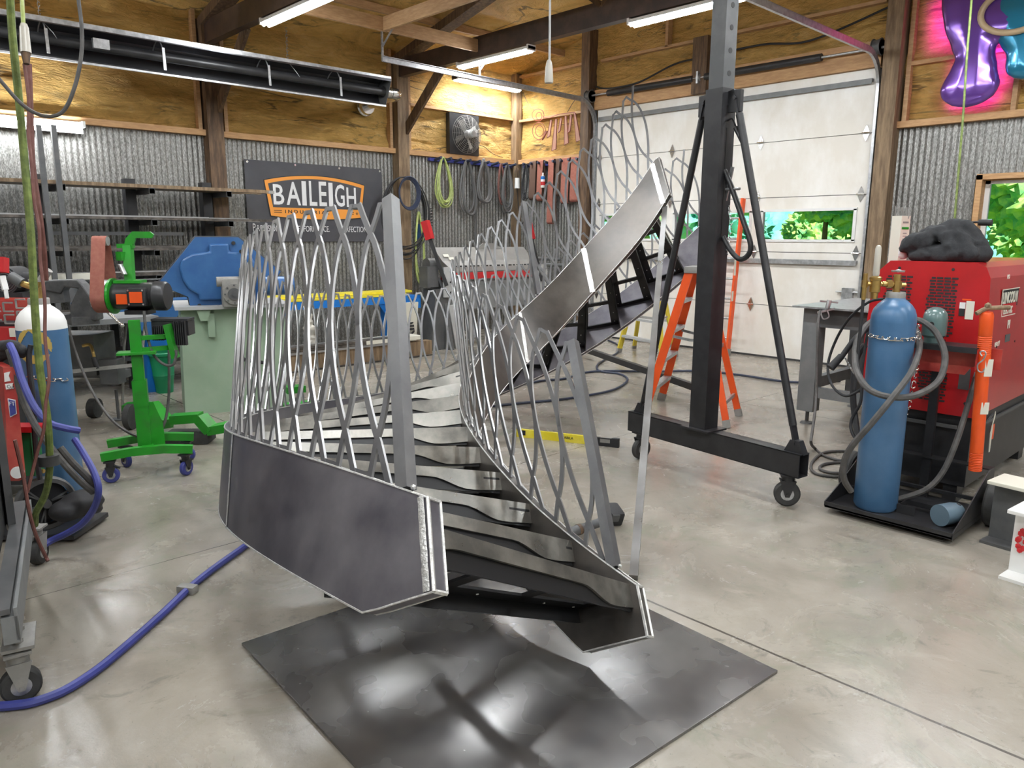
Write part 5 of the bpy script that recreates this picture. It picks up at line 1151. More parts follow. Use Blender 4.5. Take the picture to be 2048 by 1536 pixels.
b = MB(); b.tube([V(7.80+.035*math.cos(a), 10.25+.03*math.sin(a), 2.12-a*.0075) for a in np.linspace(0, 12*PI, 80)], .007, 5); one(b.build('spring', M['blackm']), 'black coil spring hung on the wall above the red handle', 'spring')

# ================================================================== sheet metal brake
T = thing('sheet_metal_brake', 'long grey sheet metal brake with a red front bar by the corner', 'brake machine', (8.0, 9.1, 0))
Xl, Xr, Yb = 7.05, 9.05, 9.05
b = MB(); b.prism([(-.30, 0), (.22, 0), (.16, .95), (-.02, 1.05), (-.14, .85)], (Xl-.02, Yb, 0), (0, 1, 0), (0, 0, 1), .07); b.build('end_stand', M['dgrey'], T, smooth=False); b = MB(); b.prism([(-.30, 0), (.22, 0), (.16, .95), (-.02, 1.05), (-.14, .85)], (Xr, Yb, 0), (0, 1, 0), (0, 0, 1), .07); b.build('end_stand', M['dgrey'], T, smooth=False)
b = MB()
p = onz(835, 690, 0); 
b.prism([(-.20, 0), (.20, 0), (.11, .90), (-.10, .90)], (6.94, Yb-.02, 0), (1, 0, 0), (0, 0, 1), .30); b.build('pedestal', M['dgrey'], T, smooth=False)
b = MB(); b.prism([(0, 0), (.13, .0), (-.02, .66), (-.13, .66)], (7.17, Yb-.20, 0), (1, 0, 0), (0, 0, 1), .04); b.build('stay', M['lgrey'], T, smooth=False)
b = MB(); b.box(((Xl+Xr)/2, Yb-.10, 1.08), (Xr-Xl, .16, .10)); b.build('folding_apron', M['redp'], T, smooth=False)
b = MB(); b.prism([(-.16, 1.13), (-.16, 1.21), (.0, 1.30), (.22, 1.50), (.24, 1.42), (.08, 1.13)], ((Xl+Xr)/2, Yb, 0), (0, 1, 0), (0, 0, 1), Xr-Xl-.10); b.prism([(-.3, 1.46), (.3, 1.46), (.12, 1.56), (-.12, 1.56)], (8.2, Yb+.2, 0), (1, 0, 0), (0, 0, 1), .03); b.build('clamping_beam', M['brakeg'], T, smooth=False)
b = MB(); b.box(((Xl+Xr)/2-.05, Yb-.165, 1.18), (Xr-Xl-.2, .02, .07)); fg = b.build('finger_bar', M['hi'], T, smooth=False)
b = MB()
for k in range(22): b.box((Xl+.12+k*.083, Yb-.165, 1.225), (.02+.01*(k % 3), .03, .02))
b.build('finger_screw', M['inkb'], fg, smooth=False)
b = MB(); b.box(((Xl+Xr)/2, Yb-.08, .78), (Xr-Xl, .10, .42)); b.build('lower_beam', M['grey'], T, smooth=False)
b = MB()
for x in (Xl, Xr): b.prism([(-.09, -.22), (.05, -.22), (.09, .10), (.05, .22), (-.09, .22)], (x, Yb-.2, 1.0), (1, 0, 0), (0, 0, 1), .03)
lp = b.build('pivot_plate', M['lgrey'], T, smooth=False)
b = MB()
for x in (Xl, Xr):
    for z in (.85, 1.0, 1.15): b.cyl((x+.03, Yb-.23, z), (x+.03, Yb-.215, z), .014, n=8)
b.build('bolt_head', M['inkb'], lp)
for x, dx_ in ((6.98, -.14), (8.98, -.06)):
    b = MB(); b.bar((x, Yb-.25, .95), (x+dx_, Yb-.05, 1.62), .035, .05); hd_ = b.build('lever', M['blackm'], T, smooth=False)
    b = MB(); b.bar((x+dx_-.0, Yb-.05, 1.62), (x+dx_*1.22, Yb+.02, 1.88), .10, .10); b.build('grip', M['redp'], hd_, smooth=False)
b = MB(); b.cyl((Xl-.25, Yb, 1.25), (Xl-.08, Yb, 1.25), .10, n=20); b.box((Xl-.22, Yb-.02, 1.08), (.20, .2, .30)); b.build('counterweight', M['dgrey'], T)
b = MB(); b.cyl((Xr-.1, Yb+.15, 1.32), (Xr+.75, Yb+.15, 1.28), .03, n=12); b.cyl((Xr-.1, Yb+.05, 1.22), (Xr+.75, Yb+.05, 1.18), .03, n=12); b.build('gauge_rod', M['grey'], T)
b = MB(); b.box((7.22, Yb+.06, 1.38), (.10, .004, .05), (-.7, 0, 0)); b.box((7.30, Yb+.0, 1.335), (.14, .004, .05), (-.7, 0, 0)); b.build('notice', M['cream'], T, smooth=False)

# ================================================================== blue table with yellow boards
T = thing('roller_table', 'blue steel bench topped with yellow boards along the banner wall', 'bench', (5.5, 9.35, 0))
b = MB(); b.box((5.45, 9.35, .765), (2.55, .5, .10)); b.build('top_frame', M['blueb'], T, smooth=False)
for x in (4.45, 6.18):
    b = MB(); b.box((x, 9.2, .36), (.12, .12, .72)); b.prism([(-.18, .72), (.18, .72), (.06, .56), (-.06, .56)], (x, 9.13, 0), (1, 0, 0), (0, 0, 1), .02); b.box((x, 9.2, .006), (.2, .2, .012)); b.build('leg', M['blueb'], T, smooth=False)
for k, (dz, dy) in enumerate(((.0, -.17), (.0, 0), (.0, .17), (.035, -.1), (.035, .08))):
    b = MB(); b.box((5.35+.05*k, 9.35+dy, .835+dz), (2.25, .15, .03)); one(b.build('yellow_board', M['yellow']), ['front', 'middle', 'rear', 'upper front', 'upper rear'][k]+' yellow board lying along the blue bench top', 'board', 'yellow boards on the blue bench')
b = MB(); b.box((6.62, 9.12, .70), (.14, .14, .14)); one(b.build('blue_block', M['blueb']), 'small bright blue block beside the brake, right of the blue bench', 'block')
T = thing('blue_stand', 'blue steel pedestal stand behind the green belt grinder', 'stand', (2.75, 8.6, 0))
b = MB(); b.box((2.62, 8.6, .93), (1.15, .30, .10)); b.prism([(-.25, .88), (.35, .88), (.13, .62), (-.05, .62)], (2.70, 8.5, 0), (1, 0, 0), (0, 0, 1), .12); b.build('head', M['blue'], T, smooth=False)
b = MB(); b.prism([(-.10, 0), (.17, 0), (.13, .88), (-.03, .88)], (2.72, 8.55, 0), (1, 0, 0), (0, 0, 1), .16); b.build('column', M['blueb'], T, smooth=False)
T = thing('bucket', 'tall green ribbed plastic bucket on the floor beside the mint cabinet', 'bucket', onz(330, 784)); c = onz(330, 784)
b = MB(); b.lathe([(.085, 0), (.10, .15), (.105, .16), (.103, .17), (.11, .19), (.105, .20), (.125, .40), (.14, .405), (.14, .43), (.13, .44), (.13, .48), (.12, .48), (.12, .42), (.08, .02)], c, n=28); b.build('pail', mat('bucket green', (.005, .22, .09), .4), T)
# ================================================================== steel stock on the floor by the wall
T = thing('timber_beam', 'long brown beam lying on the floor under the steel stock', 'beam', (5.2, 8.65, 0)); b = MB(); b.box((5.3, 8.62, .115), (2.4, .14, .20)); b.build('baulk', M['timberg'], T, smooth=False); b = MB(); b.box((5.3, 8.62, .012), (2.4, .18, .02)); b.build('base_flange', M['lsteel'], T, smooth=False)
for k in range(9):
    b = MB(); z = .235+.032*(k//3); b.box((5.05+.06*(k % 3)+.03*(k//3), 8.60+.075*(k % 3)-.05, z), (1.9-.08*(k % 3), .06, .028)); one(b.build('steel_flat', M['lsteel'] if k % 4 else M['hi']), 'dark steel flat in the low stack on the brown beam', 'steel bar', 'steel flats stacked on the brown beam')
b = MB(); b.box((5.85, 8.66, .28), (.9, .30, .05)); one(b.build('plank', M['cream']), 'pale plank lying on the brown beam at the blue bench leg', 'plank')
T = thing('wrapped_sheet', 'white plastic wrapped sheet with black handwriting behind the blue bench leg', 'sheet', (6.3, 9.0, .02)); b = MB(); b.box((6.32, 9.0, .42), (.50, .03, .62), (.12, 0, 0)); b.build('wrap', M['cream'], T, smooth=False)
text('Rild', (6.50, 8.955, .20), (0, .12, 1), (-1, 0, 0), .20, M['inkb'], T, bold=.006)
T = thing('clutter_bag', 'crumpled clear bag hanging under the blue bench near its left leg', 'bag', (4.85, 9.0, .3)); blob('film', [('b', V(4.86, 9.02, .42), .10, (.8, .6, 1.6)), ('b', V(4.88, 9.02, .25), .09, (.8, .6, 1.2)), ('b', V(4.84, 9.0, .60), .05, (1, .6, 1.5))], 'plastic', T, .02, 2, .03, 9)
# ================================================================== steel rack on the left
T = thing('steel_rack', 'tall dark cantilever rack loaded with steel bars along the banner wall', 'rack', (2.8, 10.0, 0))
UX = [ony(124, 380, 9.75).x, ony(303, 380, 9.75).x, ony(457, 385, 9.75).x]; UX = [UX[0]-1.45] + UX
for i, x in enumerate(UX):
    b = MB(); b.box((x-.10, 10.25, 1.17), (.12, .14, 2.34)); up = b.build('upright', M['black'], T, smooth=False)
    for z in (2.18, 1.81, 1.45, 1.15): b = MB(); b.box((x, 9.98, z), (.06, .50, .06)); b.box((x, 9.735, z), (.065, .01, .075)); b.build('arm', M['grey'] if 0 else M['dgrey'], up, smooth=False)
for lv, (z, xs0, xs1, cnt, m1) in enumerate(((2.225, .5, 4.6, 9, 'timberg'), (1.855, .3, 4.55, 8, 'lsteel'), (1.495, .9, 4.2, 6, 'lsteel'), (1.195, .4, 4.3, 6, 'lsteel'))):
    rnd = random.Random(lv)
    for k in range(cnt):
        a, c2 = xs0+rnd.uniform(0, .7), min(4.85, xs1+rnd.uniform(-.5, .35)); b = MB(); hh = rnd.choice((.03, .04, .055)); b.box(((a+c2)/2, 9.76+k*.052, z+hh/2-.012), (c2-a, .045, hh)); b.build('x', M[m1]) if 0 else one(b.build('stock_bar', M[('hi' if k % 3 == 1 else m1)]), ['steel bar on the top arms of the rack', 'steel bar on the second arms of the rack', 'steel bar on the third arms of the rack', 'steel bar on the lowest arms of the rack'][lv], 'steel bar', ['bars on the top rack arms', 'bars on the second rack arms', 'bars on the third rack arms', 'bars on the lowest rack arms'][lv])
b = MB(); b.box((2.45, 9.75, 1.06), (2.3, .012, .17)); b.box((2.45, 9.71, 1.14), (2.3, .08, .012)); b.box((2.45, 9.71, .98), (2.3, .08, .012)); one(b.build('steel_channel', M['grey']), 'grey steel channel laid along the lower front of the rack', 'steel channel')
b = MB(); b.box((1.75, 9.65, 1.20), (1.5, .10, .07)); one(b.build('timber_length', M['cream']), 'pale timber length on the low shelf behind the left blue cylinder', 'timber')
b = MB(); b.box((2.9, 9.9, 1.68), (1.5, .03, .04)); one(b.build('slotted_bar', M['dgrey']), 'dark slotted bar laid across the rack above the blue hexagonal machine', 'steel bar')
for k, (x, yt, m1) in enumerate(((75, 250, 'dgrey'), (105, 250, 'dgrey'))):
    p1 = ony(x+1, yt, 9.45); b = MB(); b.box((p1.x, 9.45, p1.z/2+.25), (.05, .05, p1.z-.5)); one(b.build('standing_bar', M[m1]), ['left', 'right'][k]+' of the two dark upright bars in front of the steel rack', 'steel bar')
T = thing('low_bench', 'long low steel bench stacked with pipes under the rack', 'bench', (2.6, 9.0, 0))
b = MB(); b.box((2.58, 9.1, .78), (2.96, .7, .05)); b.build('benchtop', M['dgrey'], T, smooth=False); b = MB(); b.box((2.58, 9.1, .34), (2.96, .7, .04)); b.build('shelf', M['dgrey'], T, smooth=False)
for x in (1.2, 2.6, 4.0):
    for yy in (8.85, 9.35): b = MB(); b.box((x, yy, .39), (.07, .07, .78)); b.build('leg', M['black'], T, smooth=False)
for k in range(7): b = MB(); b.cyl((1.3+.1*(k % 3), 8.82+k*.075, .835), (4.05-.15*(k % 2), 8.82+k*.075, .835), .028, n=12); one(b.build('steel_pipe', M[('galv' if k == 2 else 'lsteel')]), 'long pipe lying on the low bench under the rack', 'pipe', 'pipes on the low bench')
for k, m1 in enumerate(('redp', 'yellow', 'cream')): b = MB(); b.box((3.42, 8.86+.1*k, .885+.02*k), (1.3, .07, .03)); one(b.build('painted_strip', M['belt'] if m1 == 'redp' else M[m1]), ['dull red', 'yellow', 'cream'][k]+' strip on the low bench behind the motor', 'strip')
for k in range(6): b = MB(); b.box((2.55, 8.85+.09*k, .385), (2.7-.2*(k % 2), .07, .05)); one(b.build('stored_flat', M['hi'] if k == 1 else M['lsteel']), 'steel flat stored on the lower shelf of the low bench', 'steel bar', 'flats on the low bench shelf')

# ================================================================== mint cabinet with blue hexagonal machine
q0 = onz(371, 831); q1 = onz(474, 822); u = (q1-q0).normalized(); v = V(-u.y, u.x, 0); wC, dC = .98, .75
if v.dot(FW) < 0: v = -v
T = thing('machine_cabinet', 'mint green steel cabinet carrying the blue hexagonal machine', 'cabinet', q0+u*wC/2+v*dC/2)
def q(a, c2, z): return q0+u*a+v*c2+V(0, 0, z)
b = MB(); vs = [q(0, 0, 0), q(wC, 0, 0), q(wC, dC, 0), q(0, dC, 0), q(.03, .03, .99), q(wC-.03, .03, .99), q(wC-.03, dC-.03, .99), q(.03, dC-.03, .99)]; b._add(vs, [(0, 3, 2, 1), (4, 5, 6, 7), (0, 1, 5, 4), (1, 2, 6, 5), (2, 3, 7, 6), (3, 0, 4, 7)]); cbn = b.build('body', M['mint'], T, smooth=False)
b = MB(); b.prism([(-.02, -.07), (.28, -.10), (wC+.02, -.07), (wC+.02, dC), (-.02, dC)], q(0, 0, 1.005), u, v, .03); b.build('top_plate', M['lgrey'], T, smooth=False)
b = MB(); b.prism([(-.06, 0), (.06, 0), (.03, -.10), (-.03, -.10)], q(.22, -.03, .985), u, (0, 0, 1), .07); b.box(q(.28, -.01, .84), (.06, .05, .22), math.atan2(u.y, u.x)); b.build('rib', M['mint'], cbn, smooth=False); b = MB(); b.box(q(.82, -.01, .84), (.06, .05, .22), math.atan2(u.y, u.x)); b.build('rib', M['mint'], cbn, smooth=False)
b = MB(); b.tube([q(.55, -.0, .50), q(.56, -.06, .50), q(.66, -.10, .48), q(.8, -.12, .46)], .018, 8, 4); b.build('cable_outlet', M['blackm'], cbn)
T = thing('belt_sander_housing', 'blue hexagonal machine housing with grey gearbox on the mint cabinet', 'machine', q(.5, .3, 1.02))
Dm = (q(.3, .10, 1.2)-CP).dot(FW)
def at(x, y, dd=0.0): return dep(x, y, Dm+dd)
oo = at(430, 560); rtz = RT; 
def pix(pts): return [((x-430)/F*Dm, (560-y)/F*Dm) for x, y in pts]
uu = V(u.x, u.y, 0)
hexp = [(336, 565), (402, 476), (474, 476), (545, 545), (500, 616), (386, 617), (383, 592)]
sc_ = 1.0/abs(uu.dot(rtz))
hp = [(a*sc_, c2) for a, c2 in pix(hexp)]
b = MB(); b.prism(hp, oo, uu, (0, 0, 1), .05); b.build('back_plate', M['blue'], T, smooth=False)
b = MB(); b.prism([(a*1.03, c2*1.03) for a, c2 in hp], oo+v*.03, uu, (0, 0, 1), .012); b.build('gasket', M['dgrey'], T, smooth=False)
rp = [(400, 600), (400, 588), (382, 575), (372, 555), (368, 530), (374, 512), (392, 500), (425, 495), (425, 478), (462, 478), (462, 495), (500, 500), (515, 530), (500, 600)]
b = MB(); b.prism([(a*sc_*.90-.012, c2*.90-.012) for a, c2 in pix(rp)], oo-v*.045, uu, (0, 0, 1), .06); ob = b.build('raised_cover', M['blue'], T, ang=40)
md = ob.modifiers.new('bev', 'BEVEL'); md.width = .018; md.segments = 3; md.limit_method = 'ANGLE'
b = MB()
for x, y in ((417, 485), (466, 486), (358, 563), (404, 503), (481, 503), (398, 610)): b.cyl(at(x, y)-v*.05, at(x, y)-v*.02, .017, n=10)
b.build('bolt_knob', M['inkb'], T)
gb = at(467, 585, -.15); gu_ = uu
b = MB(); b.box(gb+v*.03, (.20, .16, .26), math.atan2(u.y, u.x), .02); b.cyl(gb-v*.07+V(0, 0, -.01), gb+v*.0+V(0, 0, -.01), .095, n=28); b.cyl(gb-gu_*.14+V(0, 0, .10)-v*.0, gb+gu_*.10+V(0, 0, .10), .045, n=18); b.build('gearbox', M['cast'], T)
b = MB(); b.cyl(gb-v*.085+V(0, 0, -.01), gb-v*.06+V(0, 0, -.01), .055, n=24); b.cyl(gb-v*.095+V(0, 0, -.01), gb-v*.06+V(0, 0, -.01), .022, n=16)
for k in range(8): a = k*PI/4; p = gb-v*.075+gu_*.08*math.cos(a)+V(0, 0, .08*math.sin(a)-.01); b.cyl(p, p-v*.008, .009, n=6)
b.build('gearbox_cap', M['dgrey'], T)
b = MB(); b.lathe([(.02, 0), (.13, .0), (.135, .02), (.08, .05)], gb+gu_*.07+v*.05+V(0, 0, .09), gu_, 24); b.build('flange', M['cast'], T)
b = MB(); p = at(520, 572, -.05); b.cyl(p, p+gu_*.26, .085, n=24); b.cyl(p+gu_*.24, p+gu_*.30, .095, n=24); b.build('motor', M['blue'], T)

# green dolly base between the grinder and the mint cabinet
T = thing('green_dolly_base', 'low bright green machine base stepping along the foot of the mint cabinet', 'machine base', dep(400, 880, 6.1))
def dp(x, y, D=6.15): return dep(x, y, D)
b = MB(); fz = .055
def zb_(p, r_, w_=.12, h=.07): b.bar(p, r_, w_, h)
zb_(dp(345, 838), dp(402, 834)); zb_(dp(400, 834), dp(424, 862), .12, .075); zb_(dp(418, 860), dp(475, 850)); b.build('front_leg', M['green'], T, smooth=False)
b = MB(); zb_(dp(305, 812, 6.5), dp(336, 848, 6.35), .10, .09); b.build('slanted_leg', M['green'], T, smooth=False)
b = MB(); b.box(dp(262, 816, 6.7), (.10, .16, .08), -.6); b.build('rear_pad', M['green'], T, smooth=False)
b = MB(); b.box(dp(590, 778, 7.0), (.17, .12, .06), -.2); b.box(dp(603, 812, 6.8), (.30, .2, .05), -.2); b.build('right_pad', M['green'], T, smooth=False)
b = MB(); c = dp(262, 850, 6.6); c.z = .11; b.cyl(c-rt*.02, c+rt*.03, .11, n=24); b.build('wheel', M['rubber'], T); b = MB(); c = dp(380, 875, 6.2); c.z = .045; b.box(c, (.35, .2, .08), -.7); b.build('dark_block', M['rubber'], T, smooth=False); b = MB(); c = dp(590, 795, 6.95); b.box(V(c.x, c.y, .12), (.08, .08, .14)); b.build('dark_block', M['rubber'], T, smooth=False)  # first dark block is a solid added for the shadow under the base

# ================================================================== green belt grinder
FLc, FRc = onz(224, 965), onz(374, 950); U_ = (FRc-FLc).normalized(); W_ = V(-U_.y, U_.x, 0)
T = thing('belt_grinder', 'bright green belt grinder on a four-wheeled base with black motor', 'belt grinder', (FLc+FRc)/2+W_*.17)
mid = (FLc+FRc)/2
for c, hh in ((FLc, 4.3), (FRc, 5.2), (FLc+W_*.36+U_*.06, .2), (FRc+W_*.36+U_*.0, .8)): caster(c, .055, .032, hh, T, 'hoseb', top=.155, brake=True)
def rail_(c0, c1, z, dz): 
    b = MB(); m1, m2 = c0.lerp(c1, .30), c0.lerp(c1, .72); zz = V(0, 0, z); dn = V(0, 0, dz)
    b.bar(c0-U_*.05+zz-dn, m1+zz, .05, .055); b.bar(m1-U_*.005+zz, m2+U_*.005+zz, .05, .055); b.bar(m2+zz, c1+U_*.05+zz-dn, .05, .055); b.build('base_rail', M['green'], T, smooth=False)
rail_(FLc, FRc, .205, .02); rail_(FLc+W_*.36, FRc+W_*.36, .205, .02)
cb = mid+W_*.10-U_*.02; b = MB(); b.bar(mid+V(0, 0, .20), mid+W_*.36+V(0, 0, .20), .07, .055, up=(0, 0, 1)); b.bar(cb+V(0, 0, .2), cb+V(0, 0, .66), .085, .085, up=U_); b.bar(cb+V(0, 0, .66), cb+V(0, 0, 1.09), .07, .07, up=U_); b.bar(cb+V(0, 0, .5), cb+V(0, 0, .68), .095, .09, up=U_); b.prism([(0, .20), (.10, .20), (.095, .36), (.04, .52), (0, .52)], cb+U_*.03, (U_+W_*.5).normalized(), (0, 0, 1), .03); b.box(cb+V(0, 0, .87), (.24, .14, .015), math.atan2(U_.y, U_.x)); b.build('column', M['green'], T, smooth=False)
mc = dep(278, 592, (cb-CP).dot(FW)); MU = (RT*1.0); MU.z = 0; MU = (MU.normalized()+U_*.2).normalized(); MW = V(-MU.y, MU.x, 0)
b = MB(); b.lathe([(.05, -.17), (.088, -.165), (.095, -.14), (.095, .11), (.098, .115), (.103, .12), (.103, .185), (.092, .20), (.03, .205)], mc, MU, 32); b.box(mc-V(0, 0, .11), (.16, .14, .03), math.atan2(MU.y, MU.x)); mo = b.build('motor', M['black'], T)
b = MB(); b.box(mc-MW*.10+MU*.03, (.125, .05, .125), math.atan2(MU.y, MU.x), .008); jb = b.build('switch_box', M['black'], mo)
b = MB()
for sx_ in (-1, 1):
    for sz_ in (-1, 1): p = mc-MW*.126+MU*(.03+sx_*.048)+V(0, 0, sz_*.048); b.cyl(p, p-MW*.006, .007, n=8)
b.build('screw', M['chrome'], jb)
b = MB(); b.box(mc-MW*.127+MU*.03, (.085, .003, .075), math.atan2(MU.y, MU.x)); b.build('warning_label', M['orange'], jb, smooth=False)
b = MB(); b.box(mc-MW*.094-MU*.075-V(0, 0, .015), (.08, .012, .07), math.atan2(MU.y, MU.x)); b.build('warning_label', M['orange'], mo, smooth=False)
bc = mc-MU*.235; tc_ = dep(210, 482, (bc-CP).dot(FW)+.02); tc_ = V(bc.x, bc.y, tc_.z)+MW*.02
b = MB(); pts = []; r1, r2 = .118, .035; up_ = V(0, 0, 1)
for a in np.linspace(PI, 2*PI, 15): pts.append(bc+MW*r1*math.cos(a)+up_*r1*math.sin(a))
for a in np.linspace(0, PI, 9): pts.append(tc_+MW*r2*math.cos(a)+up_*r2*math.sin(a))
n = len(pts); vs = [p-MU*.048 for p in pts]+[p+MU*.048 for p in pts]+[p*1-MU*.048 for p in pts]
b._add(vs[:2*n], [(i, (i+1) % n, n+(i+1) % n, n+i) for i in range(n)]); b.build('abrasive_belt', M['belt'], T)
b = MB(); b.cyl(bc-MU*.046, bc+MU*.046, r1-.004, n=32); b.build('contact_wheel', M['galv'], T); b = MB(); b.cyl(tc_-MU*.05, tc_+MU*.05, r2-.003, n=20); b.build('contact_wheel', M['galv'], T)
b = MB(); b.lathe([(.03, .0), (.125, .0), (.125, .016), (.03, .016)], bc+MU*.055, MU, 32); ap = mc+MU*(-.06)+V(0, 0, .10)+MW*.02; at_ = dep(256, 492, (cb-CP).dot(FW)); at_ = V(at_.x, at_.y, at_.z)
b.bar(ap, at_, .055, .055, up=MU); b.box(ap, (.18, .12, .02), math.atan2(MU.y, MU.x)); b.bar(at_+V(0, 0, .0)-MU*.07, at_+MU*.04, .04, .03); b.bar(at_-MU*.05-V(0, 0, .07)-MW*.05, at_-MU*.0-V(0, 0, .07)+MW*.03, .06, .06)
b.prism([(-.03, -.04), (.03, -.04), (.06, .035), (.17, .035), (.185, .06), (.16, .08), (.04, .08), (-.01, .03)], at_+V(0, 0, .02), MU, (0, 0, 1), .02); b.build('arm', M['green'], T, smooth=False)
b = MB(); sp0, sp1 = at_-MU*.045-V(0, 0, .12)-MW*.05, ap-MU*.01+V(0, 0, .05)-MW*.05; b.tube([sp0.lerp(sp1, t)+MU*.016*math.cos(t*120)+MW*.016*math.sin(t*120) for t in np.linspace(.05, .95, 170)], .003, 4); b.build('tension_spring', M['galv'], T)
vf = dep(347, 655, (cb-CP).dot(FW)+.02)
b = MB(); b.box(vf, (.25, .13, .10), math.atan2(MU.y, MU.x)); b.box(vf+V(0, 0, .06), (.25, .14, .015), math.atan2(MU.y, MU.x)); vfo = b.build('speed_controller', M['black'], T, smooth=False)
b = MB()
for k in range(6):
    for s_ in (-1, 1): b.box(vf+MU*(s_*.075+(k-2.5)*.014)-MW*.075-V(0, 0, .03), (.006, .04, .17 if s_ > 0 else .10), math.atan2(MU.y, MU.x))
b.build('cooling_fin', M['blackm'], vfo, smooth=False)
b = MB(); b.bar(vf-MW*.11+V(0, 0, .035), vf-MW*.11+MU*.04-V(0, 0, .20), .07, .035, up=MU)
for z in (-.05, -.13): b.bar(cb+V(0, 0, vf.z+z), vf+MU*.03-MW*.06+V(0, 0, z), .03, .03)
b.build('controller_bracket', M['green'], T, smooth=False)
Dg = (cb-CP).dot(FW)-.12
b = MB(); b.tube([dep(x, y, Dg) for x, y in ((288, 622), (292, 660), (305, 705), (325, 727), (345, 730), (352, 712), (352, 700))], .010, 8, 6); b.build('motor_cable', M['cable'], T)
hose('power_cable', 'dark cable drooping from the vise bench to the green belt grinder', [(134, 640, 6.2), (150, 700, 6.1), (178, 770, 5.9), (215, 830, 5.6), (255, 864, 5.45), (295, 875, 5.4), (325, 855, 5.45), (337, 800, 5.5), (338, 720, 5.55), (338, 695, 5.6)], .010, 'cable', 'cable')
# ================================================================== glossy drip sculpture on the foam wall, lit from behind
T = thing('drip_sculpture', 'glossy purple and teal dripping letter sculpture glowing magenta on the foam wall', 'wall sculpture', (9.65, 2.9, 3.1))
def chain_(pts, k=10):
    out = []
    for a, c in zip(pts, pts[1:]):
        for j in range(k): t = j/k; t2 = t*t*(3-2*t); out.append(eb(a[0]+(c[0]-a[0])*t, a[1]+(c[1]-a[1])*t, a[2]+(c[2]-a[2])*t2))
    return out+[eb(*pts[-1])]
def eb(x, y, r, X=9.64, rx=.11): c = onx(x, y, X); return ('b', c, 1.0, (rx, r/124, r/180))
blob('purple_body', chain_([(1950, -60, 44), (1946, 0, 40), (1944, 40, 36), (1948, 80, 30), (1951, 112, 25), (1945, 145, 31), (1938, 176, 38)])+chain_([(1950, 10, 38), (1982, 30, 40), (2015, 40, 38)])+chain_([(1960, 60, 34), (1990, 50, 34), (2015, 50, 32)], 8), 'purple', T, .016, 12)
blob('teal_body', chain_([(2030, 30, 40), (2044, 70, 28), (2054, 100, 24), (2056, 130, 27)])+chain_([(2030, 20, 42), (2070, 20, 55), (2090, 50, 50)]), 'teal', T, .016, 12)
rc = onx(2034, 18, 9.50); b = MB(); b.tube([rc+V(0, .33*math.cos(a), .22*math.sin(a)) for a in np.linspace(0, 2*PI, 41)], .032, 10); b.build('tan_ring', M['tan'], T)
b = MB()
for x, y in ((1935, 20), (1945, 150), (1990, 40)): c = onx(x, y, 9.80); b.box(c, (.02, .12, .25)); b.cyl(c, c+V(.1, 0, 0), .008, n=6)
b.build('lamp_strip', M['pink'], T, smooth=False)
for (x, y, sx, sy, en, col) in ((1940, 30, .5, .9, 16, (.75, .02, 1)), (1942, 160, .45, .45, 12, (.78, .02, 1)), (2010, 60, .8, .5, 12, (.5, .04, 1))):
    ld = bpy.data.lights.new('strip_light', 'AREA'); ld.shape = 'RECTANGLE'; ld.size = sx; ld.size_y = sy; ld.energy = en*.45; ld.color = col; ld.spread = 1.6
    lo = bpy.data.objects.new('strip_light', ld); COL.objects.link(lo); lo.location = onx(x, y, 9.74); lo.rotation_euler = (0, -PI/2, 0); lo.parent = T; lo.matrix_parent_inverse = wm(T).inverted()
# bent wire lettering
T = thing('wire_lettering', 'pink outlined scrap-metal lettering hung on the foam wall beside the corner', 'wall art', (9.86, 9.3, 3.2))
def W(pts, X=9.80): return [onx(x, y, X) for x, y in pts]
def ol(pts, r=.006): b.tube(W(pts), r, 5, 4)
M['wirep'] = mat('pinkish copper wire', (.34, .09, .07), .5); M['fillp'] = mat('pink scrap metal', (.42, .22, .16), .6)
b = MB(); cxy = lambda cx, cy, rx, ry, a0=0, a1=2*PI: [(cx+rx*math.cos(a), cy+ry*math.sin(a)) for a in np.linspace(a0, a1, 14)]
ol(cxy(1076, 230, 12, 12)); ol(cxy(1078, 232, 6, 7)); ol(cxy(1078, 262, 13, 17)); ol(cxy(1079, 262, 8, 11)); ol([(1086, 234), (1098, 236), (1108, 232), (1120, 228), (1135, 226), (1150, 224)])
b.build('wire_outline', M['wirep'], T)
def stalk(x0, y0, x1, y1, w0, w1):
    global b
    b = MB(); b.prism([(0, 0), (1, 0)], (0, 0, 0), (1, 0, 0), (0, 1, 0), .1) if 0 else None
    P_ = [onx(x0-w0/2, y0, 9.81), onx(x0+w0/2, y0, 9.81), onx(x1+w1*.5, y1, 9.81), onx(x1-w1*.7, y1+4, 9.81)]
    vs = P_+[p+V(.02, 0, 0) for p in P_]; b._add(vs, [(0, 1, 2, 3), (7, 6, 5, 4), (0, 4, 5, 1), (1, 5, 6, 2), (2, 6, 7, 3), (3, 7, 4, 0)]); o = b.build('stroke', M['fillp'], T, smooth=False)
    b = MB(); b.tube(P_+[P_[0]], .005, 5); b.build('edge_wire', M['wirep'], o)
for a in ((1102, 240, 1097, 272, 3, 5), (1112, 238, 1108, 298, 3, 7), (1122, 236, 1118, 262, 3, 4), (1131, 232, 1133, 286, 3, 7), (1142, 230, 1138, 262, 3, 4), (1149, 226, 1157, 280, 3, 7), (1092, 262, 1086, 276, 5, 3)): stalk(*a)
b = MB(); b.tube([onx(1046, 185, 9.82), onx(1055, 205, 9.82), onx(1068, 220, 9.8)], .004, 5, 4); b.tube([onx(1185, 150, 9.8), onx(1172, 180, 9.8), onx(1150, 200, 9.8), onx(1135, 224, 9.8)], .005, 5, 4); b.tube([onx(1187, 178, 9.8), onx(1172, 200, 9.8), onx(1166, 230, 9.8), onx(1164, 300, 9.8)], .009, 6, 4); b.build('cord', M['blackm'], T)

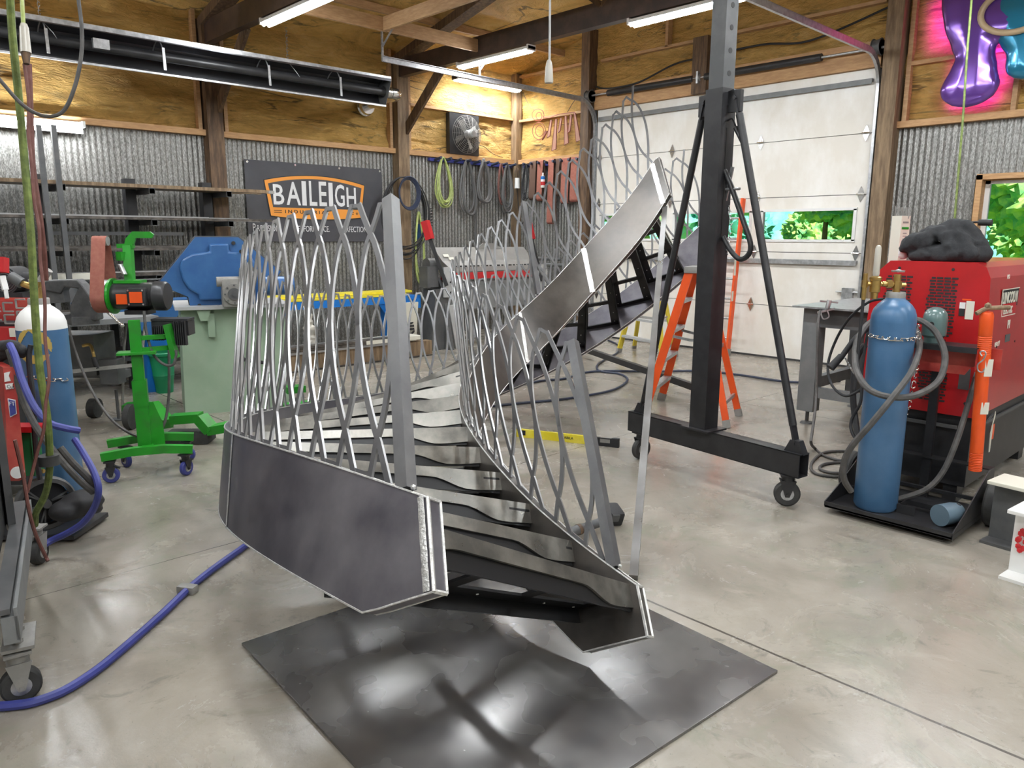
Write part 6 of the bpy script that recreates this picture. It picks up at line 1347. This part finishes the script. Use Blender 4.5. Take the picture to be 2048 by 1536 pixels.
# ================================================================== cords hanging from the roof
def hang(name, lab, pts, r, m, cat='cord', n=8): 
    b = MB(); b.tube([dep(*p) for p in pts], r, n, 7); return one(b.build(name, M[m]), lab, cat)
T = thing('drop_cord', 'pale drop cord with a clear plug hanging in front of the corner foam', 'cord', dep(1098, 165, 5.2)); b = MB(); b.tube([dep(1101, -90, 5.2), dep(1100, 0, 5.2), dep(1099, 125, 5.2)], .0075, 8, 5); b.build('cord', M['lgrey'], T)
b = MB(); p = dep(1098, 143, 5.2); b.lathe([(.012, .075), (.018, .06), (.024, .03), (.030, -.06), (.028, -.075), (.01, -.076)], p, (0, 0, 1), 16); b.build('plug', M['plastic'], T)
hang('drop_cord', 'thin olive cord hanging in front of the purple sculpture', [(1950, -120, 6.8), (1943, 0, 6.8), (1934, 110, 6.8), (1927, 220, 6.8), (1919, 320, 6.8), (1910, 430, 6.8), (1906, 520, 6.8)], .010, 'dirtyg')
hang('hanging_hose', 'thick dirty green hose hanging at the left edge in front of the blue cylinder', [(18, -60, 3.2), (24, 60, 3.2), (38, 200, 3.2), (50, 330, 3.2), (62, 470, 3.2), (70, 620, 3.22), (80, 740, 3.25), (94, 830, 3.3), (99, 900, 3.35), (98, 950, 3.4), (90, 990, 3.5), (72, 1026, 3.6), (70, 1050, 3.68)], .0155, 'dirtyg', 'hose')
b = MB(); p = dep(98, 920, 3.36); b.cyl(p-V(0, 0, .022), p+V(0, 0, .022), .042, n=20); one(b.build('hose_collar', M['rubber']), 'black rubber collar clamped on the hanging green hose', 'collar')
b = MB(); pts = []
for i, (x, y) in enumerate(((50, 128), (56, 200), (58, 262), (62, 330), (70, 400), (77, 460), (82, 520), (88, 600), (92, 680), (97, 750), (93, 810), (86, 860), (76, 905), (63, 945), (56, 985))): pts.append(dep(x+(1.5 if i % 2 else -1.5), y, 3.12))
b.tube(pts, .0068, 7, 7); one(b.build('twisted_cord', M['pinkc']), 'reddish brown twisted cord hanging from the clear plug at the left edge', 'cord')
b = MB(); b.tube([dep(58, 128, 3.18), dep(62, 230, 3.2), dep(66, 330, 3.22), dep(80, 430, 3.25), dep(88, 500, 3.3), dep(92, 560, 3.35)], .011, 7, 6); one(b.build('twisted_cord', M['pinkc']), 'second, thicker reddish cord running down behind the twisted cord', 'cord')
b = MB(); b.tube([dep(30, 880, 3.05), dep(46, 950, 3.08), dep(58, 1020, 3.1), dep(72, 1070, 3.15), dep(90, 1110, 3.2), dep(96, 1122, 3.2)], .0075, 7, 6); one(b.build('twisted_cord', M['pinkc']), 'reddish cord draped over the side of the dark near cart', 'cord')
T = thing('drop_cord', 'lime cord ending in a clear connector at the top left', 'cord', dep(50, 110, 3.1)); b = MB(); b.tube([dep(40, -80, 3.1), dep(44, 0, 3.1), dep(47, 55, 3.1)], .008, 8, 5); b.build('cord', M['lime'], T)
b = MB(); p, q_ = dep(48, 55, 3.1), dep(53, 128, 3.1); b.cyl(p, p.lerp(q_, .7), .017, .021, n=14); b.cyl(p-(q_-p)*.1, p, .012, .016, n=12); b.build('clear_sleeve', M['plastic'], T); b = MB(); b.cyl(p.lerp(q_, .7), q_, .018, .011, n=12); b.build('socket', M['timber'], T)
hang('loop_cable', 'dark cable drooping in a loop across the top left corner', [(153, -60, 2.9), (157, 0, 2.9), (163, 50, 2.9), (163, 105, 2.9), (152, 165, 2.9), (132, 215, 2.9), (108, 232, 2.9), (75, 228, 2.9), (40, 205, 2.9), (0, 160, 2.9), (-60, 90, 2.9)], .0072, 'cable', 'cable')

# ================================================================== left blue cylinder and plasma cutter cart
lc = dep(100, 800, 4.32); lc = V(lc.x, lc.y, .045)
T, bd = cylinder('gas_cylinder', 'blue gas cylinder with white shoulder and round yellow emblem at the left', lc, .1265, 1.265, 'cylblue', 'white')
ct = lc+V(0, 0, 1.265)
b = MB(); b.cyl(ct, ct+V(0, 0, .09), .022, n=12); b.cyl(ct+V(0, 0, .05), ct+V(0, 0, .05)+rt*.04+V(0, 0, .06), .017, n=10); b.cyl(ct+V(0, 0, .05), ct+V(0, 0, .08)-rt*.08, .018, n=10); b.build('valve', M['brass'], T)
b = MB(); b.cyl(ct+V(0, 0, .08)-rt*.08, ct+V(0, 0, .12)-rt*.14, .03, n=14); b.build('gauge', M['dgrey'], T); b = MB(); b.cyl(ct+V(0, 0, .10)+rt*.03, ct+V(0, 0, .155)+rt*.075, .022, n=12); b.cyl(ct+V(0, 0, .09), ct+V(0, 0, .105), .04, n=14); b.build('regulator', M['cast'], T)
# emblem : curved patch of yellow sectors
def patch(cond, m, nm):
    vs = []; fs = []; zc = ony(70, 690, lc.y).z; zc = dep(78, 690, 4.2).z; rr0 = .128; R0 = .095; a0 = math.atan2(-fw_.y, -fw_.x)
    N_ = 40; idx = {}; off = -rt*.0
    for i in range(N_+1):
        for j in range(N_+1):
            u, v = -1+2*i/N_, -1+2*j/N_; a = a0+u*R0/rr0+.12; vs.append((lc.x+rr0*math.cos(a), lc.y+rr0*math.sin(a), zc+v*R0))
    for i in range(N_):
        for j in range(N_):
            u, v = -1+2*(i+.5)/N_, -1+2*(j+.5)/N_
            if cond(u, v): a = i*(N_+1)+j; fs.append((a, a+N_+1, a+N_+2, a+1))
    me = bpy.data.meshes.new(nm); me.from_pydata([tuple(v) for v in vs], [], fs); me.materials.append(M[m]); 
    bm_ = bmesh.new(); bm_.from_mesh(me); bmesh.ops.delete(bm_, geom=[v for v in bm_.verts if not v.link_faces], context='VERTS'); bm_.to_mesh(me); bm_.free(); return put(nm, me, bd)
def sect(u, v):
    if u*u+v*v > 1: return False
    if u*u+v*v < .0: return False
    # triangle cut out of the disc
    return not ((v > -.52) and (v < .95-1.05*abs(u+.1)*1.2) )
patch(sect, 'decal', 'emblem')
b = MB(); cc = lc+V(0, 0, .83); b.chain([cc-rt*.14+V(0, 0, .03), cc-rt*.02-fw_*.13+V(0, 0, .02), cc+rt*.09-fw_*.10-V(0, 0, .01), cc+rt*.135+V(0, 0, -.02)], .042, .022, .0035); b.build('retaining_chain', M['chrome'], T)
K = thing('plasma_cutter_cart', 'black cart with large spoked wheel under the red cutting machine at left', 'cart', onz(100, 1060))
wc = dep(92, 1006, 4.10); b = MB(); axw = (CP-wc); axw.z = 0; axw.normalize(); axw = (axw+rt*.25).normalized()
b.lathe([(.118, -.02), (.14, -.022), (.148, -.012), (.148, .012), (.14, .022), (.118, .02)], wc, axw, 36, closed=True); wt = b.build('wheel', M['dgrey'], K)
b = MB(); b.cyl(wc-axw*.03, wc+axw*.035, .022, n=12); fx_ = V(-axw.y, axw.x, 0)
for k in range(6):
    a = 2*PI*k/6+.3
    for d_ in (-.09, .09): b.bar(wc+fx_*.03*math.cos(a)+V(0, 0, .03*math.sin(a)), wc+fx_*.122*math.cos(a+d_)+V(0, 0, .122*math.sin(a+d_)), .012, .008)
b.build('spoke', M['dgrey'], wt); b = MB(); b.cyl(wc-axw*.025, wc-axw*.02, .115, n=30); b.build('wheel_disc', M['blackm'], wt)
b = MB(); pt = wc-axw*.25; b.box(V(pt.x, pt.y, .03)+rt*.05, (.50, .36, .025), math.atan2(rt.y, rt.x)); b.build('deck', M['black'], K, smooth=False)
b = MB(); b.box(wc-axw*.02-rt*.16+V(0, 0, .28), (.30, .08, .24), math.atan2(rt.y, rt.x)); b.build('green_panel', M['green'] if 0 else mat('dull green', (.01, .16, .05), .5), K, smooth=False)
b = MB(); b.box(wc-axw*.0-rt*.10+V(0, 0, .42), (.26, .10, .03), math.atan2(rt.y, rt.x)); b.build('red_ledge', M['redp'], K, smooth=False)
b = MB()
for z in (.30, .37): p = wc-axw*.0-rt*.02+V(0, 0, z-.12); b.cyl(p-rt*.03, p+rt*.03, .012, n=8)
b.build('brass_fitting', M['brass'], K)
blob('cover_bag', [('b', dep(165, 1005, 4.15), .09, (1.2, 1, .75)), ('b', dep(135, 1020, 4.1), .09, (1, 1, .6)), ('b', dep(187, 1015, 4.2), .05, (1, 1, .6))], 'blackm', K, .015, 3, .01, 8, .01)
b = MB(); b.tube([dep(62, 690, 3.95), dep(58, 720, 3.95), dep(66, 800, 3.95), dep(72, 900, 4.0), dep(80, 960, 4.0)], .014, 8, 5); b.build('frame_tube', M['black'], K)
T = thing('plasma_cutter', 'red plasma cutting machine with white and blue stickers at the left edge', 'plasma cutter', dep(20, 960, 3.85))
def rq(x, y, D=3.78): return dep(x, y, D)
P_ = [rq(6, 735), rq(26, 734), rq(30, 742), rq(52, 955), rq(38, 962), rq(18, 962)]; 
vs = P_+[p+fw_*.34-rt*.34 for p in P_]; n = len(P_); MB()._add(vs, [tuple(range(n)), tuple(range(n, 2*n))[::-1]]+[(i, (i+1) % n, n+(i+1) % n, n+i) for i in range(n)]).build('case', M['redtop'], T, smooth=False)
def quad(pp, m, nm, d=3.775):
    q_ = [dep(x, y, d) for x, y in pp]; vs = q_+[p+fw_*.004 for p in q_]; n = len(q_); return MB()._add(vs, [tuple(range(n)), tuple(range(n, 2*n))[::-1]]+[(i, (i+1) % n, n+(i+1) % n, n+i) for i in range(n)]).build(nm, M[m], T, smooth=False)
quad([(8, 746), (20, 743), (17, 752), (21, 762), (9, 764)], 'white', 'sticker'); quad([(10, 768), (26, 766), (24, 771), (28, 777), (12, 779)], 'white', 'sticker'); quad([(15, 797), (30, 800), (33, 828), (20, 835)], 'white', 'sticker'); quad([(17, 799), (29, 802), (31.5, 827), (20.5, 832.5)], 'hoseb', 'sticker', 3.772)
text('Cut', dep(14, 776.5, 3.768), rt, (0, 0, 1), .024, M['inkb'], T, ext=.0005); text('FT', dep(18, 811, 3.766), rt, (0, 0, 1), .028, M['white'], T, ext=.0005)
b = MB(); b.cyl(dep(35, 945, 3.76), dep(35, 945, 3.78), .03, n=20); b.build('gauge', M['white'], T)
hose('hanging_hose', 'thick blue hose arching from the left bench across the blue gas cylinder', [(20, 690, 3.85), (30, 712, 3.78), (45, 762, 3.75), (68, 812, 3.74), (98, 845, 3.74), (130, 856, 3.75), (158, 861, 3.8)], .0175, 'hoseb')
hose('hanging_hose', 'thick blue hose curling from behind the cylinder to the near cart wheel', [(150, 880, 4.0), (168, 908, 3.9), (188, 945, 3.85), (197, 978, 3.82), (190, 1012, 3.85), (168, 1044, 3.9), (135, 1066, 3.93), (105, 1080, 3.93), (88, 1090, 3.9)], .0175, 'hoseb')
hose('hanging_hose', 'thick grey hose beside the blue hose in front of the left gas cylinder', [(18, 700, 3.82), (30, 740, 3.8), (46, 800, 3.78), (70, 850, 3.76), (98, 890, 3.74), (130, 930, 3.74), (160, 962, 3.78), (186, 984, 3.85)], .017, 'cable')
hose('hanging_hose', 'second grey hose end resting against the black bag by the left cylinder', [(120, 895, 3.76), (145, 925, 3.78), (172, 952, 3.82), (192, 975, 3.88)], .017, 'cable')

# ================================================================== dark near cart with heavy casters
N1, N2 = V(.43, 2.95, 0), V(.715, 4.16, 0); nu = (N2-N1).normalized(); nl = V(-nu.y, nu.x, 0)
T = thing('tool_cart', 'dark steel cart on grey casters cut off by the left edge', 'cart', (.2, 3.6, 0))
b = MB(); p0, p1 = N1-nu*.02, N2; b.bar(p0+nl*.03+V(0, 0, .31), p1+nl*.03+V(0, 0, .31), .05, .10); b.bar(p0+nl*.01+V(0, 0, .33), p1+nl*.01+V(0, 0, .33), .012, .12); b.build('base_frame', M['grey'], T, smooth=False)
b = MB(); c = (p0+p1)/2; Lk = (p1-p0).length; b.box(c-nu*.12+nl*.42+V(0, 0, .71), (.66, Lk-.36, .66), math.atan2(nu.y, nu.x)-PI/2); b.build('cabinet_body', M['black'], T, smooth=False)
b = MB(); b.bar(p1+nl*.07-nu*.32+V(0, 0, .36), p1+nl*.07-nu*.32+V(0, 0, 1.05), .03, .05); b.bar(p0+nl*.07+V(0, 0, 1.05), p1-nu*.3+nl*.07+V(0, 0, 1.05), .05, .03); b.bar(p0+nl*.05+V(0, 0, .38), p1+nl*.05+V(0, 0, .38), .05, .02); b.build('corner_angle', M['dgrey'], T, smooth=False)
for p in (V(.415, 3.01, 0), V(.74, 4.31, 0)):
    caster(p, .066 if p.y < 4 else .062, .05, 4.6 if p.y < 4 else 5.6, T, 'rubber', 'cast', top=.20)
b = MB()
for dq in (.02, .12): q_ = V(.42, 3.0, 0)+nu*dq; b.box(q_+V(0, 0, .215), (.10, .10, .012), math.atan2(nu.y, nu.x)); b.cyl(q_+V(0, 0, .21), q_+V(0, 0, .25), .009, n=8); b.cyl(q_+V(0, 0, .22), q_+V(0, 0, .235), .016, n=6)
b.build('caster_bolt', M['cast'], T)

# ================================================================== cluttered bench at the far left
T = thing('side_bench', 'dark cluttered bench at the left edge behind the blue gas cylinder', 'bench', dep(20, 690, 4.6))
b = MB(); c = dep(0, 640, 4.7); b.box(c-rt*.3, (1.2, .5, .03), math.atan2(rt.y, rt.x)); b.box(V(c.x, c.y, .55)-rt*.35+fw_*.1, (.9, .4, .9), math.atan2(rt.y, rt.x)); b.build('bench_body', M['blackm'], T, smooth=False)
zt_ = c.z+.015
T = thing('tool_tray', 'red plastic tool tray on the cluttered left bench', 'tray', dep(25, 610, 4.6)); c1 = dep(22, 597, 4.62); c1.z = zt_+.06
b = MB()
for dx_, dy_, sx, sy in ((0, -.10, .34, .012), (0, .10, .34, .012), (-.17, 0, .012, .20), (.17, 0, .012, .20)): b.box(c1+rt*dx_+fw_*dy_, (sx, sy, .12), math.atan2(rt.y, rt.x))
b.box(c1-V(0, 0, .05), (.34, .2, .012), math.atan2(rt.y, rt.x)); b.build('tray_body', M['redtop'], T, smooth=False)
T = thing('bar_clamps', 'stack of steel bar clamps below the red tray on the left bench', 'clamps', dep(25, 640, 4.5)); c2 = dep(24, 628, 4.4)
b = MB()
for k in range(4):
    for s_ in range(2): o_ = c2+rt*(-.12+.075*k)+V(0, 0, -.035+.07*s_-.02*(k % 2)); b.bar(o_, o_+rt*.055, .01, .008); b.bar(o_, o_+V(0, 0, .05), .01, .008); b.bar(o_+V(0, 0, .05), o_+V(0, 0, .05)+rt*.055, .01, .008)
b.build('clamp_frame', M['cast'], T, smooth=False)
T = thing('bench_grinder', 'black round-bodied bench grinder behind the red tray at left', 'grinder', dep(25, 570, 4.9)); c3 = dep(22, 560, 4.8)
b = MB(); b.cyl(c3-rt*.0-fw_*.06, c3+fw_*.10, .085, n=28); b.cyl(c3-rt*.2+fw_*.02, c3+rt*.15+fw_*.03, .05, n=18); b.box(c3-V(0, 0, .10), (.2, .12, .05), math.atan2(rt.y, rt.x)); gbo = b.build('motor_body', M['blackm'], T)
b = MB()
for r_0 in (.03, .045, .06, .072): b.tube([c3-fw_*.062+rt*r_0*math.cos(a)+V(0, 0, r_0*math.sin(a)) for a in np.linspace(0, 2*PI, 25)], .003, 4)
b.build('grille', M['dgrey'], gbo)
T = thing('marker_clamp', 'red and white spring clamp hanging from the left bench tools', 'clamp', dep(10, 560, 4.3)); b = MB(); b.bar(dep(4, 545, 4.3), dep(4, 515, 4.3), .05, .05); b.build('red_handle', M['redp'], T, smooth=False); b = MB(); b.bar(dep(4, 552, 4.3), dep(11, 580, 4.3), .03, .02); b.bar(dep(11, 578, 4.3), dep(14, 597, 4.3), .02, .02); b.build('white_jaw', M['white'], T, smooth=False)
T = thing('red_case', 'dark red case on the shelf under the left bench clamps', 'case', dep(10, 675, 4.4)); b = MB(); b.box(dep(8, 668, 4.5), (.26, .2, .10), math.atan2(rt.y, rt.x)); b.build('case_body', M['red'], T, smooth=False); b = MB(); b.box(dep(30, 665, 4.38), (.06, .01, .05), math.atan2(rt.y, rt.x)); b.build('sticker', M['cream'], T, smooth=False)
blob_T = thing('black_cloth', 'crumpled black cloth draped over the left bench edge', 'cloth', dep(20, 710, 3.9)); blob('folds', [('t', [dep(-10, 700, 3.95), dep(15, 692, 3.9), dep(35, 698, 3.92), dep(45, 706, 4.0)], .03), ('t', [dep(-5, 715, 3.95), dep(20, 708, 3.93), dep(38, 705, 3.95)], .025)], 'jacket', blob_T, .01, 2, .008, 12)

# vise on its bench
T = thing('vise_bench', 'grey work bench on thin steel legs carrying the vise', 'bench', V(1.9, 7.1, 0))
vb = dep(178, 645, 6.4); ua, ub = V(1, 0, 0), V(0, 1, 0); zt2 = vb.z
b = MB(); b.box(vb+V(.05, .25, 0), (1.0, .6, .045)); b.build('benchtop', M['grey'], T, smooth=False)
b = MB()
for x, yy in ((.45, 0), (.45, .5), (-.4, 0)): b.tube([vb+V(x, yy, -.02), vb+V(x-.06, yy, -.35), V(vb.x+x-.12, vb.y+yy, 0.0)], .012, 6)
b.bar(vb+V(-.4, 0, -.40), vb+V(.4, 0, -.40), .02, .03); b.build('bench_leg_frame', M['cast'], T)
T = thing('bench_vise', 'dark grey bench vise with polished handle next to the belt grinder', 'vise', dep(165, 640, 6.1)); vv = dep(160, 602, 6.05)
b = MB(); b.prism([(-.27, .145), (-.25, .165), (.02, .175), (.055, .14), (.13, .02), (.15, -.03), (.15, -.15), (-.06, -.15), (-.06, -.04), (0.02, .10), (-.08, .115), (-.12, .06), (-.27, .09)], vv, rt, (0, 0, 1), .11); bo = b.build('vise_body', M['vise'], T, smooth=False); md = bo.modifiers.new('b', 'BEVEL'); md.width = .012; md.segments = 2
b = MB(); b.bar(vv-rt*.10+V(0, 0, .04), vv-rt*.30+V(0, 0, .03), .08, .10); b.bar(vv-rt*.28+V(0, 0, .12), vv-rt*.28-V(0, 0, .05), .09, .05); b.bar(vv+V(0, 0, -.12), vv+V(0, 0, -.18), .20, .22); b.build('jaw', M['vise'], T, smooth=False)
b = MB(); hs = vv+rt*.15-fw_*.04+V(0, 0, -.02); b.cyl(hs-rt*.03, hs+rt*.04, .032, n=16); b.ball(hs-rt*.03+V(0, 0, .02), .022, 2); b.cyl(hs+rt*.02, hs+rt*.19-V(0, 0, .17), .012, n=10); b.ball(hs+rt*.19-V(0, 0, .17), .017, 2); b.build('handle', M['chrome'], T)
T = thing('hydraulic_cart', 'grey wheeled steel unit with brass fittings under the vise bench', 'cart', onz(205, 795)); hc = dep(165, 705, 6.9)
b = MB(); b.box(hc, (.42, .36, .36), math.atan2(rt.y, rt.x)); b.box(hc-V(0, 0, .19), (.8, .10, .07), math.atan2(rt.y, rt.x)); b.box(dep(225, 742, 6.8), (.16, .14, .22), math.atan2(rt.y, rt.x)); b.build('tank', M['dgrey'], T, smooth=False)
lp_ = dep(234, 800, 6.9); b = MB(); b.cyl(V(lp_.x, lp_.y, .01), V(lp_.x, lp_.y, .28), .014, n=8); b.cyl(V(lp_.x, lp_.y, 0), V(lp_.x, lp_.y, .012), .07, n=14); b.build('jack_leg', M['dgrey'], T)
b = MB(); wz = dep(182, 757, 6.95); b.cyl(V(wz.x, wz.y, .09)-rt*.03, V(wz.x, wz.y, .09)+rt*.04, .09, n=22); b.build('wheel', M['rubber'], T)
b = MB(); b.tube([dep(165, 692, 6.6), dep(180, 690, 6.6), dep(186, 705, 6.55), dep(190, 720, 6.55)], .014, 8, 4); b.build('brass_fitting', M['brass'], T); b = MB(); b.cyl(dep(187, 715, 6.5), dep(195, 738, 6.5), .022, n=10); b.build('valve_handle', M['blackm'], T)
